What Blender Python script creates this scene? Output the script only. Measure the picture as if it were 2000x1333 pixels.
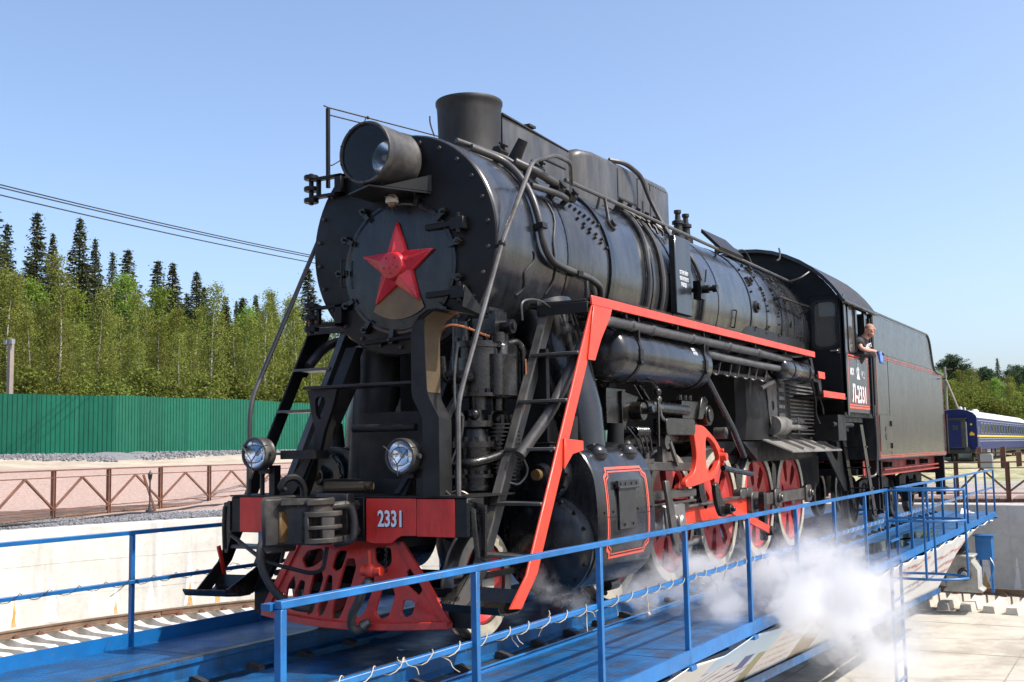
import bpy, math, random
from mathutils import Vector, Matrix, noise
from mathutils.geometry import delaunay_2d_cdt
RAD = math.radians
PI = math.pi
sc = bpy.context.scene
for o in list(bpy.data.objects):
    bpy.data.objects.remove(o)
col = sc.collection

# ---------------------------------------------------------------- camera, sky, sun, exposure
YAW, PIT, ROL = RAD(29.609), RAD(5.54), RAD(-1.032)
fw = Vector((-math.sin(YAW)*math.cos(PIT), math.cos(YAW)*math.cos(PIT), math.sin(PIT)))
rt = Vector((math.cos(YAW), math.sin(YAW), 0)); upv = rt.cross(fw)
rt2 = math.cos(ROL)*rt + math.sin(ROL)*upv; up2 = -math.sin(ROL)*rt + math.cos(ROL)*upv
cam = bpy.data.cameras.new('camera'); cam.lens = 39.55; cam.sensor_width = 36; cam.clip_start = .05; cam.clip_end = 4000
camo = bpy.data.objects.new('camera', cam); col.objects.link(camo)
M = Matrix((rt2, up2, -fw)).transposed().to_4x4(); M.translation = Vector((5.765, -7.290, 1.542)); camo.matrix_world = M
sc.camera = camo

SUN = Vector((.76, .15, 1.0)).normalized()
w = bpy.data.worlds.new('World'); sc.world = w; w.use_nodes = True
nt = w.node_tree; nt.nodes.clear()
sky = nt.nodes.new('ShaderNodeTexSky'); sky.sky_type = 'NISHITA'; sky.sun_disc = False
sky.sun_elevation = math.asin(SUN.z); sky.sun_rotation = math.atan2(SUN.x, SUN.y)
sky.air_density = .8; sky.dust_density = 3.0; sky.ozone_density = 2.1; sky.altitude = 100
bg = nt.nodes.new('ShaderNodeBackground'); bg.inputs['Strength'].default_value = .15
wo = nt.nodes.new('ShaderNodeOutputWorld')
nt.links.new(sky.outputs[0], bg.inputs[0]); nt.links.new(bg.outputs[0], wo.inputs[0])
sl = bpy.data.lights.new('sun', 'SUN'); sl.energy = 3.2; sl.angle = RAD(.53); sl.color = (1, .945, .86)
so = bpy.data.objects.new('sun', sl); col.objects.link(so); so.rotation_euler = (-SUN).to_track_quat('-Z', 'Y').to_euler(); so.location = (20, 5, 30)
sc.view_settings.view_transform = 'Standard'; sc.view_settings.look = 'None'; sc.view_settings.gamma = 1
sc.view_settings.exposure = .9; sc.view_settings.use_curve_mapping = False
sc.cycles.volume_step_rate = 1.5; sc.cycles.volume_max_steps = 96; sc.cycles.volume_bounces = 4
sc.cycles.max_bounces = 7; sc.cycles.diffuse_bounces = 3; sc.cycles.glossy_bounces = 3; sc.cycles.transparent_max_bounces = 24

# ---------------------------------------------------------------- object helpers
BASE = {}
def link(o, parent=None):
    col.objects.link(o)
    if parent is not None:
        o.parent = parent
    return o
def tag(o, label=None, cat=None, group=None, kind=None):
    if label: o['label'] = label
    if cat: o['category'] = cat
    if group: o['group'] = group
    if kind: o['kind'] = kind
    return o
def thing(name, loc, label, cat, group=None):
    o = bpy.data.objects.new(name, None); link(o); o.location = loc; o.empty_display_size = .2
    BASE[o] = Vector(loc); return tag(o, label, cat, group)
def copy_tree(o, parent=None):
    c = o.copy(); link(c); c.parent = parent
    if parent is not None: c.matrix_parent_inverse = o.matrix_parent_inverse.copy()
    BASE[c] = BASE.get(o, Vector())
    for ch in list(o.children): copy_tree(ch, c)
    return c

def fillet(pts, r, seg=5):
    pts = [Vector(p) for p in pts]
    if len(pts) < 3 or r <= 0: return pts
    out = [pts[0]]
    for a, b, c in zip(pts, pts[1:], pts[2:]):
        d1 = a-b; d2 = c-b
        k = min(r, d1.length*.49, d2.length*.49)
        p = b+d1.normalized()*k; q = b+d2.normalized()*k
        for i in range(seg+1):
            t = i/seg; out.append((1-t)**2*p + 2*t*(1-t)*b + t*t*q)
    out.append(pts[-1]); return out
def spline(pts, n=8):
    P = [Vector(p) for p in pts]; P = [P[0]*2-P[1]]+P+[P[-1]*2-P[-2]]; out = []
    for i in range(1, len(P)-2):
        a, b, c, d = P[i-1:i+3]
        for k in range(n):
            t = k/n
            out.append(.5*((2*b)+(c-a)*t+(2*a-5*b+4*c-d)*t*t+(3*b-a-3*c+d)*t**3))
    out.append(P[-2]); return out
def rnd_rect(w_, h_, r, seg=4, cx=0, cy=0):
    out = []
    for sx, sy, a0 in ((1, 1, 0), (-1, 1, 90), (-1, -1, 180), (1, -1, 270)):
        for i in range(seg+1):
            a = RAD(a0+90*i/seg); out.append((cx+sx*(w_/2-r)+r*math.cos(a), cy+sy*(h_/2-r)+r*math.sin(a)))
    return out
def circ(r, n=24, cx=0, cy=0, a0=0):
    return [(cx+r*math.cos(a0+2*PI*i/n), cy+r*math.sin(a0+2*PI*i/n)) for i in range(n)]
def smooth_poly(pts, n=3, k_=.38):
    P = [Vector((p[0], p[1], 0)) for p in pts]; N = len(P); out = []
    for i in range(N):
        a, b, c = P[i-1], P[i], P[(i+1) % N]
        p = b+(a-b)*k_; q = b+(c-b)*k_
        for k in range(n+1):
            t = k/n; v = (1-t)**2*p+2*t*(1-t)*b+t*t*q; out.append((v.x, v.y))
    return out

class MB:
    def __init__(s): s.v = []; s.f = []
    def add(s, vs, fs):
        n = len(s.v); s.v.extend([Vector(v) for v in vs]); s.f.extend([tuple(i+n for i in f) for f in fs]); return s
    def box(s, x0, x1, y0, y1, z0, z1):
        return s.add([(x0,y0,z0),(x1,y0,z0),(x1,y1,z0),(x0,y1,z0),(x0,y0,z1),(x1,y0,z1),(x1,y1,z1),(x0,y1,z1)],
                     [(0,3,2,1),(4,5,6,7),(0,1,5,4),(1,2,6,5),(2,3,7,6),(3,0,4,7)])
    def obox(s, c, size, rot):
        m = rot.to_matrix() if not isinstance(rot, Matrix) else rot
        c = Vector(c); h = [x/2 for x in size]; vs = []
        for z in (-1, 1):
            for x, y in ((-1,-1),(1,-1),(1,1),(-1,1)): vs.append(c+m@Vector((x*h[0], y*h[1], z*h[2])))
        return s.add(vs, [(0,3,2,1),(4,5,6,7),(0,1,5,4),(1,2,6,5),(2,3,7,6),(3,0,4,7)])
    def bar(s, p0, p1, w_, h_, side=None):
        p0 = Vector(p0); p1 = Vector(p1); d = (p1-p0); L = d.length; d.normalize()
        sd = Vector(side) if side is not None else (Vector((0,0,1)).cross(d) if abs(d.z) < .95 else Vector((1,0,0)))
        sd = (sd-d*sd.dot(d)).normalized(); u = d.cross(sd)
        return s.obox((p0+p1)/2, (w_, L, h_), Matrix((sd, d, u)).transposed())
    def ring_faces(s, rings, n, cap0, cap1, closed=True):
        f = []
        for k in range(len(rings)-1):
            a, b = rings[k], rings[k+1]
            for i in range(n if closed else n-1):
                j = (i+1) % n; f.append((a+i, a+j, b+j, b+i))
        if cap0: f.append(tuple(rings[0]+i for i in reversed(range(n))))
        if cap1: f.append(tuple(rings[-1]+i for i in range(n)))
        return f
    def frame(s, d):
        d = Vector(d).normalized(); a = Vector((0,0,1)) if abs(d.z) < .9 else Vector((1,0,0))
        x = a.cross(d).normalized(); return x, d.cross(x), d
    def lathe(s, prof, o, axis, n=32, cap0=False, cap1=False, a0=0, a1=2*PI):
        x, y, d = s.frame(axis); o = Vector(o); vs = []; rings = []
        full = abs(a1-a0-2*PI) < 1e-6; m = n if full else n+1
        for t, r in prof:
            rings.append(len(vs))
            for i in range(m):
                a = a0+(a1-a0)*i/n; vs.append(o+d*t+(x*math.cos(a)+y*math.sin(a))*max(r, 1e-4))
        return s.add(vs, s.ring_faces(rings, m, cap0, cap1, full))
    def cyl(s, p0, p1, r0, r1=None, n=16, cap=True):
        p0 = Vector(p0); p1 = Vector(p1); r1 = r0 if r1 is None else r1
        return s.lathe([(0, r0), ((p1-p0).length, r1)], p0, p1-p0, n, cap, cap)
    def tube(s, pts, r, n=8, bend=0, cap=True):
        P = fillet(pts, bend) if bend else [Vector(p) for p in pts]
        Q = [P[0]]
        for p in P[1:]:
            if (p-Q[-1]).length > 1e-4: Q.append(p)
        P = Q; vs = []; rings = []; x = None
        for i, p in enumerate(P):
            d = (P[min(i+1, len(P)-1)]-P[max(i-1, 0)]).normalized()
            if x is None: x, y, _ = s.frame(d)
            else:
                x = (x-d*x.dot(d)); x = x.normalized() if x.length > 1e-5 else s.frame(d)[0]; y = d.cross(x)
            rr = r[i] if isinstance(r, (list, tuple)) else r
            k = 1.0
            if 0 < i < len(P)-1:
                c = (P[i+1]-p).normalized().dot((p-P[i-1]).normalized()); k = 1/max(.6, math.sqrt((1+c)/2))
            rings.append(len(vs))
            for j in range(n):
                a = 2*PI*j/n; vs.append(p+(x*math.cos(a)+y*math.sin(a))*rr*k)
        return s.add(vs, s.ring_faces(rings, n, cap, cap))
    def map2(s, plane, a, b, c):
        return {'xz': (a, c, b), 'yz': (c, a, b), 'xy': (a, b, c)}[plane]
    def prism(s, poly, plane, c0, c1):
        n = len(poly); vs = [s.map2(plane, a, b, c0) for a, b in poly]+[s.map2(plane, a, b, c1) for a, b in poly]
        f = [tuple(reversed(range(n))), tuple(range(n, 2*n))]+[(i, (i+1) % n, n+(i+1) % n, n+i) for i in range(n)]
        return s.add(vs, f)
    def plate(s, outer, holes, plane, c0, c1, fn=None):
        pts = [Vector((p[0], p[1])) for p in outer]; loops = [list(range(len(pts)))]
        for h in holes:
            k = len(pts); pts += [Vector((p[0], p[1])) for p in h]; loops.append(list(range(k, len(pts))))
        edges = [(L[i], L[(i+1) % len(L)]) for L in loops for i in range(len(L))]
        v2, e2, f2, ov, oe, of = delaunay_2d_cdt(pts, edges, [], 0, 1e-5)
        def inside(p, poly):
            c = False; j = len(poly)-1
            for i in range(len(poly)):
                (x0, y0), (x1, y1) = poly[i][:2], poly[j][:2]
                if (y0 > p.y) != (y1 > p.y) and p.x < (x1-x0)*(p.y-y0)/(y1-y0)+x0: c = not c
                j = i
            return c
        keep = []
        for f in f2:
            ce = sum((v2[i] for i in f), Vector((0, 0)))/len(f)
            if inside(ce, outer) and not any(inside(ce, h) for h in holes): keep.append(f)
        f2 = keep
        n = len(v2); g = fn or (lambda a, b: 0)
        vs = [s.map2(plane, p.x, p.y, c0+g(p.x, p.y)) for p in v2]+[s.map2(plane, p.x, p.y, c1+g(p.x, p.y)) for p in v2]
        fs = [tuple(f) for f in f2]+[tuple(i+n for i in reversed(f)) for f in f2]
        cnt = {}
        for f in f2:
            for i in range(len(f)):
                a, b = f[i], f[(i+1) % len(f)]; cnt.setdefault((min(a, b), max(a, b)), []).append((a, b))
        for k, L in cnt.items():
            if len(L) == 1:
                a, b = L[0]; fs.append((b, a, a+n, b+n))
        return s.add(vs, fs)
    def sphere(s, c, r, nu=16, nv=10, scale=(1,1,1)):
        c = Vector(c); vs = []; rings = []
        for i in range(nv+1):
            t = PI*i/nv; rings.append(len(vs))
            for j in range(nu):
                a = 2*PI*j/nu; q = max(math.sin(t), 1e-3)
                vs.append(c+Vector((r*q*math.cos(a)*scale[0], r*q*math.sin(a)*scale[1], r*math.cos(t)*scale[2])))
        f = []
        for k in range(nv):
            a, b = rings[k], rings[k+1]
            for i in range(nu):
                j = (i+1) % nu; f.append((a+i, b+i, b+j, a+j))
        return s.add(vs, f)
    def loft(s, sections, cap=True):
        n = len(sections[0]); vs = [p for S in sections for p in S]; rings = [k*n for k in range(len(sections))]
        return s.add(vs, s.ring_faces(rings, n, cap, cap))
    def mesh(s, name, base=Vector(), smooth=40):
        me = bpy.data.meshes.new(name); me.from_pydata([tuple(v-base) for v in s.v], [], s.f)
        import bmesh
        bm = bmesh.new(); bm.from_mesh(me); bmesh.ops.recalc_face_normals(bm, faces=bm.faces); bm.to_mesh(me); bm.free()
        if smooth:
            me.polygons.foreach_set('use_smooth', [True]*len(me.polygons)); me.set_sharp_from_angle(angle=RAD(smooth))
        me.update(); return me
    def pieces(s, gap=.006):
        """groups of faces that hang together or touch (by bounding box)"""
        par = list(range(len(s.v)))
        def find(i):
            while par[i] != i: par[i] = par[par[i]]; i = par[i]
            return i
        for f in s.f:
            a = find(f[0])
            for i in f[1:]: par[find(i)] = a
        boxes = {}
        for i, v in enumerate(s.v):
            r = find(i); q = boxes.get(r)
            if q is None: boxes[r] = [v.x, v.y, v.z, v.x, v.y, v.z]
            else:
                for k in range(3):
                    q[k] = min(q[k], v[k]); q[k+3] = max(q[k+3], v[k])
        keys = list(boxes); grp = {k: k for k in keys}
        def g(k):
            while grp[k] != k: k = grp[k]
            return k
        if len(keys) > 400: return [s]
        for i, a in enumerate(keys):
            A = boxes[a]
            for c in keys[i+1:]:
                B = boxes[c]
                if all(A[k]-gap <= B[k+3] and B[k]-gap <= A[k+3] for k in range(3)): grp[g(c)] = g(a)
        roots = {}
        for f in s.f: roots.setdefault(g(find(f[0])), []).append(f)
        if len(roots) < 2: return [s]
        out = []
        for fs in roots.values():
            m = MB(); ix = {}
            for f in fs:
                for i in f:
                    if i not in ix: ix[i] = len(m.v); m.v.append(s.v[i])
                m.f.append(tuple(ix[i] for i in f))
            out.append(m)
        def vol(m):
            return sum(max(v[k] for v in m.v)-min(v[k] for v in m.v) for k in range(3))
        out.sort(key=vol, reverse=True); return out
    def build(s, name, mat, parent=None, smooth=40, bevel=0, label=None, base=None, split=True):
        if split and parent is not None and smooth:
            ps = s.pieces()
            if 1 < len(ps) <= 90:
                o = ps[0].build(name, mat, parent, smooth, bevel, label, base, False)
                for p in ps[1:]: p.build(name, mat, parent, smooth, bevel, label, base, False)
                return o
        if parent is not None: b = BASE[parent]
        elif base is not None: b = Vector(base)
        else:
            xs = [v.x for v in s.v]; ys = [v.y for v in s.v]; b = Vector(((min(xs)+max(xs))/2, (min(ys)+max(ys))/2, min(v.z for v in s.v)))
        me = s.mesh(name, b, smooth); me.materials.append(MAT[mat])
        o = bpy.data.objects.new(name, me); link(o, parent)
        if parent is None: o.location = b
        BASE[o] = b
        if bevel:
            m = o.modifiers.new('bevel', 'BEVEL'); m.width = bevel; m.segments = 1; m.limit_method = 'ANGLE'; m.angle_limit = RAD(40)
        if label: o['label'] = label
        return o
def mirx(mb):
    m = MB(); m.v = [Vector((-v.x, v.y, v.z)) for v in mb.v]; m.f = [tuple(reversed(f)) for f in mb.f]; return m
def both(mb, name, mat, parent, **k):
    o = mb.build(name, mat, parent, **k); q = mirx(mb).build(name, mat, parent, **k); return o, q

FONT_CACHE = {}
def text_mb(s, size, depth=.004, bold=.0, sx=1., shear=0., space=1.):
    """letters as a solid mesh in the local XY plane, lower left at the origin"""
    cu = bpy.data.curves.new('t', 'FONT'); cu.body = s; cu.size = size; cu.extrude = depth/2; cu.offset = bold; cu.shear = shear; cu.space_character = space
    cu.resolution_u = 4
    o = bpy.data.objects.new('t', cu); col.objects.link(o)
    dg = bpy.context.evaluated_depsgraph_get(); me = bpy.data.meshes.new_from_object(o.evaluated_get(dg))
    m = MB(); m.add([(v.co.x*sx, v.co.y, v.co.z) for v in me.vertices], [tuple(p.vertices) for p in me.polygons])
    bpy.data.objects.remove(o); bpy.data.meshes.remove(me); return m
def place(mb, origin, ex, ey):
    ex = Vector(ex); ey = Vector(ey); ez = ex.cross(ey).normalized(); o = Vector(origin); r = MB()
    r.v = [o+ex*v.x+ey*v.y+ez*v.z for v in mb.v]; r.f = list(mb.f); return r

# ---------------------------------------------------------------- materials
MAT = {}
def nodes(name):
    m = bpy.data.materials.new(name); m.use_nodes = True; MAT[name] = m
    n = m.node_tree; n.nodes.clear(); return m, n
def N(n, t, **kw):
    x = n.nodes.new('ShaderNode'+t)
    for k, v in kw.items():
        if k in x.inputs.keys() if hasattr(x.inputs, 'keys') else False: x.inputs[k].default_value = v
        else: setattr(x, k, v)
    return x
def mapping(n, scale, src='pos'):
    if src == 'pos':
        g = n.nodes.new('ShaderNodeNewGeometry'); o = g.outputs['Position']
    else:
        g = n.nodes.new('ShaderNodeTexCoord'); o = g.outputs['Object']
    mp = n.nodes.new('ShaderNodeMapping'); mp.inputs['Scale'].default_value = scale; n.links.new(o, mp.inputs[0]); return mp.outputs[0]
def noise_tex(n, scale=(1,1,1), s=5., detail=5, rough=.6, src='pos', dist=0):
    t = n.nodes.new('ShaderNodeTexNoise'); t.inputs['Scale'].default_value = s; t.inputs['Detail'].default_value = detail
    t.inputs['Roughness'].default_value = rough; t.inputs['Distortion'].default_value = dist
    n.links.new(mapping(n, scale, src), t.inputs['Vector']); return t.outputs['Fac']
def ramp(n, fac, stops):
    r = n.nodes.new('ShaderNodeValToRGB'); e = r.color_ramp.elements
    while len(e) < len(stops): e.new(.5)
    for i, (p, c) in enumerate(stops):
        e[i].position = p; e[i].color = (c, c, c, 1) if not isinstance(c, (tuple, list)) else (*c[:3], 1)
    n.links.new(fac, r.inputs[0]); return r.outputs[0]
def mix(n, fac, a, b):
    m = n.nodes.new('ShaderNodeMix'); m.data_type = 'RGBA'
    for sock, v in ((m.inputs[0], fac), (m.inputs[6], a), (m.inputs[7], b)):
        if hasattr(v, 'is_linked') or hasattr(v, 'links'): n.links.new(v, sock)
        elif isinstance(v, (tuple, list)): sock.default_value = (*v[:3], 1)
        else: sock.default_value = v
    return m.outputs[2]
def finish(n, colr, rough=.5, metal=0., bump=None, bstr=.2, bdist=.01, spec=.5, coat=0, extra=None):
    b = n.nodes.new('ShaderNodeBsdfPrincipled'); o = n.nodes.new('ShaderNodeOutputMaterial')
    def put(name, v):
        if hasattr(v, 'links'): n.links.new(v, b.inputs[name])
        elif isinstance(v, (tuple, list)): b.inputs[name].default_value = (*v[:3], 1)
        else: b.inputs[name].default_value = v
    put('Base Color', colr); put('Roughness', rough); put('Metallic', metal); put('Specular IOR Level', spec); put('Coat Weight', coat)
    if coat: b.inputs['Coat Roughness'].default_value = .12
    for k, v in (extra or {}).items(): put(k, v)
    if bump is not None:
        bm = n.nodes.new('ShaderNodeBump'); bm.inputs['Strength'].default_value = bstr; bm.inputs['Distance'].default_value = bdist
        n.links.new(bump, bm.inputs['Height']); n.links.new(bm.outputs[0], b.inputs['Normal'])
    n.links.new(b.outputs[0], o.inputs[0]); return b
def paint(name, colr, rough=(.3, .5), var=.3, dirt=None, dirt_amt=.35, dirt_scale=(2,2,2), streak=False, chips=None, metal=0, bstr=.12, bscale=40, bdist=.004, coat=0, spec=.5, freq=3., vary=0, chip=(22, .66)):
    m, n = nodes(name)
    if name.startswith('black') and name not in ('black_worn', 'black_casing', 'black_boiler', 'black_paint'):
        colr = tuple(x*.42 for x in colr); dirt = tuple(x*.5 for x in dirt) if dirt else dirt
    a = noise_tex(n, s=freq, detail=6); dk = tuple(c*(1-var) for c in colr); lt = tuple(min(1, c*(1+var)) for c in colr)
    c = mix(n, ramp(n, a, [(.3, 0), (.7, 1)]), dk, lt)
    if dirt:
        d = noise_tex(n, scale=(1.8, 1.8, .4) if streak else dirt_scale, s=1.6 if not streak else 2.6, detail=9, rough=.68, dist=.3)
        c = mix(n, ramp(n, d, [(.62-dirt_amt*.5, 0), (.8-dirt_amt*.3, dirt_amt*1.6)]), c, dirt)
    if chips:
        k = noise_tex(n, s=chip[0], detail=5, rough=.68); c = mix(n, ramp(n, k, [(chip[1], 0), (chip[1]+.03, 1)]), c, chips)
    rg = ramp(n, noise_tex(n, s=7, detail=5), [(.3, rough[0]), (.72, rough[1])])
    if streak and colr[0] > .03:
        st = ramp(n, noise_tex(n, scale=(1.6, 1.6, .45), s=2.2, detail=8, rough=.68), [(.44, 0), (.66, 1)]); hi = min(.8, rough[1]+.16); rg = mix(n, st, rg, (hi, hi, hi))
    if vary:
        oi = n.nodes.new('ShaderNodeObjectInfo'); mr = n.nodes.new('ShaderNodeMapRange'); n.links.new(oi.outputs['Random'], mr.inputs[0]); mr.inputs[3].default_value = 1-vary; mr.inputs[4].default_value = 1+vary
        hs = n.nodes.new('ShaderNodeHueSaturation'); n.links.new(c, hs.inputs['Color']); n.links.new(mr.outputs[0], hs.inputs['Value']); c = hs.outputs[0]
    finish(n, c, rg, metal, noise_tex(n, s=bscale, detail=4), bstr, bdist, spec, coat); return m

paint('black_paint', (.007, .008, .0105), (.12, .34), .4, (.045, .043, .04), .36, streak=True, bstr=.05, bscale=14)
paint('black_boiler', (.0105, .0135, .018), (.12, .34), .5, (.062, .06, .056), .42, streak=True, bstr=.13, bscale=2.6, bdist=.014, spec=.6, coat=.15)
paint('black_front', (.009, .0105, .0135), (.34, .58), .4, (.026, .023, .02), .34, bstr=.12, bscale=8, spec=.26, chips=(.016, .011, .008))
paint('black_soot', (.014, .0135, .013), (.5, .72), .35, (.085, .078, .068), .35, streak=True, bstr=.25, bscale=25)
paint('black_casing', (.034, .034, .034), (.26, .5), .25, (.11, .105, .095), .4, streak=True, bstr=.1, bscale=8)
paint('black_oily', (.012, .0115, .011), (.1, .42), .5, (.06, .05, .036), .3, bstr=.5, bscale=38, bdist=.006)
paint('black_dull', (.011, .011, .012), (.4, .65), .4, (.04, .036, .032), .32, bstr=.2, bscale=30, spec=.35)
paint('black_frame', (.009, .0085, .0085), (.5, .75), .4, (.05, .045, .038), .35, bstr=.3, bscale=22)
paint('hatch_black', (.02, .02, .021), (.35, .55), .3, (.05, .045, .04), .3)
paint('grey_lamp', (.03, .0275, .025), (.35, .55), .2, (.16, .15, .13), .3, bstr=.08, bscale=50)
paint('cast_grey', (.034, .031, .028), (.38, .62), .4, (.15, .13, .11), .34, bstr=.35, bscale=30, metal=.25)
paint('red_bright', (.66, .05, .022), (.32, .5), .15, (.34, .03, .018), .36, chips=(.09, .03, .025), bstr=.14, bscale=18, chip=(26, .63))
paint('red_dark', (.66, .03, .018), (.3, .5), .16, (.22, .012, .012), .4, streak=True, chips=(.1, .028, .022), bstr=.14, chip=(30, .63))
paint('red_pilot', (.6, .035, .022), (.35, .55), .2, (.12, .03, .028), .42, chips=(.06, .035, .035), bstr=.2)
paint('red_wheel', (.52, .035, .03), (.3, .5), .2, (.09, .03, .025), .4, bstr=.12)
paint('red_line', (.62, .085, .05), (.4, .5), .15)
paint('red_faded', (.32, .06, .045), (.4, .5), .25, (.1, .04, .035), .4)
paint('red_star', (.5, .02, .028), (.25, .45), .2, (.22, .012, .016), .36, bstr=.12, chips=(.06, .02, .02), chip=(24, .65))
paint('red_frame', (.36, .055, .04), (.45, .65), .2, (.12, .05, .04), .45, streak=True)
paint('tyre_face', (.47, .43, .33), (.5, .7), .2, (.12, .1, .075), .45, bstr=.2)
paint('steel_tread', (.16, .15, .14), (.25, .45), .3, (.05, .045, .04), .3, metal=.8)
paint('steel_rod', (.16, .15, .14), (.25, .5), .3, (.04, .033, .025), .45, metal=.7, bstr=.15)
paint('steel_bright', (.5, .48, .45), (.22, .4), .2, (.2, .18, .16), .3, metal=.9)
paint('pipe_dark', (.035, .034, .034), (.3, .55), .3, (.09, .085, .078), .35, bstr=.12)
paint('pipe_grey', (.06, .06, .06), (.35, .6), .3, (.12, .11, .1), .35, bstr=.15)
paint('copper', (.55, .22, .1), (.28, .45), .2, (.12, .06, .03), .3, metal=.9)
paint('rubber', (.03, .028, .025), (.6, .8), .3, (.1, .09, .07), .3, bstr=.3)
paint('tender_black', (.016, .018, .021), (.15, .28), .25, (.06, .058, .053), .42, streak=True, bstr=.03, bscale=1.2, bdist=.012, freq=.6)
paint('cab_black', (.016, .018, .022), (.1, .24), .25, (.05, .05, .05), .28, streak=True, bstr=.06, bscale=9)
paint('rust_inside', (.09, .06, .026), (.5, .75), .4, (.07, .05, .03), .4, bstr=.3)
paint('bronze_rust', (.14, .08, .03), (.3, .5), .3, (.05, .03, .015), .3)
paint('cream', (.42, .38, .3), (.5, .6), .15, (.2, .17, .12), .3)
paint('white_letter', (.74, .76, .78), (.45, .6), .1, (.5, .5, .5), .2)
paint('ash_grey', (.06, .058, .054), (.5, .75), .3, (.3, .28, .25), .4, bstr=.3)
paint('blue_paint', (.006, .125, .36), (.3, .48), .16, (.02, .07, .16), .25, chips=(.16, .1, .07), bstr=.08, bscale=25)
paint('blue_rail', (.007, .125, .35), (.3, .5), .2, (.005, .055, .16), .4, chips=(.16, .09, .055), chip=(34, .635), bstr=.12, bscale=18)
paint('blue_girder', (.005, .095, .27), (.3, .5), .2, (.012, .022, .03), .48, streak=True, bstr=.1)
paint('rail_steel', (.17, .11, .07), (.45, .7), .3, (.08, .05, .035), .4, bstr=.2)
paint('rail_greasy', (.04, .034, .03), (.25, .5), .4, (.02, .08, .2), .25, bstr=.3)
paint('rust_iron', (.17, .075, .045), (.6, .8), .25, (.09, .045, .03), .4, bstr=.25)
paint('twine', (.4, .35, .27), (.7, .8), .2)
paint('wood_old', (.19, .12, .085), (.65, .85), .3, (.1, .06, .045), .4, dirt_scale=(6, 6, 6), bstr=.3)
paint('concrete_sleeper', (.56, .53, .47), (.75, .9), .15, (.32, .29, .25), .35, bstr=.4, bscale=20)
paint('concrete_post', (.24, .2, .17), (.75, .9), .15, (.3, .26, .22), .3)
paint('motor_grey', (.36, .36, .33), (.4, .6), .15, (.1, .09, .08), .35)
paint('coach_blue', (.008, .015, .085), (.4, .55), .12, (.01, .018, .09), .2, spec=.2)
paint('coach_white', (.5, .51, .52), (.4, .55), .06, (.45, .45, .44), .2)
paint('coach_yellow', (.75, .42, .02), (.35, .5), .08)
paint('undergear', (.03, .03, .032), (.5, .7), .3, (.08, .07, .06), .3)
paint('bark_birch', (.42, .4, .35), (.7, .85), .2, (.07, .06, .05), .3, dirt_scale=(3, 3, 14))
paint('bark_spruce', (.11, .075, .05), (.8, .9), .3)
paint('skin', (.52, .27, .2), (.45, .6), .12)
paint('hair', (.3, .15, .09), (.6, .8), .2)
paint('cloth_black', (.02, .02, .022), (.7, .85), .2, bstr=.3)
paint('cloth_dark', (.04, .045, .06), (.7, .85), .2)
paint('glove', (.016, .016, .018), (.65, .8), .2)
paint('cloth_blue', (.1, .2, .55), (.7, .85), .15)
paint('wire_black', (.02, .02, .02), (.5, .6), .1)
paint('galv', (.3, .31, .32), (.35, .5), .15, metal=.5)
def glass_pane(name, tint=(.75, .8, .82), trans=.6, rough=.06, dark=(.05, .05, .05)):
    m, n = nodes(name)
    t = n.nodes.new('ShaderNodeBsdfTransparent'); t.inputs[0].default_value = (*tint, 1)
    d = n.nodes.new('ShaderNodeBsdfDiffuse'); d.inputs[0].default_value = (*dark, 1)
    g = n.nodes.new('ShaderNodeBsdfGlossy'); g.inputs['Roughness'].default_value = rough
    lw = n.nodes.new('ShaderNodeLayerWeight'); lw.inputs[0].default_value = .5; pw = n.nodes.new('ShaderNodeMath'); pw.operation = 'POWER'; pw.inputs[1].default_value = 4; n.links.new(lw.outputs['Facing'], pw.inputs[0]); f = n.nodes.new('ShaderNodeMapRange'); f.inputs[3].default_value = .035; f.inputs[4].default_value = .9; n.links.new(pw.outputs[0], f.inputs[0])
    a = n.nodes.new('ShaderNodeMixShader'); a.inputs[0].default_value = trans; n.links.new(d.outputs[0], a.inputs[1]); n.links.new(t.outputs[0], a.inputs[2])
    b = n.nodes.new('ShaderNodeMixShader'); n.links.new(f.outputs[0], b.inputs[0]); n.links.new(a.outputs[0], b.inputs[1]); n.links.new(g.outputs[0], b.inputs[2])
    o = n.nodes.new('ShaderNodeOutputMaterial'); n.links.new(b.outputs[0], o.inputs[0])
glass_pane('lamp_glass', (.9, .94, .97), .985, .03, (.02, .02, .02))
glass_pane('cab_glass', (.6, .62, .6), .3, .12, (.1, .096, .085))
glass_pane('coach_glass', (.3, .32, .3), .3, .05, (.05, .06, .045))
m, n = nodes('mirror'); finish(n, (.82, .83, .84), ramp(n, noise_tex(n, s=9), [(.3, .06), (.7, .2)]), 1.0)
m, n = nodes('amber'); finish(n, (.3, .16, .03), .3)

paint('ash_light', (.17, .16, .145), (.5, .75), .3, (.07, .065, .06), .4, bstr=.3)
paint('black_worn', (.045, .044, .043), (.28, .5), .4, (.12, .112, .1), .42, bstr=.25, bscale=35)
paint('water', (.01, .025, .04), (.01, .03), .1)
# ================================================================= STEAM LOCOMOTIVE (x to its left side, y towards the tender, z from the rail head)
loco = thing('steam_locomotive', (0, 0, 0), 'large black steam locomotive with red star on smokebox, standing on the blue turntable', 'locomotive')
BZ = 3.39; BR = 1.005
LEADY = .828; DY = [3.378+1.638*i for i in range(5)]

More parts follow.
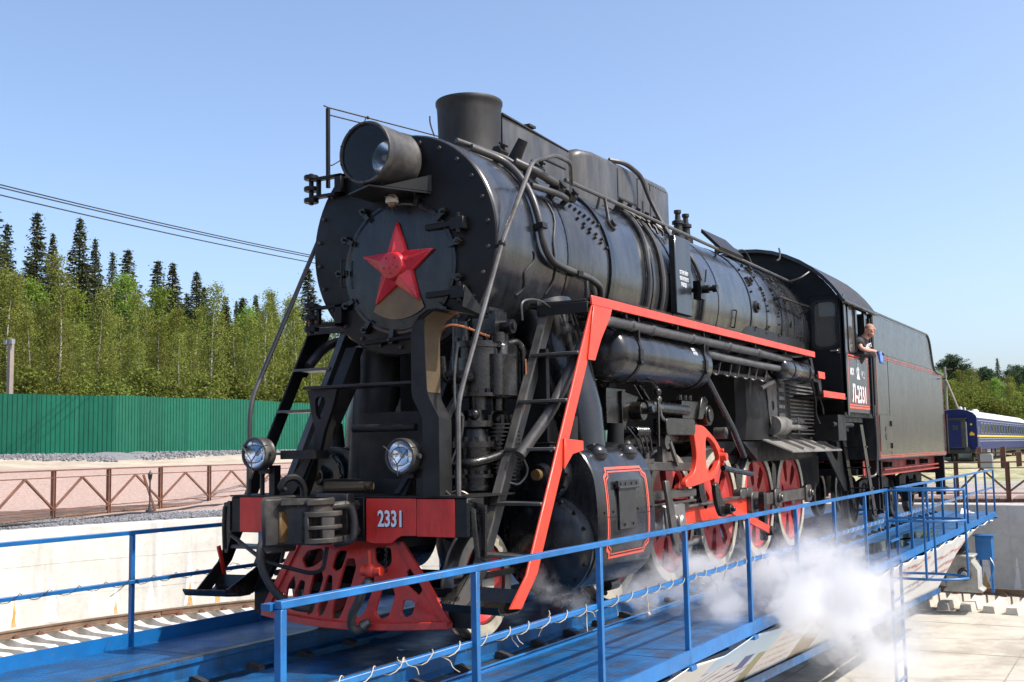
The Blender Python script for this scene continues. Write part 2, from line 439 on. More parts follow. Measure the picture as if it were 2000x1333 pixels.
# --- frame
b = MB()
for s in (-1, 1):
    b.plate([(.25, 1.18), (.25, .9), (1.2, .85), (1.45, 1.0), (2.6, .62), (11.6, .62), (12.4, .9), (12.4, 1.35), (3, 1.4), (1.2, 1.3)], [smooth_poly([(y-.55+.82, .8), (y+.22+.82, .8), (y+.22+.82, 1.2), (y-.55+.82, 1.2)]) for y in DY[:4]], 'yz', s*.6-.05, s*.6+.05)
b.box(-.6, .6, 2.7, 2.8, .6, 1.3); b.box(-.6, .6, 6, 6.1, .6, 1.3); b.box(-.55, .55, 1.0, 2.6, 1.0, 1.3)
b.box(-.5, .5, 1.55, 3.0, 1.28, 2.5)
fr = b.build('frame', 'black_frame', loco)

# --- buffer beam
bb = MB().box(-1.2, 1.2, .012, .26, .885, 1.184).build('buffer_beam', 'black_dull', loco, bevel=.008)
MB().box(-1.09, -.715, 0, .02, .89, 1.182).build('red_plate', 'red_dark', bb, bevel=.003, label='red plate on the far end of the buffer beam')
b = MB(); b.prism([(.255, 1.18), (.255, .84), (.33, .825), (.5, .83), (.56, .875), (.6, .89), (.738, .893), (.738, 1.18)], 'xz', 0, .02)
plate2331 = b.build('red_plate', 'red_dark', bb, bevel=.003, label='red plate carrying the white number 2331')
MB().box(.742, 1.09, .002, .02, .888, 1.178).build('red_plate', 'red_dark', bb, bevel=.003, label='plain red plate at the near end of the buffer beam')
# white number with a dark edge
sh = place(text_mb('2331', .175, .003, .0045, .72), (.372, -.0015, .963), (1, 0, 0), (0, 0, 1)); sh.v = [v+Vector((.008, .001, -.006)) for v in sh.v]
sh.build('number_shadow', 'black_dull', bb, smooth=0)
place(text_mb('2331', .175, .003, .004, .72), (.372, -.0045, .963), (1, 0, 0), (0, 0, 1)).build('number', 'white_letter', bb, smooth=0, label='white number 2331')
b = MB().box(-.7, .245, -.015, .02, .86, 1.19); b.build('draft_plate', 'black_dull', bb, bevel=.006)
b = MB()
for x, z in ((.17, 1.13), (.17, .93), (-.62, 1.13), (-.62, .93)):
    b.cyl((x, -.06, z), (x, -.01, z), .04, .045, 6); b.cyl((x, -.085, z), (x, -.06, z), .028, .028, 10)
b.build('bolt', 'cast_grey', bb)
# beam end bracket towards the steps
b = MB().prism([(1.2, 1.16), (1.22, .92), (1.29, .7), (1.32, .7), (1.33, 1.13)], 'xz', .06, .09); b.box(1.2, 1.23, .0, .2, .9, 1.15)
for z in (.95, 1.08): b.cyl((1.23, .07, z), (1.27, .07, z), .022, .022, 6)
b.tube([(1.23, .02, 1.1), (1.26, .0, 1.1), (1.27, 0, .95), (1.28, .02, .74)], .02, 8, .05)
both(b, 'beam_bracket', 'black_oily', bb)
MB().box(-1.2, 1.2, .0, .75, 1.186, 1.2).build('front_deck', 'black_dull', loco)

# --- automatic coupler
cp = MB(); cp.box(-.1, .1, -.36, .05, .93, 1.15)
cp.prism(smooth_poly([(-.27, -.28), (-.29, -.5), (-.26, -.66), (-.19, -.7), (-.15, -.6), (-.13, -.48), (.02, -.42), (.1, -.5), (.17, -.34), (.13, -.24), (-.05, -.2)], 2), 'xy', .84, 1.2)
coupler = cp.build('coupler', 'cast_grey', loco, bevel=.012, smooth=50)
b = MB(); b.loft([[(-.315, -.3, z0), (-.275, -.62, z0), (-.2, -.71, z0), (-.17, -.6, z0), (-.2, -.3, z0)] if False else [(-.3+k, -.3, z0), (-.28+k, -.62, z0), (-.21, -.70+k, z0), (-.18, -.58, z0), (-.22, -.28, z0)] for z0, k in ((.78, .05), (.83, .01), (1.0, 0), (1.19, 0), (1.215, .02))])
b.build('large_jaw', 'cast_grey', coupler, bevel=.01)
b = MB().box(-.168, -.125, -.58, -.42, .86, 1.1); b.build('lock', 'bronze_rust', coupler, bevel=.012)
b = MB()
jaw = [(.02, -.5), (.13, -.6), (.2, -.56), (.27, -.4), (.24, -.28), (.12, -.3)]
for z0, z1 in ((.86, .9), (.965, .995), (1.06, 1.1)): b.prism(jaw, 'xy', z0, z1)
b.prism([(.02, -.5), (.13, -.6), (.155, -.585), (.09, -.42), (.1, -.3), (.04, -.32)], 'xy', .87, 1.09)
b.prism([(.2, -.5), (.22, -.5), (.26, -.4), (.235, -.39)], 'xy', .87, 1.09)
b.build('small_jaw', 'cast_grey', coupler, bevel=.006)
b = MB(); b.prism([(-.25, -.3), (-.1, -.62), (.02, -.45), (.13, -.58), (.18, -.3), (.1, -.2)], 'xy', 1.14, 1.2); b.build('upper_guard', 'cast_grey', coupler, bevel=.012)
b = MB(); b.box(-.16, .16, -.12, -.02, .86, 1.22); b.box(-.05, .2, -.2, -.1, .84, .9); b.tube([(.12, -.3, 1.13), (.2, -.12, 1.14), (.22, -.1, 1.0), (.22, -.12, .86), (.05, -.14, .83)], .035, 8, .06); b.build('coupler_yoke', 'cast_grey', coupler, bevel=.008)
b = MB(); b.tube(spline([(-.5, -.05, 1.3), (-.52, -.22, 1.36), (-.5, -.33, 1.36), (-.47, -.38, 1.27), (-.46, -.34, 1.24)]) if False else spline([(-.36, -.02, 1.17), (-.36, -.04, 1.28), (-.38, -.1, 1.345), (-.42, -.17, 1.34), (-.45, -.2, 1.28), (-.44, -.17, 1.25)]), .03, 8)
b.build('hook', 'black_dull', coupler)
b = MB(); b.tube([(-1.15, -.03, .86), (-.55, -.28, .68), (-.1, -.25, .6), (-.02, -.2, .62), (-.02, -.15, .8)], .017, 8, .05); b.tube([(-.32, -.3, .82), (-.34, -.33, .68)], .014, 6)
b.build('release_lever', 'black_dull', coupler)
# brake hoses
b = MB(); b.tube(spline([(-.5, -.02, .95), (-.56, -.16, .93), (-.6, -.26, .83), (-.57, -.3, .65), (-.48, -.25, .45), (-.38, -.15, .33), (-.3, -.04, .29)], 6), .033, 10); b.build('brake_hose', 'rubber', loco, label='black rubber hose hanging beside the coupler')
b = MB(); b.tube(spline([(.36, -.09, .56), (.33, -.12, .5), (.29, -.14, .4), (.22, -.14, .28), (.2, -.12, .2), (.23, -.1, .16), (.28, -.08, .18)], 6), .034, 10); h2 = b.build('brake_hose', 'rubber', loco, label='grey rubber hose hanging over the cowcatcher')
b = MB(); b.cyl((.28, -.08, .62), (.46, -.08, .62), .042, .036, 10); b.sphere((.36, -.08, .62), .055, 12, 8); b.tube([(.36, -.09, .64), (.36, -.1, .78)], .011, 6); b.build('hose_cock', 'red_bright', h2, label='red cock above the brake hose')
b = MB(); b.cyl((.355, -.095, .545), (.345, -.11, .505), .042, .042, 10); b.cyl((.28, -.08, .19), (.33, -.06, .23), .05, .03, 10); b.build('hose_clamp', 'steel_rod', h2)
b = MB()
for k in range(10): b.lathe([(0, .012), (.006, .016), (.012, .012)], (.47+.004*math.sin(k), -.04, .8-.02*k), (1, 0, 0) if k % 2 else (0, 1, 0), 8)
b.build('chain', 'black_dull', loco)

# --- cowcatcher (slotted, slightly bowed)
def bow(x, z): return .05+.16*abs(x)**1.6+(.83-z)*-.06
outer = [(-.5, .84), (-.8, .44), (-.95, .21), (-.94, .17), (-.66, .155), (-.36, .14), (0, .135), (.36, .14), (.66, .155), (.94, .17), (.95, .21), (.74, .54), (.52, .84)]
holes = [[(-.49, .5), (-.43, .49), (-.46, .35), (-.53, .28), (-.56, .38)], [(-.33, .58), (-.24, .59), (-.22, .52), (-.32, .26), (-.38, .22), (-.41, .28)],
         [(-.17, .56), (-.12, .55), (-.12, .42), (-.21, .24), (-.26, .22), (-.27, .28)], [(.02, .69), (.1, .7), (.12, .63), (.03, .34), (-.03, .22), (-.11, .21), (-.11, .29)],
         [(.21, .57), (.29, .56), (.28, .46), (.2, .26), (.12, .23), (.12, .33)], [(.36, .48), (.45, .49), (.48, .42), (.43, .26), (.35, .23), (.3, .28)],
         [(.55, .38), (.61, .39), (.65, .36), (.63, .28), (.57, .25), (.53, .28)], [(.57, .61), (.61, .63), (.71, .47), (.68, .42), (.57, .5)],
         [(-.48, .67), (-.41, .74), (-.25, .77), (-.2, .7), (-.33, .62), (-.43, .6)], [(-.13, .62), (-.08, .75), (.03, .76), (-.02, .62), (-.08, .59)], [(.28, .79), (.43, .79), (.44, .67), (.39, .62), (.29, .68)], [(-.65, .44), (-.57, .53), (-.55, .45), (-.58, .33), (-.67, .33)], [(-.8, .28), (-.7, .4), (-.69, .28), (-.76, .23)]]
b = MB().plate(outer, [smooth_poly(h, 3, .22) for h in holes], 'xz', 0, .03, bow)
pilot = b.build('cowcatcher', 'red_pilot', loco, smooth=35, bevel=.006)
b = MB()
lipx = [-.94+1.88*i/20 for i in range(21)]
b.loft([[(x, bow(x, .14)-.05, .15+.04*abs(x)**2), (x, bow(x, .14)-.045, .2+.04*abs(x)**2), (x, bow(x, .14)+.02, .205+.04*abs(x)**2), (x, bow(x, .14)+.02, .15+.04*abs(x)**2)] for x in lipx]); b.build('bottom_lip', 'red_pilot', pilot)
b = MB(); 
for s in (-1, 1): b.bar((s*.52, bow(.52, .8)-.005, .82), (s*.93, bow(.93, .2)-.015, .22), .03, .06)
b.bar((.06, .03, .8), (.43, bow(.43, .2)-.02, .23), .02, .05) if False else None
b.build('edge_rib', 'red_pilot', pilot)
b = MB(); b.box(-.5, .5, .1, .6, .78, .86); b.bar((-.6, .3, .3), (-.55, .9, .75), .06, .06); b.bar((.6, .3, .3), (.55, .9, .75), .06, .06); b.bar((-1.15, .35, .42), (1.15, .35, .42), .05, .07)
b.build('pilot_stay', 'black_dull', loco)
# --- sand / wheel guards next to the rail
b = MB(); b.box(.9, 1.1, .2, .24, .18, .42); b.bar((1.0, .2, .42), (1.0, .6, .9), .05, .05); both(b, 'rail_guard', 'black_dull', loco)

# --- smokebox, door, star
b = MB().lathe([(.885, .985), (.9, 1.0), (.93, BR), (2.2, BR), (2.2, .9)], (0, 0, BZ), (0, 1, 0), 72); smoke = b.build('smokebox', 'black_boiler', loco)
MB().lathe([(.868, .0), (.868, .965), (.874, .985), (.89, .992), (.91, .99)], (0, 0, BZ), (0, 1, 0), 72).build('smokebox_front', 'black_front', smoke)
b = MB()
for i in range(26):
    a = 2*PI*(i+.5)/26; b.cyl((.925*math.cos(a), .845, BZ+.925*math.sin(a)), (.925*math.cos(a), .87, BZ+.925*math.sin(a)), .016, .02, 6)
b.build('rim_bolt', 'cast_grey', smoke)
DZ = 3.185
door = MB().lathe([(.87, .60), (.84, .60), (.836, .575), (.85, .56), (.845, .5), (.835, .3), (.83, 0)], (0, 0, DZ), (0, 1, 0), 64).build('smokebox_door', 'black_paint', loco)
b = MB()
for i in range(13):
    a = 2*PI*i/13+.25; c, s_ = math.cos(a), math.sin(a)
    b.cyl((.655*c, .80, DZ+.655*s_), (.655*c, .87, DZ+.655*s_), .036, .04, 6); b.cyl((.655*c, .765, DZ+.655*s_), (.655*c, .80, DZ+.655*s_), .014, .014, 8)
    b.bar((.56*c, .82, DZ+.56*s_), (.68*c, .82, DZ+.68*s_), .045, .03, (-s_, 0, c))
b.build('door_clamp', 'black_oily', door)
b = MB()
for z in (3.50, 2.90):
    b.bar((.3, .822, z), (.66, .822, z+.01), .05, .03, (0, 0, 1)); b.box(.58, .72, .77, .87, z-.055, z+.055); b.cyl((.66, .79, z-.09), (.66, .79, z+.09), .022, .022, 10)
b.tube([(-.57, .8, 3.3), (-.6, .78, 3.3), (-.6, .78, 3.05), (-.57, .8, 3.05)], .012, 6, .03)
b.build('door_hinge', 'black_front', door, bevel=.006)
# star: five arms with ridges and a round hub
b = MB(); vs = [(0, .69, DZ)]; R1, R2 = .405, .168
for i in range(10):
    a = PI/2+PI*i/5; r = R1 if i % 2 == 0 else R2; vs.append((r*math.cos(a), .80 if i % 2 == 0 else .795, DZ+r*math.sin(a)))
for i in range(10):
    a = PI/2+PI*i/5; r = R1+.004 if i % 2 == 0 else R2+.004; vs.append((r*math.cos(a), .835, DZ+r*math.sin(a)))
fs = []
for i in range(10): j = (i+1) % 10; fs += [(0, 1+i, 1+j), (1+i, 11+i, 11+j, 1+j)]
b.add(vs, fs); star = b.build('red_star', 'red_star', door, smooth=20, bevel=.008, label='raised red five-pointed star on the smokebox door')
b = MB().lathe([(.668, 0), (.668, .1), (.676, .116), (.74, .14)], (0, .04, DZ), (0, 1, 0), 40); b.build('star_hub', 'red_star', door)
b = MB(); 
for i in range(5):
    a = PI/2+PI*(2*i+1)/5; b.cyl((.075*math.cos(a), .704, DZ+.075*math.sin(a)), (.075*math.cos(a), .709, DZ+.075*math.sin(a)), .007, .007, 8)
b.build('hub_hole', 'black_dull', door)
b = MB().lathe([(.8285, .0), (.8295, .2), (.838, .47), (.839, .48)], (0, 0, DZ), (0, 1, 0), 40, a0=0, a1=2*PI)
# amber-brown worn patch in the lower third of the door
q = MB(); seg = [(.47*math.cos(a), DZ+.47*math.sin(a)) for a in [PI*1.5-.62+1.24*i/14 for i in range(15)]]
q.plate([(-.24, 2.86), (-.1, 3.03), (.0, 3.06), (.1, 3.03), (.25, 2.87)]+list(reversed(seg)), [], 'xz', .826, .83); q.build('worn_patch', 'bronze_rust', door, smooth=0, label='bare bronze-brown patch below the star')
# big side hinges of the smokebox front
b = MB()
for z in (4.02, 2.80):
    for dz in (-.11, -.0, .11): b.cyl((-1.0, .84, z+dz-.022), (-1.0, .84, z+dz+.022), .07, .07, 14)
    b.cyl((-1.0, .84, z-.15), (-1.0, .84, z+.15), .025, .025, 8)
    b.box(-.98, -.62, .80, .87, z-.1, z-.07); b.box(-.98, -.62, .80, .87, z+.07, z+.1); b.box(-.7, -.62, .8, .87, z-.1, z+.1); b.box(-.93, -.9, .82, .87, z-.1, z+.1)
b.build('side_hinge', 'black_front', smoke, bevel=.006)
b = MB(); b.tube([(-.35, .8, 2.52), (.42, .8, 2.56)], .02, 8); b.box(-.2, -.17, .8, .87, 2.5, 2.55); b.box(.3, .33, .8, .87, 2.53, 2.58); b.build('grab_rail', 'black_front', smoke)

# --- headlight
b = MB().lathe([(.36, .25), (.34, .252), (.34, .27), (.36, .277), (.39, .272), (.77, .272), (.78, .278), (.8, .278), (.82, .27), (.83, .24), (.83, 0)], (0, 0, 4.12), (0, 1, 0), 56); hl = b.build('headlight', 'grey_lamp', loco)
MB().lathe([(.37, .252), (.6, .25), (.78, .25), (.79, .0)], (0, 0, 4.12), (0, 1, 0), 40).build('inner_drum', 'black_dull', hl)
MB().lathe([(.565, .16), (.57, .17)]+[(.58+.15*(1-(r/.165)**2), r) for r in (.165, .14, .11, .08, .05, .02, 0)], (.075, 0, 4.1), (0, 1, 0), 40).build('reflector', 'mirror', hl)
MB().sphere((.075, .62, 4.1), .022, 10, 8).build('bulb', 'cream', hl)
MB().lathe([(.362, .252), (.36, 0)], (0, 0, 4.12), (0, 1, 0), 40).build('lens', 'lamp_glass', hl)
b = MB()
for i in range(10):
    a = 2*PI*i/10+.3; b.cyl((.262*math.cos(a), .33, 4.12+.262*math.sin(a)), (.262*math.cos(a), .345, 4.12+.262*math.sin(a)), .006, .006, 6)
b.build('ring_screw', 'black_dull', hl)
b = MB(); b.add([(-.3, .5, 3.81), (.06, .32, 3.81), (.34, .86, 3.81), (-.3, .86, 3.81), (-.3, .5, 3.825), (.06, .32, 3.825), (.34, .86, 3.825), (-.3, .86, 3.825)], [(0,3,2,1),(4,5,6,7),(0,1,5,4),(1,2,6,5),(2,3,7,6),(3,0,4,7)])
b.add([(.12, .45, 3.83), (.345, .86, 3.83), (.345, .86, 3.98), (.11, .45, 3.83), (.335, .86, 3.83), (.335, .86, 3.98)], [(0,1,2),(5,4,3),(0,3,4,1),(1,4,5,2),(2,5,3,0)])
b.box(.03, .09, .45, .55, 3.825, 3.87); b.box(-.2, -.12, .5, .8, 3.825, 3.88); b.box(.1, .16, .6, .8, 3.825, 3.88); b.build('headlight_bracket', 'black_front', hl)
b = MB().lathe([(3.81, .03), (3.78, .055), (3.745, .06), (3.735, .055), (3.73, .0)], (.03, .7, 0), (0, 0, 1), 24); dome = b.build('camera_dome', 'cream', loco, label='small cream dome fitting under the headlight bracket')
MB().sphere((.03, .7, 3.73), .036, 14, 8).build('dome_lens', 'bronze_rust', dome)
b = MB(); b.tube(spline([(-.03, .7, 3.81), (-.02, .66, 3.79), (.06, .64, 3.79), (.09, .66, 3.77)]), .006, 6); b.tube([(.03, .7, 3.7), (.035, .7, 3.62)], .003, 6); b.build('dome_wire', 'wire_black', dome)

# --- aerial pole and wires
b = MB(); b.box(-.875, -.845, .9, .93, 4.03, 4.8); pole = b.build('aerial_pole', 'black_dull', loco)
b = MB(); b.tube([(-.9, .9, 4.83), (-.86, .92, 4.81), (-.35, 3.3, 4.83)], .007, 6); b.tube([(-.86, .92, 4.74), (-.35, 3.0, 4.74)], .007, 6)
b.tube(spline([(-.76, 1.38, 4.82), (-.77, 1.33, 4.7), (-.79, 1.24, 4.55), (-.81, 1.12, 4.38), (-.84, .98, 4.27), (-.86, .93, 4.25)]), .006, 6); b.tube(spline([(-.75, 1.4, 4.74), (-.74, 1.4, 4.6), (-.73, 1.38, 4.5), (-.66, 1.3, 4.4)]), .006, 6)
b.sphere((-.755, 1.4, 4.815), .018, 8, 6); b.build('aerial_wire', 'wire_black', pole)
b = MB(); b.tube(spline([(.29, 1.0, 4.37), (.265, 1.0, 4.43), (.25, .99, 4.5), (.247, .99, 4.56)]), .007, 6); b.build('whip', 'wire_black', smoke)

# --- chimney and top casing
b = MB().lathe([(4.25, .42), (4.34, .37), (4.4, .325), (4.46, .312), (4.7, .314), (4.9, .321), (4.96, .327), (4.975, .336), (5.005, .337), (5.015, .33), (5.012, .31), (4.8, .29), (4.4, .27)], (0, 2.07, 0), (0, 0, 1), 48); b.build('chimney', 'black_soot', loco)
def csec(y, wd, zt, r, z0=4.2):
    P = [(-wd, z0)]
    for i in range(6): a = PI-PI/2*i/5; P.append((-wd+r+r*math.cos(a), zt-r+r*math.sin(a)))
    for i in range(6): a = PI/2-PI/2*i/5; P.append((wd-r+r*math.cos(a), zt-r+r*math.sin(a)))
    P.append((wd, z0)); return [(x, y, z) for x, z in P]
cas = MB().loft([csec(2.28, .26, 4.9, .02), csec(2.9, .27, 4.88, .02), csec(3.72, .28, 4.84, .02)]).build('top_casing', 'black_casing', loco)
b = MB(); b.add([(.285, 2.25, 4.895), (.285, 3.72, 4.838), (-.285, 3.72, 4.838), (-.285, 2.25, 4.895), (.285, 2.25, 4.912), (.285, 3.72, 4.852), (-.285, 3.72, 4.852), (-.285, 2.25, 4.912)], [(0,3,2,1),(4,5,6,7),(0,1,5,4),(1,2,6,5),(2,3,7,6),(3,0,4,7)])
b.box(.2, .3, 2.78, 2.92, 4.905, 4.93); b.build('casing_lid', 'black_soot', cas)
sd = [csec(3.70, .2, 4.78, .12), csec(3.74, .3, 4.86, .1), csec(3.85, .37, 4.9, .08), csec(4.1, .415, 4.915, .07), csec(4.6, .42, 4.92, .07), csec(4.72, .405, 4.92, .07)]
MB().loft(sd).build('sand_dome', 'black_casing', loco)
b = MB().loft([csec(4.73, .395, 4.93, .05), csec(6.3, .395, 4.945, .07), csec(6.42, .38, 4.93, .08), csec(6.46, .33, 4.89, .09)]); box = b.build('dome_casing', 'black_casing', loco)
b = MB()
for y in (4.76, 5.35, 5.75): b.box(.392, .401, y, y+.02, 4.25, 4.86)
b.box(.393, .403, 5.5, 5.53, 4.4, 4.6); b.box(.395, .402, 4.8, 5.35, 4.5, 4.52)
for i in range(12): b.cyl((.39, 5.4+.08*i, 4.86), (.403, 5.4+.08*i, 4.86), .008, .008, 6)
b.build('casing_seam', 'black_soot', box)
b = MB(); b.tube([(.3, 4.75, 4.97), (.42, 4.95, 4.96), (.5, 5.25, 4.85), (.55, 5.35, 4.6), (.72, 5.33, 4.25), (.85, 5.3, 4.05)], .03, 8, .12); b.build('casing_pipe', 'pipe_dark', loco)

# --- boiler barrel with lagging bands
b = MB().lathe([(2.2, .99), (2.215, .998), (3.22, 1.0), (3.23, 1.012), (7.8, 1.015), (9.2, 1.02), (10.8, 1.022)], (0, 0, BZ), (0, 1, 0), 80); boiler = b.build('boiler', 'black_boiler', loco)
for y, wd, r in ((2.22, .05, 1.012), (3.2, .1, 1.026), (4.3, .05, 1.022), (4.98, .05, 1.022), (6.45, .03, 1.02), (7.8, .05, 1.026), (8.5, .03, 1.024), (9.25, .05, 1.03), (9.9, .03, 1.026), (10.45, .05, 1.03)):
    MB().lathe([(y-wd/2, r-.02), (y-wd/2, r), (y+wd/2, r), (y+wd/2, r-.02)], (0, 0, BZ), (0, 1, 0), 80).build('lagging_band', 'black_paint', boiler)
def on(th, y, r=1.0):
    a = RAD(th); return Vector((r*math.cos(a), y, BZ+r*math.sin(a)))
def nrm(th): return Vector((math.cos(RAD(th)), 0, math.sin(RAD(th))))
rnd = random.Random(4)
b = MB()   # rows of small studs on the smokebox / boiler
for i in range(7):
    b.cyl(on(34-i*1.4, 2.6+.08*i, .995), on(34-i*1.4, 2.6+.08*i, 1.03), .016, .014, 6)
for i in range(10):
    b.cyl(on(25-4*(i % 2)-i*1.1, 2.6+.055*i, .995), on(25-4*(i % 2)-i*1.1, 2.6+.055*i, 1.03), .016, .014, 6)
for i in range(60):
    th = rnd.uniform(-14, 50); y = 7.9+rnd.choice((.05, .62, 1.2, 1.8, 2.4))+rnd.uniform(-.05, .05); b.cyl(on(th, y, 1.0), on(th, y, 1.045), .017, .014, 6)
b.build('stud', 'black_soot', boiler)
b = MB()
for th, y, r in ((30, 3.47, .05), (5, 8.0, .06), (28, 8.1, .05), (44, 8.6, .05), (38, 9.4, .05), (20, 9.6, .04)):
    b.cyl(on(th, y, 1.0), on(th, y, 1.04), r*1.5, r*1.4, 18); b.cyl(on(th, y, 1.04), on(th, y, 1.075), r*.8, r*.8, 6)
b.build('washout_plug', 'black_soot', boiler)
b = MB()   # small brackets and grab irons on the lagging
b.tube([on(-3, 7.05, 1.0), on(-3, 7.05, 1.05), on(-16, 7.05, 1.05), on(-16, 7.05, 1.0)], .01, 6, .03)
b.tube([on(17, 9.0, 1.0), on(17, 9.0, 1.14), on(16, 9.9, 1.16), on(15, 10.35, 1.2), on(12, 10.35, 1.03)], .02, 6, .05); b.build('grab_iron', 'black_paint', boiler)
# safety valves
b = MB()
for y in (6.95, 7.25):
    for x in (.3,):
        b.lathe([(4.25, .1), (4.42, .09), (4.45, .06), (4.55, .055), (4.56, .08), (4.6, .08), (4.62, .04), (4.7, .035), (4.71, .05), (4.75, .05), (4.76, 0)], (x, y, 0), (0, 0, 1), 16)
b.build('safety_valve', 'black_soot', loco)
b = MB(); b.add([(.55, 7.15, 4.45), (.78, 7.2, 4.2), (.78, 8.2, 4.2), (.55, 8.15, 4.45), (.56, 7.15, 4.5), (.8, 7.2, 4.24), (.8, 8.2, 4.24), (.56, 8.15, 4.5)], [(0,3,2,1),(4,5,6,7),(0,1,5,4),(1,2,6,5),(2,3,7,6),(3,0,4,7)]); b.build('foot_plate', 'black_dull', boiler)
b = MB(); b.cyl((.35, 8.5, 4.44), (.45, 8.9, 4.46), .05, .04, 12); b.box(.3, .4, 8.4, 8.55, 4.38, 4.5); b.tube(spline([(.45, 8.9, 4.46), (.5, 9.1, 4.5), (.55, 9.2, 4.42), (.6, 9.2, 4.3)]), .012, 6); b.build('turbo_generator', 'black_soot', loco)
# cables and pipes over the smokebox and boiler (near side)
b = MB(); b.tube(fillet([on(62, 1.3, 1.04), on(53, 1.62, 1.06), on(41, 1.62, 1.06), on(27, 1.6, 1.06), on(12, 1.58, 1.06), on(0, 1.6, 1.06), on(-7, 1.76, 1.06), on(-9, 2.1, 1.06), on(-10, 2.6, 1.06), on(-13, 2.86, 1.06), on(-22, 2.95, 1.06)], .14), .034, 10); p = b.build('blower_pipe', 'pipe_dark', loco)
b = MB()
for th, y in ((9, 1.58), (-9.4, 2.3)):
    c = on(th, y, 1.06); b.obox(c, (.09, .1, .05), Matrix.Rotation(RAD(-th), 3, 'Y'))
b.build('pipe_clip', 'black_dull', p)
for pts, r in (([on(68, 1.2, 1.05), on(56, 1.75, 1.08), on(49, 1.85, 1.07), on(44, 1.9, 1.1)], .026), ([on(35, 1.75, 1.05), on(32, 1.95, 1.1), on(31, 2.15, 1.12), on(33, 2.4, 1.08)], .03), ([on(50, 1.72, 1.1), on(42, 1.92, 1.14), on(37, 2.2, 1.14)], .042)):
    MB().tube(fillet(pts, .1), r, 10).build('pipe', 'pipe_dark', loco)
b = MB()
for th, y, r0 in ((60, 1.72, .055), (47, 1.95, .06), (36, 2.22, .06), (34, 2.45, .05), (56, 2.35, .05)):
    c = on(th, y, 1.1); b.cyl(c-Vector((0, .07, 0)), c+Vector((0, .07, 0)), r0, r0, 6); b.cyl(on(th, y, .99), on(th, y, 1.17), r0*.6, r0*.5, 10); b.cyl(on(th, y, 1.17), on(th, y, 1.19), r0*.9, r0*.9, 8)
b.tube([on(56, 2.35, 1.1), on(56, 2.35, 1.22), on(54, 2.75, 1.22)], .012, 6); b.cyl(on(60, 2.0, 1.0), on(60, 2.0, 1.3), .07, .05, 12); b.build('valve_cluster', 'black_dull', loco)
b = MB()   # thin cables down the smokebox side
for y, th1, th2 in ((2.0, 30, -24), (1.5, -4, -28)):
    b.tube([on(th1-(th1-th2)*i/12, y+.05*math.sin(i*.8)-.03*i/3, 1.012) for i in range(13)], .008, 6)
b.build('cable', 'wire_black', loco)
# feed pipes clipped around the barrel
for y, dy in ((4.6, -.5), (4.82, -.32), (5.45, .35)):
    pts = [on(62-6.6*i, y+dy*min(1, i/8)**.7, 1.045) for i in range(13)]
    MB().tube(pts, .03 if dy < 0 else .028, 8).build('feed_pipe', 'pipe_dark', loco)
b = MB()
for k in range(5):
    c = on(60-2.5*k, 4.45+.16*k, 1.08); b.cyl(c-nrm(60-2.5*k)*.1, c+nrm(60-2.5*k)*.05, .045, .04, 8); b.cyl(c+nrm(60)*.05, c+nrm(60)*.08, .03, .03, 6)
    b.tube([c, on(52-2.5*k, 4.55+.15*k, 1.07), on(40, 4.5+.16*k, 1.045)], .016, 6)
b.build('feed_valve', 'black_dull', loco)
# switch box with warning notice
b = MB(); b.add([(1.02, 4.63, 3.1), (1.1, 5.18, 3.1), (1.0, 5.56, 3.97), (.9, 5.02, 3.99), (1.1, 4.62, 3.1), (1.13, 5.18, 3.1), (1.05, 5.56, 3.97), (1.0, 5.02, 4.0)], [(0,3,2,1),(4,5,6,7),(0,1,5,4),(1,2,6,5),(2,3,7,6),(3,0,4,7)]) if False else b.box(1.02, 1.1, 4.75, 5.25, 3.07, 3.98)
wb = b.build('notice_board', 'cab_black', loco, bevel=.01)
for k, s_ in enumerate(('ОСТЕРЕГАЙСЯ', 'КОНТАКТНОГО', 'ПРОВОДА')):
    place(text_mb(s_, .06, .002, .001, .62), (1.104, 4.86+(.03 if k == 2 else 0), 3.54-.07*k), (0, 1, 0), (0, 0, 1)).build('warning_text', 'white_letter', wb, smooth=0, label='white warning text on the notice board')
b = MB(); b.cyl((1.1, 5.48, 3.42), (1.24, 5.48, 3.42), .05, .05, 12); b.cyl((1.0, 5.48, 3.42), (1.3, 5.48, 3.42), .028, .028, 10); b.box(1.06, 1.16, 5.4, 5.56, 3.3, 3.52); b.tube([(1.2, 5.44, 3.5), (1.22, 5.44, 3.65)], .01, 6)
b.cyl((1.28, 5.48, 3.42), (1.34, 5.48, 3.42), .045, .045, 12); b.build('check_valve', 'black_oily', loco)

# --- hand rails
b = MB(); b.tube([(.76, 2.66, 4.24), (.76, 11.1, 4.18)], .022, 8); hr = b.build('handrail', 'pipe_grey', loco, label='long boiler handrail')
for y in (3.47, 5.6, 7.2, 8.6, 9.9):
    MB().cyl(on(44, y, 1.0), Vector((.76, y, 4.22)), .016, .014, 8).build('stanchion', 'black_paint', hr)
MB().cyl(on(30, 3.47, 1.0), Vector((.76, 3.6, 4.23)), .02, .02, 8).build('stanchion', 'black_paint', hr)
MB().tube([(.85, 2.62, 4.18), (.98, 2.35, 4.32), (1.02, 1.95, 4.3), (1.06, 1.42, 4.12), (1.1, .78, 3.28), (1.1, .13, 2.06), (1.1, .06, 1.9), (1.1, .05, 1.2)], .021, 8, .09).build('handrail', 'steel_rod', loco, label='bent steel grab rail beside the near front ladder')
b = MB(); b.cyl((.96, .9, 3.27), (1.1, .77, 3.27), .015, .015, 8); b.sphere((1.1, .775, 3.27), .034, 10, 8); b.build('rail_socket', 'black_dull', loco)
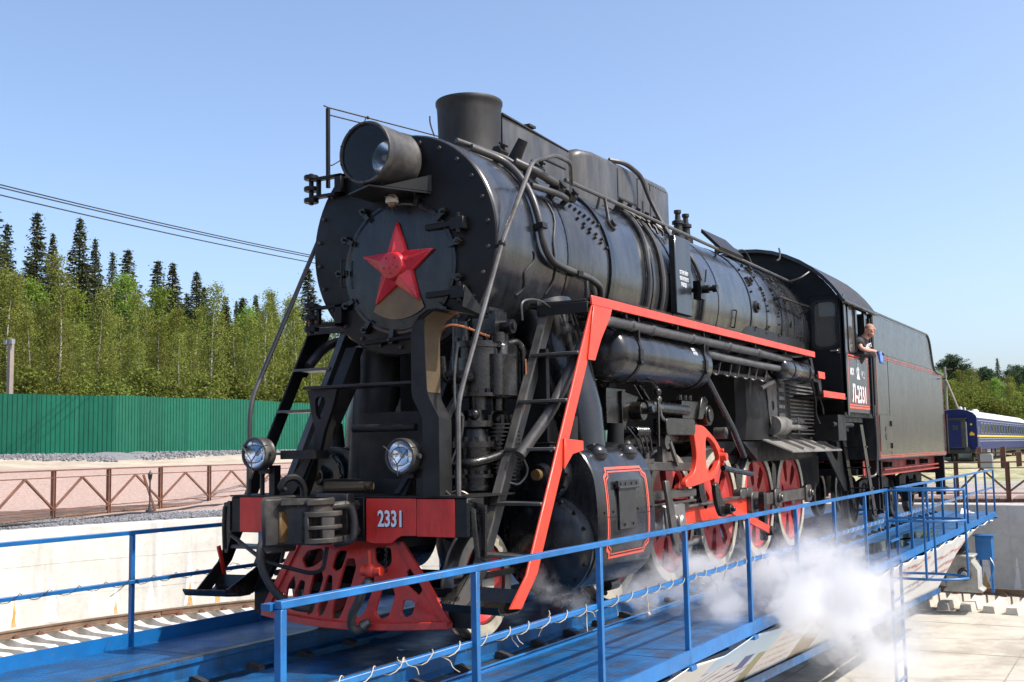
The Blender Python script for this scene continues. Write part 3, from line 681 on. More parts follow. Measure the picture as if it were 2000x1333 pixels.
MB().tube([(-1.02, 1.03, 3.66), (-1.1, .17, 2.06), (-1.1, .13, 1.9), (-1.1, .12, 1.2)], .021, 8, .08).build('handrail', 'pipe_dark', loco, label='grab rail beside the far front ladder')

# --- running boards: slatted walkway with red edge strip
for s in (1, -1):
    b = MB(); n_ = int((8.86-1.5)/.075)
    for i in range(n_): y = 1.52+i*.075; b.box(min(s*.95, s*1.56), max(s*.95, s*1.56), y, y+.042, 2.825, 2.85)
    b.box(min(s*1.0, s*1.02), max(s*1.0, s*1.02), 1.5, 8.86, 2.79, 2.824); b.box(min(s*1.3, s*1.32), max(s*1.3, s*1.32), 1.5, 8.86, 2.79, 2.824)
    g = b.build('walkway_grating', 'black_dull', loco, smooth=0); tag(g, kind='stuff')
    b = MB(); b.box(min(s*1.562, s*1.582), max(s*1.562, s*1.582), 1.49, 5.55, 2.79, 2.872); b.box(min(s*1.562, s*1.582), max(s*1.562, s*1.582), 5.556, 8.88, 2.79, 2.87); b.build('edge_strip', 'red_bright', loco, bevel=.003)
    b = MB()
    for y in (2.3, 3.6, 4.9, 6.2, 7.5, 8.7): b.bar((s*.95, y, 2.55), (s*1.5, y, 2.78), .04, .06); b.box(min(s*.95, s*1.55), max(s*.95, s*1.55), y-.02, y+.02, 2.75, 2.786)
    b.build('walkway_bracket', 'black_dull', loco)
# --- front ladders
def ladder(s):
    st = lambda x, pts, m_, lb=None: None
    root = None
    path = [(1.50, 2.80), (.25, .60), (.02, .40)]
    def stile(x, w_, mat_, lb):
        b = MB(); pr = []
        off = .055
        up = [(1.50, 2.79), (.24, .6), (-.02, .38)]; lo = [(1.50+.17, 2.79), (.24+.17, .6), (.145, .36)]
        b.plate(up+list(reversed(lo)), [], 'yz', min(x, x+w_), max(x, x+w_)); return b.build('ladder', mat_, loco, bevel=.004, label=lb)
    o = stile(s*1.56, s*.02, 'red_bright' if s > 0 else 'black_dull', ('near' if s > 0 else 'far')+' front ladder from the running board down to the steps')
    if s > 0:
        b = MB(); b.plate([(1.5, 2.785), (1.88, 2.785), (1.83, 2.7), (1.64, 2.5), (1.5, 2.3), (1.36, 2.3)], [], 'yz', 1.583, 1.595); b.plate([(.88, 1.63), (1.22, 1.61), (1.22, 1.53), (1.02, 1.5), (.86, 1.38)], [], 'yz', 1.583, 1.6); b.build('gusset', 'red_bright', o, bevel=.003)
    else:
        b = MB(); b.plate([(1.5, 2.785), (1.85, 2.785), (1.8, 2.7), (1.62, 2.5), (1.47, 2.3), (1.36, 2.3)], [], 'yz', -1.595, -1.583); b.build('gusset', 'black_dull', o)
    b = MB(); b.plate([(1.5, 2.79), (.24, .6), (-.02, .38), (.2, .36), (.465, .6), (1.725, 2.79)], [], 'yz', min(s*1.08, s*1.1), max(s*1.08, s*1.1)); b.plate([(1.5, 2.79), (.24, .6), (.26, .58), (1.52, 2.77)], [], 'yz', min(s*1.1, s*1.15), max(s*1.1, s*1.15)); b.build('inner_stile', 'black_worn', o)
    for z in (2.37, 1.96, 1.56, 1.13, .74):
        y = .24+(z-.6)*(1.26/2.19); MB().box(min(s*1.1, s*1.56), max(s*1.1, s*1.56), y-.03, y+.2, z-.026, z).build('rung', 'black_worn', o, bevel=.004)
    b = MB(); b.loft([[(s*1.08, y, z), (s*1.57, y, z-.01), (s*1.57, y, z-.025), (s*1.08, y, z-.015)] for y, z in ((-.18, .42), (-.15, .375), (.0, .36), (.12, .36), (.2, .4), (.24, .5))])
    b.plate([(-.18, .42), (.0, .36), (.14, .36), (.24, .6)], [], 'yz', min(s*1.06, s*1.075), max(s*1.06, s*1.075)); b.build('bottom_step', 'black_oily', o)
    b = MB(); b.box(min(s*.98, s*1.56), max(s*.98, s*1.56), 1.44, 1.66, 2.795, 2.815); b.box(min(s*1.08, s*1.56), max(s*1.08, s*1.56), 1.44, 1.455, 2.72, 2.8); b.box(min(s*1.06, s*1.075), max(s*1.06, s*1.075), 1.44, 1.7, 2.72, 2.87); b.cyl((s*1.53, 1.5, 2.8), (s*1.53, 1.5, 3.0), .022, .022, 8)
    b.tube([(s*1.08, 1.46, 2.815), (s*1.54, 1.46, 2.83)], .014, 6); b.build('top_step', 'black_dull', o, bevel=.003)
    MB().bar((s*1.1, .3, 1.0), (s*.7, .2, 1.05), .04, .06).build('ladder_stay', 'black_dull', o)
ladder(1); ladder(-1)
MB().bar((-1.545, .31, .43), (-1.545, .22, .74), .02, .035).build('red_stay', 'red_dark', loco)

# --- front stays, foot board, steps below the smokebox
b = MB(); b.box(-.5, .62, .12, .42, 2.085, 2.11); fb = b.build('foot_board', 'black_dull', loco, bevel=.004)
for s in (-1, 1):
    b = MB(); b.plate([(.87, 2.5), (.98, 2.5), (.98, 2.2), (.25, 1.2), (.08, 1.2), (.8, 2.25)], [], 'yz', s*.56-.02, s*.56+.02); b.plate([(.87, 2.5), (.98, 2.5), (.22, 1.2), (.1, 1.2)], [], 'yz', s*.56-.06, s*.56+.06) if s < 0 else None
    b.build('smokebox_stay', 'black_dull', loco)
b = MB().plate([(-.48, 2.08), (-.16, 2.08), (-.22, 1.9), (-.3, 1.72), (-.36, 1.5), (-.42, 1.5), (-.4, 1.75), (-.44, 1.9)], [smooth_poly([(-.4, 2.02), (-.28, 2.02), (-.3, 1.86), (-.35, 1.82), (-.39, 1.88)])], 'xz', .16, .2); b.build('foot_bracket', 'black_dull', loco)
b = MB(); b.box(-.62, -.28, -.02, .2, 1.5, 1.56)
for i in range(11): b.box(-.62+.032*i, -.606+.032*i, -.02, .2, 1.56, 1.572)
b.plate([(-.42, 1.5), (-.35, 1.5), (-.45, 1.32), (-.55, 1.2), (-.7, 1.2)], [], 'xz', .05, .09); b.build('small_step', 'black_dull', loco)
b = MB(); b.bar((.5, .1, 1.2), (.78, .75, 2.15), .07, .05); b.bar((.5, .12, 1.2), (.5, .9, 1.2), .1, .1); b.cyl((-.25, .5, 1.75), (.4, .5, 1.75), .035, .035, 10); b.box(-.5, .5, .9, 1.0, 1.2, 1.9); b.box(-.55, .55, .45, .55, 1.2, 1.32); b.build('front_brace', 'black_frame', loco)
b = MB(); b.tube([(-.35, .25, 1.27), (.15, .22, 1.27)], .035, 8); b.tube([(-.3, .18, 1.25), (.1, .2, 1.26)], .03, 8); b.build('cloth_roll', 'rust_inside', loco)
# --- steam pipes from smokebox to cylinders
b = MB(); b.tube([(.80, 2.0, 2.82), (1.02, 1.98, 2.35), (1.2, 1.95, 1.85), (1.26, 1.95, 1.5)], [.32, .27, .22, .19], 28); b.lathe([(0, .225), (.03, .225)], (1.185, 1.953, 1.88), Vector((.15, 0, -.85)), 28)
both(b, 'steam_pipe', 'black_paint', loco)
b = MB().tube([(-.52, 1.25, 2.55), (-.56, 1.22, 2.0), (-.62, 1.2, 1.25)], .2, 24); b.build('exhaust_pipe', 'black_dull', loco)
b = MB(); b.lathe([(0, .2), (.0, .42), (.12, .36), (.3, .3)], (.62, 2.0, 2.75), (.8, 0, -.35), 24) if False else None

# --- buffer-beam lamps
def front_lamp(x, z, lb):
    y = -.05
    b = MB().lathe([(y-.07, .118), (y-.075, .135), (y-.06, .142), (y-.02, .142), (y-.015, .135), (y+.03, .132), (y+.04, .138), (y+.06, .13), (y+.085, .1), (y+.09, 0)], (x, 0, z), (0, 1, 0), 36); o = b.build('marker_lamp', 'grey_lamp', loco, label=lb)
    MB().lathe([(y-.05, .12), (y-.03, .11), (y+.0, .09), (y+.03, .05), (y+.04, .0)], (x, 0, z), (0, 1, 0), 28).build('reflector', 'mirror', o)
    MB().lathe([(y-.068, .12), (y-.075, .06), (y-.078, 0)], (x, 0, z), (0, 1, 0), 28).build('lens', 'lamp_glass', o)
    MB().sphere((x, y-.03, z), .02, 8, 6).build('bulb', 'cream', o)
    b = MB(); b.tube([(x, y-.095, z-.15), (x, y-.1, z-.06), (x-.1, y-.095, z+.06), (x-.15, y-.07, z+.08)], .005, 6, .03); b.tube([(x, y-.1, z-.06), (x+.1, y-.095, z+.06), (x+.15, y-.07, z+.07)], .005, 6, .03); b.cyl((x+.135, y-.03, z), (x+.17, y-.03, z), .02, .02, 8); b.build('wire_guard', 'steel_rod', o)
    b = MB(); b.box(x+.06, x+.13, .02, .1, 1.2, z-.1) if x > 0 else b.box(x+.04, x+.1, .02, .1, 1.2, z-.1); b.cyl((x+.14, .05, 1.2), (x+.14, .05, z-.06), .018, .018, 8) if x > 0 else b.cyl((x-.06, .05, 1.2), (x-.06, .05, z-.1), .02, .02, 8)
    b.box(x-.04, x+.06, -.02, .06, z-.17, z-.13); b.build('lamp_post', 'black_dull', o)
    return o
front_lamp(.67, 1.51, 'round marker lamp with wire guard on the near end of the beam')
front_lamp(-.82, 1.55, 'round marker lamp with brown glass on the far end of the beam')

# --- splash shield in front of the compressor
b = MB(); prof = [(.84, 1.2), (.84, 1.8), (.82, 1.84), (.75, 1.96), (.74, 2.02), (.74, 2.45), (.76, 2.53), (.81, 2.6), (.89, 2.645), (.98, 2.65), (1.08, 2.625)]
b.loft([[(x, -.02, z), (x, .34, z), (x+.014, .34, z-.004), (x+.014, -.02, z-.004)] for x, z in prof]); shd = b.build('splash_shield', 'black_dull', loco, smooth=30, label='bent sheet shield in front of the air pump')
b = MB().loft([[(x+.016, .02, z-.006), (x+.016, .33, z-.006), (x+.02, .33, z-.008), (x+.02, .02, z-.008)] for x, z in prof[4:9]]); b.build('shield_lining', 'rust_inside', shd, smooth=30)
prof2 = [(.832, .98, 1.2), (.832, .98, 1.8), (.81, .96, 1.84), (.742, .89, 1.96), (.732, .87, 2.02), (.732, .85, 2.45), (.752, .85, 2.52), (.8, .86, 2.57)]
b = MB(); b.loft([[(x0, -.04, z), (x1, -.03, z), (x1, -.022, z), (x0, -.026, z)] for x0, x1, z in prof2])
b.loft([[(x-.012, -.035, z+.004), (x-.012, .35, z+.004), (x-.002, .35, z), (x-.002, -.035, z)] for x, z in prof]); b.build('shield_face', 'black_dull', shd, smooth=30)

# --- compound air pump
cpr = thing  # alias kept simple
b = MB(); b.lathe([(1.97, .0), (1.97, .2), (2.0, .2), (2.0, .175), (2.38, .175), (2.38, .205), (2.43, .205), (2.43, .1), (2.47, .1), (2.47, .06), (2.55, .055), (2.56, 0)], (1.02, .5, 0), (0, 0, 1), 32); pump = b.build('air_pump', 'black_oily', loco)
b = MB().loft([[(x, y, z) for x, y in rnd_rect(.3*k, .32*k, .09*k, 4, 1.08, .72)] for z, k in ((1.96, .92), (1.98, 1), (2.4, 1), (2.42, .92))]); b.build('pump_jacket', 'black_oily', pump)
b = MB().loft([[(x, y, z) for x, y in rnd_rect(.5, .34, .06, 4, 1.02, .6)] for z in (1.98, 2.32)]); b.build('steam_block', 'black_oily', pump)
b = MB(); b.lathe([(1.86, .08), (1.97, .08)], (1.02, .5, 0), (0, 0, 1), 16); b.lathe([(1.86, .06), (1.97, .06)], (1.08, .72, 0), (0, 0, 1), 16)
b.lathe([(1.2, .0), (1.2, .19), (1.24, .19), (1.24, .165), (1.3, .165), (1.3, .2), (1.33, .2), (1.33, .16), (1.55, .16), (1.55, .19), (1.6, .19), (1.6, .12), (1.7, .1), (1.72, .16), (1.77, .16), (1.77, .09), (1.86, .08)], (1.0, .46, 0), (0, 0, 1), 32); b.build('low_pressure_cylinder', 'black_oily', pump)
b = MB(); b.lathe([(1.2, 0), (1.2, .12), (1.75, .12), (1.75, .0)], (1.09, .71, 0), (0, 0, 1), 28); 
for i in range(16): z = 1.24+i*.033; b.lathe([(z, .12), (z, .185), (z+.012, .185), (z+.012, .12)], (1.09, .71, 0), (0, 0, 1), 28)
b.build('finned_cylinder', 'black_oily', pump)
b = MB(); b.box(1.02, 1.24, .42, .62, 2.48, 2.68); b.box(1.06, 1.2, .4, .64, 2.66, 2.71); b.cyl((1.2, .55, 2.55), (1.34, .55, 2.55), .06, .06, 14); b.cyl((1.3, .55, 2.55), (1.36, .55, 2.55), .03, .03, 8)
b.cyl((1.15, .7, 2.4), (1.15, .7, 2.52), .05, .05, 12); b.cyl((1.22, .5, 2.42), (1.22, .5, 2.5), .07, .07, 12); b.cyl((.94, .4, 2.42), (.94, .4, 2.6), .07, .06, 14); b.cyl((.9, .35, 2.3), (.9, .35, 2.62), .03, .03, 10)
for i in range(12):
    a = 2*PI*i/12
    for zc_ in (2.43, 2.0, 1.6, 1.33): b.cyl((1.02+.185*math.cos(a), .5+.185*math.sin(a)-.02, zc_), (1.02+.185*math.cos(a), .5+.185*math.sin(a)-.02, zc_+.035), .014, .014, 6)
for i in range(8):
    a = 2*PI*i/8; b.cyl((1.09+.13*math.cos(a), .71+.13*math.sin(a), 1.74), (1.09+.13*math.cos(a), .71+.13*math.sin(a), 1.82), .02, .02, 6)
b.sphere((1.09, .71, 1.78), .07, 12, 8); b.sphere((.93, .33, 1.82), .05, 12, 8); b.sphere((1.08, .33, 1.82), .05, 12, 8); b.build('pump_valve', 'black_oily', pump)
b = MB(); b.tube([(1.12, .82, 2.43), (1.15, .95, 2.46), (1.18, 1.0, 2.38), (1.18, 1.0, 2.1)], .038, 10, .07); b.tube([(.9, .3, 2.1), (.88, .18, 2.12), (.88, .16, 2.3)], .035, 10, .06); b.tube([(.95, .2, 2.13), (1.05, .2, 2.12), (1.12, .25, 2.14)], .055, 12, .05)
b.tube([(.95, .2, 1.42), (1.12, .18, 1.42), (1.2, .36, 1.45), (1.24, .55, 1.5)], .04, 10, .08); b.build('pump_pipe', 'black_oily', pump)
b = MB(); b.tube(spline([(.9, .1, 2.46), (.98, .1, 2.54), (1.08, .2, 2.53), (1.2, .28, 2.47), (1.26, .3, 2.45)]), .011, 6); b.build('copper_pipe', 'copper', pump, label='bare copper pipe over the air pump')
b = MB(); b.tube(spline([(1.26, .9, 2.3), (1.27, .88, 2.1), (1.27, .84, 1.9), (1.24, .76, 1.76), (1.14, .66, 1.72)]), .009, 6); b.build('copper_pipe', 'copper', pump, label='copper pipe behind the near ladder')
b = MB()
for pts in ([(1.06, .14, 2.4), (1.03, .13, 2.2), (1.03, .12, 1.95), (1.05, .12, 1.85), (1.1, .13, 1.8)], [(.88, -.02, 2.05), (.9, -.03, 1.6), (.92, -.03, 1.4), (.98, -.02, 1.25), (1.08, 0, 1.15), (1.15, .02, 1.05)], [(.8, .05, 2.25), (.8, .03, 2.45), (.86, .03, 2.5), (.95, .04, 2.5)], [(1.12, .1, 1.8), (1.1, .1, 1.65), (1.02, .08, 1.45), (.95, .05, 1.2)], [(1.2, .2, 1.1), (1.1, .1, 1.2), (1.0, .05, 1.18), (.95, .03, 1.1)], [(1.42, .5, 1.5), (1.45, .55, 1.35), (1.4, .5, 1.25), (1.34, .45, 1.26)], [(1.4, .6, 2.6), (1.42, .58, 2.75), (1.4, .9, 2.8), (1.35, 1.3, 2.75)]):
    b.tube(spline(pts), .009, 6)
b.build('oil_line', 'steel_rod', pump)
b = MB(); b.bar((1.42, 1.3, 1.62), (1.0, .7, 1.45), .03, .3) if False else b.box(.95, 1.35, 1.1, 1.16, 1.2, 2.4); b.box(.75, 1.45, .95, 1.1, 1.5, 1.56); b.build('pump_bracket', 'black_dull', pump)
pump.location = (-.17, .27, .02)
b = MB(); b.add([(1.0, .3, 2.72), (1.18, .42, 2.62), (1.0, .45, 2.6), (1.02, .32, 2.9)], [(0,1,2),(0,2,3),(0,3,1),(1,3,2)]); b.build('deflector', 'black_soot', pump)
# --- cylinders
prof = smooth_poly([(.72, 1.48), (1.0, 1.60), (1.3, 1.61), (1.52, 1.53), (1.64, 1.33), (1.67, 1.05), (1.67, .75), (1.6, .5), (1.42, .35), (1.15, .31), (.9, .38), (.75, .6)], 4)
for s in (1, -1):
    b = MB().loft([[(s*(1.15+(x-1.15)*k), y, .96+(z-.96)*k) for x, z in prof] for y, k in ((1.33, .985), (1.345, 1), (2.55, 1), (2.565, .985))]); cy = b.build('cylinder', 'black_paint', loco, smooth=30, label='near cylinder casing with red lining' if s > 0 else None)
    b = MB(); b.lathe([(1.335, .43), (1.28, .43), (1.27, .4), (1.25, .38), (1.22, .34), (1.2, .0)], (s*1.2, 0, .73), (0, 1, 0), 48)
    for i in range(16): a = 2*PI*i/16; b.cyl((s*1.2+.395*math.cos(a), 1.245, .73+.395*math.sin(a)), (s*1.2+.395*math.cos(a), 1.28, .73+.395*math.sin(a)), .018, .018, 6)
    b.build('cylinder_cover', 'black_paint', cy)
    b = MB(); b.lathe([(1.335, .24), (1.27, .24), (1.26, .22), (1.24, .21), (1.235, .1), (1.15, .08), (1.14, 0)], (s*1.2, 0, 1.33), (0, 1, 0), 36)
    for i in range(12): a = 2*PI*i/12; b.cyl((s*1.2+.215*math.cos(a), 1.24, 1.33+.215*math.sin(a)), (s*1.2+.215*math.cos(a), 1.275, 1.33+.215*math.sin(a)), .016, .016, 6)
    b.build('valve_cover', 'black_paint', cy)
    b = MB(); b.cyl((s*1.2, 1.1, 1.33), (s*1.2, 1.15, 1.33), .045, .05, 12); b.build('spindle_cap', 'bronze_rust', cy)
    b = MB()
    for y0 in (1.55, 2.2): b.sphere((s*1.5, y0+.1, 1.5), .1, 14, 8, (1.1, 1.1, .9)); b.box(min(s*1.42, s*1.6), max(s*1.42, s*1.6), y0+.02, y0+.18, 1.38, 1.5) if False else None
    b.build('relief_cover', 'black_paint', cy)
    b = MB(); b.cyl((s*1.28, 1.56, 1.55), (s*1.3, 1.56, 1.83), .09, .075, 16); b.cyl((s*1.3, 2.5, 1.5), (s*1.32, 2.5, 1.78), .085, .075, 16); b.build('inspection_stub', 'black_dull', cy)
    b = MB()
    for y in (1.5, 1.9, 2.35): b.tube([(s*1.2, y, .34), (s*1.2, y, .24), (s*1.28, y-.1, .22)], .025, 8, .04)
    b.cyl((s*1.25, 1.35, .24), (s*1.25, 1.6, .24), .05, .05, 12); b.cyl((s*1.25, 2.35, .28), (s*1.25, 2.55, .28), .055, .055, 12); b.build('drain_cock', 'black_oily', cy)
    if s > 0:
        # red lining with notched corners, two lines
        def lining(y0, y1, z0, z1, k, t):
            P = [(y0+k, z1), (y1-k, z1), (y1-k, z1-k*.55), (y1, z1-k), (y1, z0+k), (y1-k, z0+k*.55), (y1-k, z0), (y0+k, z0), (y0+k, z0+k*.55), (y0, z0+k), (y0, z1-k), (y0+k, z1-k*.55)]
            cyy, czz = (y0+y1)/2, (z0+z1)/2
            I = [(cyy+(y-cyy)*(1-2*t/(y1-y0)), czz+(z-czz)*(1-2*t/(z1-z0))) for y, z in P]
            def xf(y, z):   # follow the casing surface
                if z > 1.05: return 1.671-.52*max(0, z-1.05)**2*1.2-.03*(z-1.05)
                if z < .75: return 1.671-.9*(.75-z)**2*2.2
                return 1.671
            m_ = MB(); m_.plate(P, [I], 'yz', 0, .004, None)
            # densify along z by moving vertices only (outline already has the corner points)
            for v in m_.v: v.x += xf(v.y, v.z)+.002
            return m_
        def strip(pts, t):
            m_ = MB()
            return m_
        def surf_x(z):
            best = None
            for (xa, za), (xb, zb) in zip(prof, prof[1:]+prof[:1]):
                if xa > 1.2 and xb > 1.2 and min(za, zb)-1e-6 <= z <= max(za, zb)+1e-6 and abs(za-zb) > 1e-6:
                    x = xa+(xb-xa)*(z-za)/(zb-za); best = x if best is None else max(best, x)
            return best or 1.67
        def line(y0, y1, z0, z1, k, t):
            P = [(y0+k, z1), (y1-k, z1), (y1-k*.8, z1-k*.6), (y1-k*.3, z1-k*.85), (y1, z1-k), (y1, z0+k), (y1-k*.3, z0+k*.85), (y1-k*.8, z0+k*.6), (y1-k, z0), (y0+k, z0), (y0+k*.8, z0+k*.6), (y0+k*.3, z0+k*.85), (y0, z0+k), (y0, z1-k), (y0+k*.3, z1-k*.85), (y0+k*.8, z1-k*.6)]
            D = []
            for (a, c), (d_, e) in zip(P, P[1:]+P[:1]):
                n_ = max(1, int(math.hypot(d_-a, e-c)/.05))
                for i in range(n_): D.append((a+(d_-a)*i/n_, c+(e-c)*i/n_))
            cy_, cz_ = (y0+y1)/2, (z0+z1)/2; sy_, sz_ = 1-2*t/(y1-y0), 1-2*t/(z1-z0); m_ = MB(); n_ = len(D); vs = []
            for y, z in D: vs.append((surf_x(z)+.004, y, z))
            for y, z in D:
                y2, z2 = cy_+(y-cy_)*sy_, cz_+(z-cz_)*sz_; vs.append((surf_x(z2)+.004, y2, z2))
            m_.add(vs, [(i, (i+1) % n_, n_+(i+1) % n_, n_+i) for i in range(n_)]); return m_
        line(1.5, 2.42, .6, 1.38, .075, .022).build('lining', 'red_line', cy, smooth=60)
        line(1.535, 2.385, .635, 1.345, .07, .011).build('lining', 'red_line', cy, smooth=60)
        b = MB(); b.box(1.672, 1.69, 1.72, 2.08, .84, 1.2); hatch = b.build('hatch', 'hatch_black', cy, bevel=.003)
        b = MB(); b.box(1.672, 1.7, 1.68, 2.12, 1.2, 1.26); b.cyl((1.7, 1.68, 1.2), (1.7, 2.12, 1.2), .012, .012, 8)
        for y in (1.73, 1.83, 1.96, 2.07): b.cyl((1.7, y, 1.235), (1.71, y, 1.235), .012, .012, 8)
        for y in (1.82, 2.0): b.cyl((1.69, y, .88), (1.705, y, .88), .012, .012, 8)
        b.build('hatch_hinge', 'hatch_black', hatch)
        b = MB()
        for y in (1.45, 1.62, 2.15, 2.47): b.cyl((1.665, y, 1.0), (1.682, y, 1.0), .011, .01, 6)
        b.box(1.668, 1.674, 1.345, 2.55, .955, .962); b.build('casing_screw', 'black_dull', cy)

# --- air reservoirs and pipes under the running board
for s in (1, -1):
    dome_ = [(2.2+.14*(1-math.cos(PI/2*i/6)), .26*math.sin(PI/2*i/6)) for i in range(7)]; dome2 = [(4.78-y+2.2, r) for y, r in reversed(dome_)]
    b = MB().lathe(dome_+[(2.5, .262), (2.52, .266), (4.5, .266), (4.52, .262)]+dome2, (s*1.28, 0, 2.44), (0, 1, 0), 44); t = b.build('air_tank', 'black_paint', loco, label='large air tank hanging under the near running board' if s > 0 else None)
    for y in (2.62, 4.42):
        b = MB().lathe([(y-.025, .268), (y-.025, .276), (y+.025, .276), (y+.025, .268)], (s*1.28, 0, 2.44), (0, 1, 0), 44); b.bar((s*1.52, y, 2.5), (s*1.52, y, 2.8), .03, .03); b.box(min(s*1.53, s*1.56), max(s*1.53, s*1.56), y-.04, y+.04, 2.38, 2.48); b.cyl((s*1.54, y-.03, 2.35), (s*1.54, y+.03, 2.35), .025, .025, 8); b.build('tank_strap', 'black_dull', t)
    dm = [(7.55+.1*(1-math.cos(PI/2*i/5)), .155*math.sin(PI/2*i/5)) for i in range(6)]
    b = MB().lathe(dm+[(8.9, .155), (8.98, .1), (9.0, 0)], (s*1.4, 0, 2.57), (0, 1, 0), 32); t2 = b.build('air_tank', 'black_paint', loco, label='small air tank in front of the cab' if s > 0 else None)
    for y in (7.95, 8.75): MB().lathe([(y-.02, .156), (y-.02, .162), (y+.02, .162), (y+.02, .156)], (s*1.4, 0, 2.57), (0, 1, 0), 32).build('tank_strap', 'black_dull', t2)
    b = MB(); b.tube(([(s*1.25, .75, 1.5), (s*1.38, 1.05, 1.85)] if s > 0 else [(s*1.5, 1.4, 2.4)])+[(s*1.5, 1.62, 2.6), (s*1.5, 1.9, 2.7), (s*1.5, 6.6, 2.7), (s*1.45, 8.0, 2.7)], .05, 12, .14); p = b.build('main_air_pipe', 'pipe_dark', loco)
    b = MB()
    for y in (2.5, 3.0, 4.1, 5.3, 6.4): b.lathe([(y-.04, .05), (y-.03, .06), (y+.03, .06), (y+.04, .05)], (s*1.5, 0, 2.7), (0, 1, 0), 12)
    b.build('pipe_coupling', 'pipe_dark', p)
    MB().tube([(s*1.2, 4.55, 2.62), (s*1.45, 4.75, 2.58), (s*1.45, 5.3, 2.57), (s*1.42, 7.6, 2.57)], .045, 12, .12).build('tank_pipe', 'pipe_grey', loco)
    MB().tube([(s*1.2, 4.5, 2.42), (s*1.3, 5.2, 2.42), (s*1.3, 7.8, 2.42)], .025, 8, .1).build('tank_pipe', 'pipe_dark', loco)
b = MB(); 
for y in (5.2, 5.6, 5.9, 6.3, 6.6, 7.0): b.tube([(1.3, y, 2.42), (1.38, y+.05, 2.36), (1.4, y+.1, 2.52)], .012, 6, .04)
b.cyl((1.35, 7.0, 2.28), (1.35, 7.6, 2.4), .03, .03, 8); b.sphere((1.4, 7.65, 2.42), .05, 10, 8)
b.build('pipe_fitting', 'pipe_dark', loco)
# tank inscription
for k, s_ in enumerate(('200 Л', '8 АТМ')):
    th = 28-10*k; c = Vector((1.28+.2685*math.cos(RAD(th)), 4.08, 2.44+.2685*math.sin(RAD(th))))
    place(text_mb(s_, .05, .002, .001, .8), c, (0, 1, 0), (-math.sin(RAD(th)), 0, math.cos(RAD(th)))).build('tank_stencil', 'white_letter', loco, smooth=0)
# tank drain cock
b = MB(); b.cyl((1.28, 3.6, 2.2), (1.28, 3.6, 2.08), .03, .025, 10); b.sphere((1.3, 3.6, 2.04), .045, 12, 8); b.bar((1.32, 3.45, 2.0), (1.32, 3.7, 1.95), .012, .03); b.tube([(1.3, 3.62, 2.02), (1.32, 3.64, 1.85), (1.34, 3.75, 1.8), (1.34, 3.95, 1.8)], .018, 8, .05); b.build('drain_valve', 'steel_rod', loco)

# --- wheels
def wheel_mesh(R, drv):
    mb = MB()
    rim_in = R-.115
    if drv:
        holes_ = []
        n_ = 7
        for i in range(n_):
            if i == 0: continue
            a = 2*PI*i/n_
            P = [(.24, -.035), (.3, -.065), (.48, -.095), (.57, -.085), (.595, 0), (.57, .085), (.48, .095), (.3, .065), (.24, .035)]
            holes_.append(smooth_poly([(r*math.cos(a)-t_*math.sin(a), r*math.sin(a)+t_*math.cos(a)) for r, t_ in P], 2))
        mb.plate(circ(rim_in+.005, 48), holes_, 'yz', .745, .80)
        mb.lathe([(.73, rim_in+.01), (.82, rim_in+.01), (.83, rim_in-.03), (.80, rim_in-.06)], (0, 0, 0), (1, 0, 0), 48)
        mb.prism([(.12*math.cos(t), .12*math.sin(t)) for t in [PI/2+PI*i/8 for i in range(9)]]+[(.4+.12*math.cos(t), .12*math.sin(t)) for t in [-PI/2+PI*i/8 for i in range(9)]], 'yz', .74, .87)
        mb.prism([(-(rim_in)*math.cos(t), rim_in*math.sin(t)) for t in [-.75+1.5*i/12 for i in range(13)]], 'yz', .75, .845)
    else:
        mb.lathe([(.82, rim_in+.01), (.83, rim_in-.02), (.80, rim_in-.05), (.77, .26), (.785, .2), (.83, .15), (.835, .0)], (0, 0, 0), (1, 0, 0), 40); mb.lathe([(.74, 0), (.74, rim_in)], (0, 0, 0), (1, 0, 0), 40)
    return mb
def tyre_mesh(R):
    face = MB().lathe([(.849, R-.11), (.852, R-.11), (.852, R-.012), (.849, R-.01)], (0, 0, 0), (1, 0, 0), 64)
    tread = MB().lathe([(.85, R-.115), (.72, R-.115), (.72, R+.02), (.728, R+.028), (.74, R+.027), (.752, R+.008), (.84, R-.003), (.85, R-.01)], (0, 0, 0), (1, 0, 0), 64)
    return face, tread
for R_, ys, drv in ((.45, [LEADY], False), (.75, DY, True)):
    c_ = wheel_mesh(R_, drv).mesh('wheel_centre'); c_.materials.append(MAT['red_wheel']); f_, t_ = tyre_mesh(R_); f_ = f_.mesh('tyre_face'); f_.materials.append(MAT['tyre_face']); t_ = t_.mesh('tyre'); t_.materials.append(MAT['steel_tread'])
    hub = MB().lathe([(.83, .1), (.885, .1), (.89, .085), (.892, 0)], (0, 0, 0), (1, 0, 0), 24).mesh('hub'); hub.materials.append(MAT['tyre_face'])
    for y in ys:
        for s in (1, -1):
            w_ = bpy.data.objects.new('wheel', None); link(w_, loco); w_.location = (0, y, R_); BASE[w_] = Vector((0, y, R_)); w_.scale = (s, 1, 1)
            for me in (c_, f_, t_, hub):
                o = bpy.data.objects.new(me.name, me); link(o, w_)
            w_['label'] = ('red leading wheel' if not drv else 'red driving wheel')
    b = MB()
    for y in ys: b.cyl((-.73, y, R_), (.73, y, R_), .09, .09, 16)
    b.build('axle', 'black_frame', loco)
for y in [LEADY]:
    b = MB(); b.box(.9, .95, y-.55, y+.5, .5, .545); both(b, 'axle_box', 'black_dull', loco)

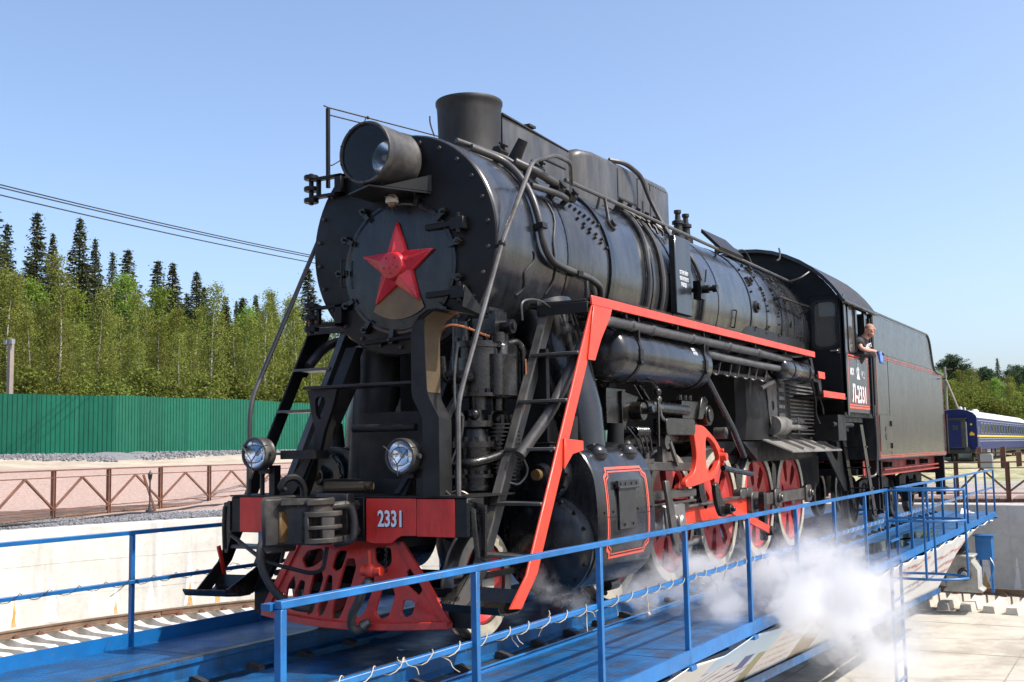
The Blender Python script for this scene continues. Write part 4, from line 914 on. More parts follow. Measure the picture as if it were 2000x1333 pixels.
# --- rods and valve gear (near side, mirrored to the far side)
PINY = [y+.37 for y in DY]; PZ = .80
def rodplate(y0, y1, z0, z1, h0, h1, x0, x1, r0=.12, r1=.12):
    P = [(y0+r0*math.cos(t), z0+r0*math.sin(t)) for t in [PI*.25+PI*1.5*i/12 for i in range(13)]]
    Q = [(y1+r1*math.cos(t), z1+r1*math.sin(t)) for t in [-PI*.75+PI*1.5*i/12 for i in range(13)]]
    return MB().prism(P+Q, 'yz', x0, x1)
for s in (1, -1):
    k = (lambda m_: m_) if s > 0 else mirx
    for a, c in zip(PINY, PINY[1:]): k(rodplate(a, c, PZ, PZ, .1, .1, .93, 1.0, .115, .115)).build('side_rod', 'steel_rod', loco, bevel=.006)
    b = MB()
    for y in PINY: b.cyl((.85, y, PZ), (1.07, y, PZ), .07, .07, 16); b.cyl((1.07, y, PZ), (1.1, y, PZ), .05, .045, 8); b.prism(rnd_rect(.3, .26, .06, 3, y, PZ), 'yz', 1.0, 1.03)
    b.prism(rnd_rect(.34, .3, .08, 3, PINY[2], PZ), 'yz', 1.08, 1.22); b.cyl((1.22, PINY[2], PZ), (1.28, PINY[2], PZ), .08, .07, 12)
    k(b).build('crank_pin', 'steel_rod', loco, bevel=.008)
    # connecting rod: red fluted web with steel edges
    cr = k(MB().plate([(4.3, .68), (6.85, .68), (6.85, .9), (4.3, .86)], [], 'yz', 1.12, 1.15)).build('connecting_rod', 'red_bright', loco)
    b = MB(); b.bar((1.15, 4.25, .865), (1.15, 6.9, .91), .08, .03, (1, 0, 0)); b.bar((1.15, 4.25, .675), (1.15, 6.9, .675), .08, .03, (1, 0, 0)); b.prism(rnd_rect(.36, .3, .08, 3, 4.15, .77), 'yz', 1.08, 1.2)
    for y, z in ((6.6, .94), (6.85, .95), (4.35, .9), (4.55, .9)): b.prism(rnd_rect(.24, .12, .05, 3, y, z), 'yz', 1.1, 1.2)
    k(b).build('rod_flange', 'steel_rod', cr, bevel=.006)
    # crosshead and guide bars
    b = MB(); b.box(1.0, 1.28, 2.6, 4.7, 1.0, 1.08); b.box(1.0, 1.28, 2.6, 4.7, .94, .965); k(b).build('guide_bar', 'steel_rod', loco, bevel=.006)
    b = MB(); b.box(1.02, 1.3, 3.7, 4.3, .62, .94); b.cyl((1.2, 2.5, .73), (1.2, 3.75, .73), .055, .055, 14); b.cyl((1.3, 4.1, .75), (1.36, 4.1, .75), .09, .08, 12); k(b).build('crosshead', 'steel_bright', loco, bevel=.02)
    # combination lever + union link
    b = MB(); b.prism([(3.55, 1.2), (3.66, 1.2), (3.9, .6), (4.02, .5), (3.98, .42), (3.84, .44), (3.72, .62)], 'yz', 1.34, 1.38); b.cyl((1.3, 3.92, .5), (1.42, 3.92, .5), .05, .05, 12); b.cyl((1.36, 3.95, .5), (1.36, 4.5, .53), .035, .035, 10); b.cyl((1.3, 4.5, .53), (1.42, 4.5, .53), .05, .05, 12); k(b).build('combination_lever', 'steel_rod', loco, bevel=.005)
    # motion bracket (red casting with a triangular window)
    lo = [(4.53, 1.76), (4.62, 1.79), (4.88, 1.78), (5.25, 1.63), (5.43, 1.51), (5.47, 1.39), (5.2, 1.18), (4.97, 1.15), (4.24, 1.09), (4.27, 1.2), (4.54, 1.25), (4.63, 1.44), (4.56, 1.66)]
    lh = [(4.92, 1.68), (5.2, 1.59), (5.4, 1.4), (5.2, 1.27), (4.94, 1.23), (4.9, 1.44)]
    mbk = k(MB().plate(smooth_poly(lo, 3), [smooth_poly(lh, 3)], 'yz', 1.27, 1.33)).build('motion_bracket', 'red_bright', loco, smooth=35, bevel=.02, label='bright red cast motion bracket' if s > 0 else None)
    b = MB(); b.cyl((1.3, 5.42, 1.42), (1.4, 5.42, 1.42), .055, .045, 12)
    for z in (1.34, 1.5): b.cyl((1.3, 5.42, z), (1.36, 5.42, z), .022, .022, 6)
    k(b).build('bracket_boss', 'red_bright', mbk)
    # expansion link, radius rod, eccentric rod, return crank
    b = MB(); b.prism(smooth_poly([(4.92, 1.95), (5.1, 1.9), (5.16, 1.5), (5.12, 1.05), (5.25, .85), (5.36, .8), (5.42, .9), (5.3, 1.05), (5.28, 1.5), (5.22, 2.0)], 2), 'yz', 1.08, 1.15); k(b).build('expansion_link', 'black_oily', loco)
    b = MB(); b.bar((1.25, 3.2, 1.36), (1.25, 4.62, 1.32), .05, .09); b.box(1.1, 1.3, 2.85, 3.3, 1.22, 1.5); b.box(1.05, 1.35, 2.85, 3.35, 1.38, 1.43); b.cyl((1.25, 2.6, 1.36), (1.25, 3.0, 1.36), .04, .04, 12)
    for y in (2.95, 3.2): b.cyl((1.32, y, 1.2), (1.32, y, 1.55), .035, .035, 10)
    b.tube([(1.3, 2.75, 1.52), (1.3, 2.85, 1.62), (1.3, 3.0, 1.62), (1.3, 3.1, 1.5)], .05, 10, .08); k(b).build('valve_rod', 'cast_grey', loco, bevel=.006)
    b = MB(); b.bar((1.4, 5.38, .83), (1.4, 6.95, .47), .03, .1); k(b).build('eccentric_rod', 'red_bright', loco, bevel=.006)
    b = MB(); b.prism(smooth_poly([(5.0, 1.12), (5.14, 1.14), (5.24, .92), (5.44, .84), (5.44, .74), (5.2, .73), (5.06, .9)], 2), 'yz', 1.34, 1.39); b.cyl((1.32, 5.36, .82), (1.46, 5.36, .82), .07, .06, 12); b.cyl((1.44, 5.36, .82), (1.5, 5.36, .82), .03, .03, 8); b.prism(rnd_rect(.12, .62, .05, 3, 6.98, .64), 'yz', 1.28, 1.36); b.cyl((1.32, 6.97, .46), (1.45, 6.97, .46), .07, .06, 12); k(b).build('return_crank', 'black_oily', loco, bevel=.006)
    # reversing rod, lifting arm, lubricator
    b = MB(); b.cyl((1.25, 3.3, 1.96), (1.25, 4.5, 1.94), .075, .075, 16); b.box(1.1, 1.3, 4.3, 4.8, 1.85, 2.05)
    for y in (4.35, 4.5, 4.65): b.cyl((1.25, y, 2.05), (1.25, y, 2.12), .03, .03, 6)
    b.prism([(4.7, 1.85), (4.85, 1.85), (5.05, 2.05), (4.95, 2.12), (4.85, 2.1)], 'yz', 1.28, 1.33); b.cyl((1.2, 5.05, 1.9), (1.34, 5.05, 1.9), .12, .12, 18); b.cyl((1.34, 5.05, 1.9), (1.36, 5.05, 1.9), .08, .08, 16); b.prism(rnd_rect(.85, .18, .06, 3, 4.1, 1.76), 'yz', 1.2, 1.36); b.box(.9, 1.2, 3.4, 4.9, 1.6, 1.7); k(b).build('reach_shaft', 'black_oily', loco, bevel=.006)
    b = MB(); b.box(1.0, 1.25, 2.45, 2.9, 1.72, 2.12); b.add([(1.25, 2.75, 1.7), (1.25, 3.15, 2.05), (1.25, 2.75, 2.1), (1.28, 2.75, 1.7), (1.28, 3.15, 2.05), (1.28, 2.75, 2.1)], [(0,1,2),(5,4,3),(0,3,4,1),(1,4,5,2),(2,5,3,0)]); b.cyl((1.28, 3.0, 1.9), (1.4, 3.0, 1.9), .1, .09, 16); b.cyl((1.4, 3.0, 1.9), (1.5, 3.0, 1.92), .035, .035, 8); b.bar((1.42, 3.3, 1.55), (1.42, 3.32, 2.1), .02, .03); b.sphere((1.42, 3.3, 2.1), .045, 10, 8)
    for i in range(6): b.lathe([(2.8+.05*i, .04), (2.825+.05*i, .055), (2.85+.05*i, .04)], (1.38, 0, 1.7), (0, 1, 0), 12)
    for i in range(4): b.tube(spline([(1.34, 2.7+.1*i, 1.75), (1.4, 2.75+.12*i, 1.65), (1.38, 2.9+.1*i, 1.55), (1.35, 3.0+.1*i, 1.5)]), .012, 6)
    k(b).build('lubricator', 'black_oily', loco, bevel=.004)
    b = MB(); b.bar((1.3, 3.9, 1.6), (1.3, 4.1, 1.35), .03, .05); b.prism(rnd_rect(.12, .4, .05, 3, 3.85, 1.5), 'yz', 1.2, 1.26); b.cyl((1.2, 3.85, 1.6), (1.3, 3.85, 1.6), .08, .08, 14); b.cyl((1.2, 5.6, 1.7), (1.34, 5.6, 1.7), .07, .07, 14); k(b).build('lifting_link', 'steel_rod', loco)
    k(MB().tube([(1.4, 4.75, 2.35), (1.42, 5.6, 1.75), (1.35, 6.2, 1.42)], .04, 10, .05)).build('reversing_rod', 'black_paint', loco)
    k(MB().tube([(1.15, 3.3, 2.3), (1.15, 3.8, 1.95)], .035, 10)).build('brace_rod', 'black_paint', loco)
    k(MB().tube([(1.18, 5.9, 1.28), (1.18, 7.0, 1.18)], .035, 8)).build('sand_pipe', 'black_oily', loco)
    # brake gear and springs between the wheels
    for y in DY[:-1]:
        b = MB(); b.prism(smooth_poly([(y+.72, 1.25), (y+.84, 1.3), (y+.95, 1.2), (y+.9, .9), (y+.92, .5), (y+.8, .4), (y+.76, .7)], 2), 'yz', .76, .84); b.bar((.8, y+.82, 1.3), (.8, y+.85, .3), .04, .05); k(b).build('brake_hanger', 'black_oily', loco)
    b = MB()
    for y in DY: b.box(.78, .9, y-.16, y+.16, 1.5, 1.58) if False else None
    b.box(.62, .72, 3.0, 10.6, 1.3, 1.42); k(b).build('frame_stretcher', 'black_frame', loco)
for y in DY:
    b = MB()
    for s in (-1, 1):
        for i in range(6): b.box(s*.66-.05, s*.66+.05, y-.5+.07*i, y+.5-.07*i, 1.42+.022*i, 1.44+.022*i)
    b.build('leaf_spring', 'black_frame', loco)

# --- firebox, ash pan
sec = [(.98, 3.35), (1.02, 3.0), (1.05, 2.72), (1.09, 2.4), (1.1, 1.95), (1.06, 1.62)]
full = [(x, z) for x, z in sec]+[(-x, z) for x, z in reversed(sec)]
fbx = MB().loft([[(x*k, y, BZ-.4+(z-BZ+.4)) for x, z in full] for y, k in ((7.35, .8), (7.42, .92), (7.55, .985), (7.75, 1), (10.75, 1))]).build('firebox', 'black_dull', loco, smooth=25)
b = MB(); b.plate([(8.0, 2.6), (8.5, 2.6), (8.5, 1.66), (8.25, 1.66), (8.1, 2.0)], [circ(.07, 14, 8.3, 2.1)], 'yz', 1.1, 1.112); both(b, 'throat_plate', 'ash_grey', fbx)
b = MB()
for i in range(5): b.box(1.09, 1.125, 8.55, 8.85, 1.95+.12*i, 2.0+.12*i)
for i in range(14): b.box(1.09, 1.13, 9.1, 10.4, 1.7+.055*i, 1.72+.055*i)
both(b, 'louvre', 'ash_grey', fbx)
b = MB(); b.add([(1.0, 7.9, 1.66), (1.0, 10.7, 1.66), (1.42, 10.9, 1.46), (1.42, 8.1, 1.46), (1.0, 7.9, 1.64), (1.0, 10.7, 1.64), (1.42, 10.9, 1.44), (1.42, 8.1, 1.44)], [(0,1,2,3),(7,6,5,4),(0,4,5,1),(1,5,6,2),(2,6,7,3),(3,7,4,0)])
for y in (8.6, 9.2, 9.8, 10.4): b.bar((1.05, y, 1.655), (1.4, y+.15, 1.49), .03, .03)
ash = both(b, 'ash_pan_flap', 'ash_light', loco)
b = MB(); b.tube([(1.02, 7.95, 1.7), (1.04, 10.8, 1.72)], .03, 8); b.cyl((1.12, 8.2, 1.82), (1.12, 8.75, 1.82), .13, .13, 18); b.cyl((1.2, 8.6, 1.8), (1.2, 9.6, 1.8), .04, .04, 10); b.box(.95, 1.15, 9.4, 9.5, 1.72, 1.95); b.cyl((1.1, 9.0, 1.88), (1.1, 9.8, 1.9), .045, .045, 10)
both(b, 'ash_pan_gear', 'ash_grey', loco)
b = MB(); b.plate([(7.3, 1.6), (11.3, 1.6), (11.0, 1.35), (7.9, 1.35)], [], 'yz', .9, .98); b.box(-.9, .9, 7.9, 11.0, 1.32, 1.4); b.plate([(7.3, 1.6), (11.3, 1.6), (11.0, 1.35), (7.9, 1.35)], [], 'yz', -.98, -.9); b.build('ash_pan', 'black_dull', loco)
b = MB(); b.box(1.0, 1.5, 10.4, 10.9, 1.6, 2.0); b.cyl((1.45, 10.2, 1.85), (1.45, 11.5, 1.85), .04, .04, 10); b.cyl((1.35, 11.3, 1.75), (1.35, 11.3, 2.1), .09, .09, 14); b.box(.9, 1.45, 11.0, 12.3, 1.9, 2.05); b.cyl((1.3, 10.6, 1.75), (1.3, 11.0, 1.75), .17, .17, 18); b.tube(spline([(1.42, 9.2, 2.5), (1.45, 9.3, 2.2), (1.4, 9.5, 2.0), (1.42, 9.6, 1.85)]), .014, 6); b.tube(spline([(1.48, 9.4, 2.25), (1.5, 9.5, 2.1), (1.46, 9.7, 2.0)]), .012, 6); both(b, 'injector', 'black_dull', loco)

# --- cab
cab = MB()
CX = 1.55
# front wall with door opening filled by door part
roofp = []
for i in range(21):
    t = i/20; a = PI*(1-t)
    roofp.append((1.62*math.cos(a), 4.77-1.85+math.sqrt(1.85**2-(1.62*math.cos(a))**2)))
wallp = [(-CX, 2.05), (CX, 2.05), (CX, 3.86)]+[(x*.955, z-.03) for x, z in reversed(roofp[2:-2])]+[(-CX, 3.86)]
cabf = MB().plate(wallp, [rnd_rect(.34, .72, .09, 4, 1.27, 3.46), rnd_rect(.34, .72, .09, 4, -1.27, 3.46)], 'xz', 10.8, 10.83).build('cab_front', 'black_front', loco)
for s in (1, -1):
    MB().plate(rnd_rect(.36, .74, .1, 4, s*1.27, 3.46), [], 'xz', 10.812, 10.82).build('window_pane', 'cab_glass', cabf)
    MB().plate(rnd_rect(.42, .8, .12, 4, s*1.27, 3.46), [rnd_rect(.34, .72, .09, 4, s*1.27, 3.46)], 'xz', 10.78, 10.8).build('window_frame', 'black_paint', cabf)
    MB().plate([(s*1.03, 2.2), (s*1.5, 2.2), (s*1.5, 3.92), (s*1.03, 3.92)], [rnd_rect(.42, .8, .12, 4, s*1.27, 3.46)], 'xz', 10.775, 10.799).build('front_door', 'black_front', cabf, bevel=.006)
    b = MB(); b.box(min(s*1.45, s*1.49), max(s*1.45, s*1.49), 10.74, 10.775, 2.98, 3.06); b.tube([(s*1.47, 10.75, 3.02), (s*1.47, 10.7, 3.02), (s*1.36, 10.69, 3.02)], .012, 6, .02); b.build('door_handle', 'steel_rod', cabf)
b = MB()   # side walls with two windows
for s in (1, -1):
    o = MB().plate([(10.8, 2.05), (12.55, 2.05), (12.55, 3.9), (10.8, 3.9)], [rnd_rect(.5, .72, .06, 3, 11.38, 3.42), [(11.72, 3.06), (12.28, 3.06), (12.28, 3.78), (11.72, 3.78)]], 'yz', min(s*1.52, s*1.55), max(s*1.52, s*1.55)).build('cab_side', 'cab_black', loco, label='near cab side with number and emblem' if s > 0 else None)
    MB().plate(rnd_rect(.52, .74, .06, 3, 11.38, 3.42), [], 'yz', min(s*1.53, s*1.536), max(s*1.53, s*1.536)).build('window_pane', 'cab_glass', o)
    b = MB().plate(rnd_rect(.58, .8, .07, 3, 11.38, 3.42), [rnd_rect(.48, .7, .05, 3, 11.38, 3.42)], 'yz', min(s*1.551, s*1.565), max(s*1.551, s*1.565)); b.plate([(11.68, 3.02), (12.32, 3.02), (12.32, 3.82), (11.68, 3.82)], [[(11.73, 3.07), (12.27, 3.07), (12.27, 3.77), (11.73, 3.77)]], 'yz', min(s*1.551, s*1.565), max(s*1.551, s*1.565)); b.build('window_frame', 'cab_black', o)
    MB().box(min(s*1.55, s*1.72), max(s*1.55, s*1.72), 11.45, 12.35, 3.0, 3.04).build('arm_rest', 'black_dull', o)
    MB().plate([(10.79, 2.0), (10.9, 2.0), (10.9, 3.92), (10.79, 3.92)], [], 'yz', min(s*1.553, s*1.575), max(s*1.553, s*1.575)).build('corner_strip', 'black_paint', o)
    if s > 0: near_side = o
    MB().tube([(s*1.57, 12.6, 2.0), (s*1.57, 12.62, 3.7)], .018, 8).build('cab_handrail', 'black_paint', loco)
    MB().tube([(s*1.58, 12.68, 2.2), (s*1.58, 12.75, 1.5), (s*1.56, 12.7, 1.0), (s*1.4, 12.3, .95)], .02, 8, .1).build('cab_handrail', 'pipe_dark', loco)
rs = [(x, z) for x, z in roofp]
b = MB().loft([[(x, y, z) for x, z in rs]+[(x*.985, y, z-.035) for x, z in reversed(rs)] for y in (10.62, 13.0)]); roof = b.build('cab_roof', 'black_soot', loco, smooth=50, label='curved sooty cab roof')
b = MB(); b.loft([[(x*1.004, y, z+.006) for x, z in rs]+[(x*.99, y, z-.05) for x, z in reversed(rs)] for y in (10.6, 10.64)]); b.tube([(1.63, 10.6, 3.8), (1.63, 13.05, 3.8)], .02, 6); b.box(.2, 1.0, 11.6, 12.5, 4.72, 4.76) if False else None
b.build('roof_edge', 'black_paint', roof, smooth=50)
b = MB().loft([[(x*.9, y, z+.03) for x, z in rs[4:17]]+[(x*.9, y, z-.03) for x, z in reversed(rs[4:17])] for y in (11.9, 13.05)]); b.build('roof_hatch', 'black_soot', roof, smooth=50)
MB().box(-1.5, 1.5, 10.85, 12.9, 1.98, 2.05).build('cab_floor', 'black_dull', loco)
b = MB(); b.box(-1.1, 1.1, 10.85, 11.1, 2.1, 3.9); b.build('backhead', 'black_dull', loco)
# cab side writing and lining
L = near_side
def sidetext(s_, size, y, z, sx, bold, mat_='white_letter', nm='cab_number', lb=None, x=1.553): return place(text_mb(s_, size, .003, bold, sx), (x, y, z), (0, 1, 0), (0, 0, 1)).build(nm, mat_, L, smooth=0, label=lb)
sidetext('Л-2331', .4, 11.2, 2.22, .86, .004, lb='white number Л-2331 on the cab side')
for dx, dz, m_ in ((.022, -.012, 'red_line'),):
    sidetext('Л-2331', .4, 11.2+dx, 2.22+dz, .86, .006, m_, 'number_outline', x=1.5515)
sidetext('МСК', .15, 11.12, 2.66, .75, .002, nm='railway_initials'); sidetext('Ж.Д.', .15, 11.92, 2.64, .75, .002, nm='railway_initials')
em = MB(); em.plate(circ(.1, 20, 11.68, 2.72), [circ(.075, 20, 11.68, 2.72)], 'yz', 1.551, 1.555); em.prism(rnd_rect(.05, .2, .02, 3, 11.68, 2.72), 'yz', 1.5512, 1.5555); em.prism(rnd_rect(.2, .035, .015, 3, 11.68, 2.62), 'yz', 1.551, 1.556); em.plate(circ(.05, 14, 11.68, 2.88), [circ(.03, 14, 11.68, 2.88)], 'yz', 1.551, 1.5552); em.build('railway_emblem', 'white_letter', L, smooth=0)
for z, t in ((2.965, .02), (2.925, .012), (2.16, .02), (2.115, .03)):
    MB().box(1.5505, 1.5535, 11.0, 12.45, z, z+t).build('lining', 'red_line', L)
for y in (11.0, 12.43): MB().box(1.5505, 1.5532, y, y+.02, 2.18, 2.96).build('lining', 'red_line', L)
# steps in front of the cab
for s in (1, -1):
    b = MB(); b.box(min(s*1.0, s*1.56), max(s*1.0, s*1.56), 9.0, 9.5, 2.52, 2.55); b.box(min(s*1.0, s*1.56), max(s*1.0, s*1.56), 9.3, 10.8, 2.24, 2.28); b.plate([(8.8, 2.78), (8.9, 2.78), (9.05, 2.52), (9.35, 2.5), (9.4, 2.24), (9.3, 2.24), (9.2, 2.44), (8.95, 2.46)], [], 'yz', min(s*1.5, s*1.53), max(s*1.5, s*1.53)); b.build('cab_step', 'black_dull', loco)
    b = MB(); b.box(min(s*1.562, s*1.58), max(s*1.562, s*1.58), 9.05, 9.4, 2.5, 2.6); b.box(min(s*1.562, s*1.58), max(s*1.562, s*1.58), 9.3, 10.6, 2.235, 2.33); b.build('edge_strip', 'red_bright', loco, bevel=.003)
    # access steps below the cab
    st = MB().plate([(11.8, 1.86), (12.0, 1.86), (12.75, .35), (12.55, .32)], [[(11.98-.02+.11*i*1.0+.0, 1.72-.34*i+.0), (12.03+.11*i*1.0, 1.72-.34*i), (12.15+.11*i*1.0, 1.5-.34*i), (12.1+.11*i*1.0-.02, 1.5-.34*i)] for i in range(0)], 'yz', min(s*1.5, s*1.52), max(s*1.5, s*1.52)).build('access_ladder', 'black_paint', loco)
    for z in (1.5, 1.15, .8, .42):
        y = 11.95+(1.86-z)*.48; MB().box(min(s*1.2, s*1.52), max(s*1.2, s*1.52), y-.05, y+.18, z-.02, z).build('rung', 'black_paint', st)
    MB().plate([(11.8, 1.86), (12.0, 1.86), (12.75, .35), (12.55, .32)], [], 'yz', min(s*1.18, s*1.2), max(s*1.18, s*1.2)).build('inner_stile', 'black_paint', st)
    MB().plate([(10.2, 1.86), (11.9, 1.86), (12.4, .75), (12.1, .75)], [smooth_poly([(10.9, 1.7), (11.65, 1.7), (11.75, 1.3), (11.6, 1.25)])], 'yz', min(s*1.12, s*1.15), max(s*1.12, s*1.15)).build('step_bracket', 'black_dull', loco)
b = MB(); b.tube(spline([(.6, 10.7, 4.75), (.64, 10.6, 4.66), (.66, 10.5, 4.55), (.64, 10.4, 4.5)]), .015, 6); b.tube(spline([(1.15, 10.75, 4.35), (1.1, 10.6, 4.3), (1.0, 10.45, 4.2), (.85, 10.4, 4.15)]), .015, 6); b.build('whistle_pipe', 'pipe_dark', loco)

# ================================================================= TENDER
tn = thing('tender', (0, 16.6, 0), 'dark grey slab-sided tender with thin red lining behind the cab', 'tender')
b = MB().loft([[(s_*x, y, z) for s_, x, y, z in P] for P in ([(1, 1.55, 13.02, 1.25), (1, 1.55, 13.02, 3.84), (-1, 1.55, 13.02, 3.84), (-1, 1.55, 13.02, 1.25)], [(1, 1.55, 18.55, 1.25), (1, 1.55, 18.55, 3.87), (-1, 1.55, 18.55, 3.87), (-1, 1.55, 18.55, 1.25)], [(1, 1.55, 19.05, 1.25), (1, 1.55, 19.05, 3.2), (-1, 1.55, 19.05, 3.2), (-1, 1.55, 19.05, 1.25)], [(1, 1.55, 19.35, 1.25), (1, 1.55, 19.35, 3.1), (-1, 1.55, 19.35, 3.1), (-1, 1.55, 19.35, 1.25)], [(1, 1.55, 20.3, 1.25), (1, 1.55, 20.3, 3.08), (-1, 1.55, 20.3, 3.08), (-1, 1.55, 20.3, 1.25)])])
body = b.build('tank_body', 'tender_black', tn, smooth=0, bevel=.02)
b = MB(); b.tube([(1.555, 13.0, 3.86), (1.555, 18.5, 3.89), (1.555, 18.75, 3.75), (1.555, 19.0, 3.3), (1.555, 19.2, 3.14), (1.555, 20.32, 3.1)], .025, 8, .12); b.tube([(-1.555, 13.0, 3.86), (-1.555, 18.5, 3.89)], .025, 8); b.build('top_bead', 'tender_black', body)
b = MB(); 
for y in (14.4, 15.1, 16.0, 17.0, 17.6): b.lathe([(3.85, .18), (3.92, .17), (3.95, .12), (3.96, 0)], (.9, y, 0), (0, 0, 1), 16)
b.build('filler_cap', 'tender_black', tn)
b = MB(); b.box(1.551, 1.556, 13.02, 19.0, 3.145, 3.16); b.box(1.551, 1.556, 13.02, 14.1, 2.05, 2.07)
b.box(1.551, 1.5555, 14.12, 14.13, 1.25, 3.14); b.build('sheet_seam', 'black_paint', body)
for args in ((13.1, 20.25, 3.095, .022), (13.1, 20.25, 3.055, .014), (13.12, 20.25, 1.32, .02), (13.1, 20.25, 1.285, .026)):
    MB().box(1.551, 1.5558, args[0], args[1], args[2], args[2]+args[3]).build('lining', 'red_faded', body)
for y in (13.1, 20.22): MB().box(1.551, 1.5556, y, y+.022, 1.3, 3.08).build('lining', 'red_faded', body)
b = MB().plate([(13.15, 1.4), (14.1, 1.4), (14.1, 2.04), (13.15, 2.04)], [circ(.03, 10, 13.6, 1.7)], 'yz', 1.5515, 1.565); dd = b.build('locker_door', 'tender_black', body)
b = MB()
for z in (1.5, 1.9): b.box(1.565, 1.59, 14.05, 14.13, z-.05, z+.05)
b.prism([(13.56, 1.75), (13.62, 1.85), (13.68, 1.75)], 'yz', 1.566, 1.572); b.prism([(13.56, 1.68), (13.62, 1.6), (13.68, 1.68)], 'yz', 1.566, 1.572); b.build('door_hinge', 'black_paint', dd)
b = MB(); b.tube([(1.57, 19.3, 3.1), (1.6, 19.45, 3.06)], .015, 6); b.tube([(1.57, 20.1, 3.0), (1.66, 20.1, 3.0)], .015, 6); b.tube([(1.35, 19.5, 3.1), (1.35, 19.4, 3.35), (1.35, 19.15, 3.45)], .03, 6, .1); b.tube([(1.58, 20.36, 2.2), (1.58, 20.36, 1.3)], .02, 6); b.build('grab_iron', 'black_paint', tn)
for s in (1, -1):
    b = MB(); b.box(min(s*1.28, s*1.3), max(s*1.28, s*1.3), 12.9, 20.3, .98, 1.24); b.box(min(s*1.2, s*1.4), max(s*1.2, s*1.4), 12.9, 20.3, .96, .985); fr2 = b.build('frame_beam', 'red_frame', tn)
    b = MB(); b.tube([(s*1.38, 14.2, 1.06), (s*1.38, 20.2, 1.06), (s*1.38, 20.28, 1.2)], .02, 8, .04); b.build('frame_pipe', 'red_frame', fr2)
    b = MB()
    for y in (14.6, 16.9, 18.4): b.box(min(s*1.3, s*1.4), max(s*1.3, s*1.4), y-.12, y+.12, 1.1, 1.2); b.cyl((s*1.4, y, 1.15), (s*1.46, y, 1.15), .05, .05, 10)
    b.build('frame_bracket', 'black_dull', fr2)
    b = MB(); b.box(min(s*1.3, s*1.45), max(s*1.3, s*1.45), 13.35, 13.42, .3, 1.24); b.box(min(s*1.3, s*1.45), max(s*1.3, s*1.45), 13.62, 13.69, .3, 1.24)
    for z in (.35, .65, .95): b.box(min(s*1.28, s*1.5), max(s*1.28, s*1.5), 13.35, 13.69, z, z+.03)
    b.build('tender_ladder', 'black_dull', tn); MB().box(min(s*1.3, s*1.5), max(s*1.3, s*1.5), 20.15, 20.25, .35, 1.25).build('rear_step', 'black_dull', tn)
MB().box(-1.2, 1.2, 12.8, 20.3, .99, 1.1).build('under_frame', 'black_frame', tn)
MB().box(-1.3, 1.3, 20.3, 20.45, .85, 1.24).build('rear_beam', 'red_frame', tn)
cw = MB().lathe([(.83, .4), (.8, .38), (.78, .2), (.84, .13), (.85, 0)], (0, 0, 0), (1, 0, 0), 32)
tw = MB().lathe([(.85, .38), (.852, .44), (.84, .475), (.752, .48), (.74, .502), (.72, .5), (.72, .38)], (0, 0, 0), (1, 0, 0), 48)
cwm = cw.mesh('wheel_centre'); cwm.materials.append(MAT['black_dull']); twm = tw.mesh('tyre'); twm.materials.append(MAT['steel_tread'])
for y0 in (14.0, 17.7):
    for y in (y0, y0+1.85):
        for s in (1, -1):
            w_ = bpy.data.objects.new('wheel', None); link(w_, tn); w_.location = (0, y-16.6, .475); w_.scale = (s, 1, 1)
            for me in (cwm, twm): link(bpy.data.objects.new(me.name, me), w_)
    for s in (1, -1):
        b = MB(); b.plate([(y0-.35, .85), (y0-.35, .55), (y0+.1, .4), (y0+1.75, .4), (y0+2.2, .55), (y0+2.2, .85), (y0+1.4, .95), (y0+.45, .95)], [smooth_poly([(y0+.3, .5), (y0+.7, .5), (y0+.7, .85), (y0+.3, .85)]), smooth_poly([(y0+1.15, .5), (y0+1.55, .5), (y0+1.55, .85), (y0+1.15, .85)])], 'yz', min(s*.96, s*1.04), max(s*.96, s*1.04)); bg_ = b.build('bogie_frame', 'black_dull', tn)
        b = MB()
        for y in (y0, y0+1.85): b.prism(rnd_rect(.32, .36, .06, 3, y, .5), 'yz', min(s*1.04, s*1.16), max(s*1.04, s*1.16)); b.cyl((s*1.16, y, .5), (s*1.18, y, .5), .1, .09, 14)
        for dy in (.75, .93, 1.1):
            for i in range(6): b.lathe([(.42+.06*i, .05), (.44+.06*i, .075), (.46+.06*i, .05)], (s*1.06, y0+dy, 0), (0, 0, 1), 12)
        b.build('axle_box', 'black_dull', bg_)
b = MB(); b.lathe([(.98, .18), (.99, .2), (1.0, .18)], (0, 13.5, .62), (1, 0, 0), 20) if False else b.lathe([(1.2, .16), (1.21, .175), (1.23, .175), (1.24, .16)], (0, 13.25, .68), (1, 0, 0), 20)
b.bar((1.22, 13.1, .68), (1.22, 13.4, .68), .02, .02); b.build('hand_wheel', 'black_dull', tn)
ORDW = ['first', 'second', 'third', 'fourth', 'fifth', 'sixth', 'seventh', 'eighth', 'ninth', 'tenth', 'eleventh', 'twelfth', 'thirteenth', 'fourteenth', 'fifteenth', 'sixteenth', 'seventeenth', 'eighteenth', 'nineteenth', 'twentieth', 'twenty-first', 'twenty-second']
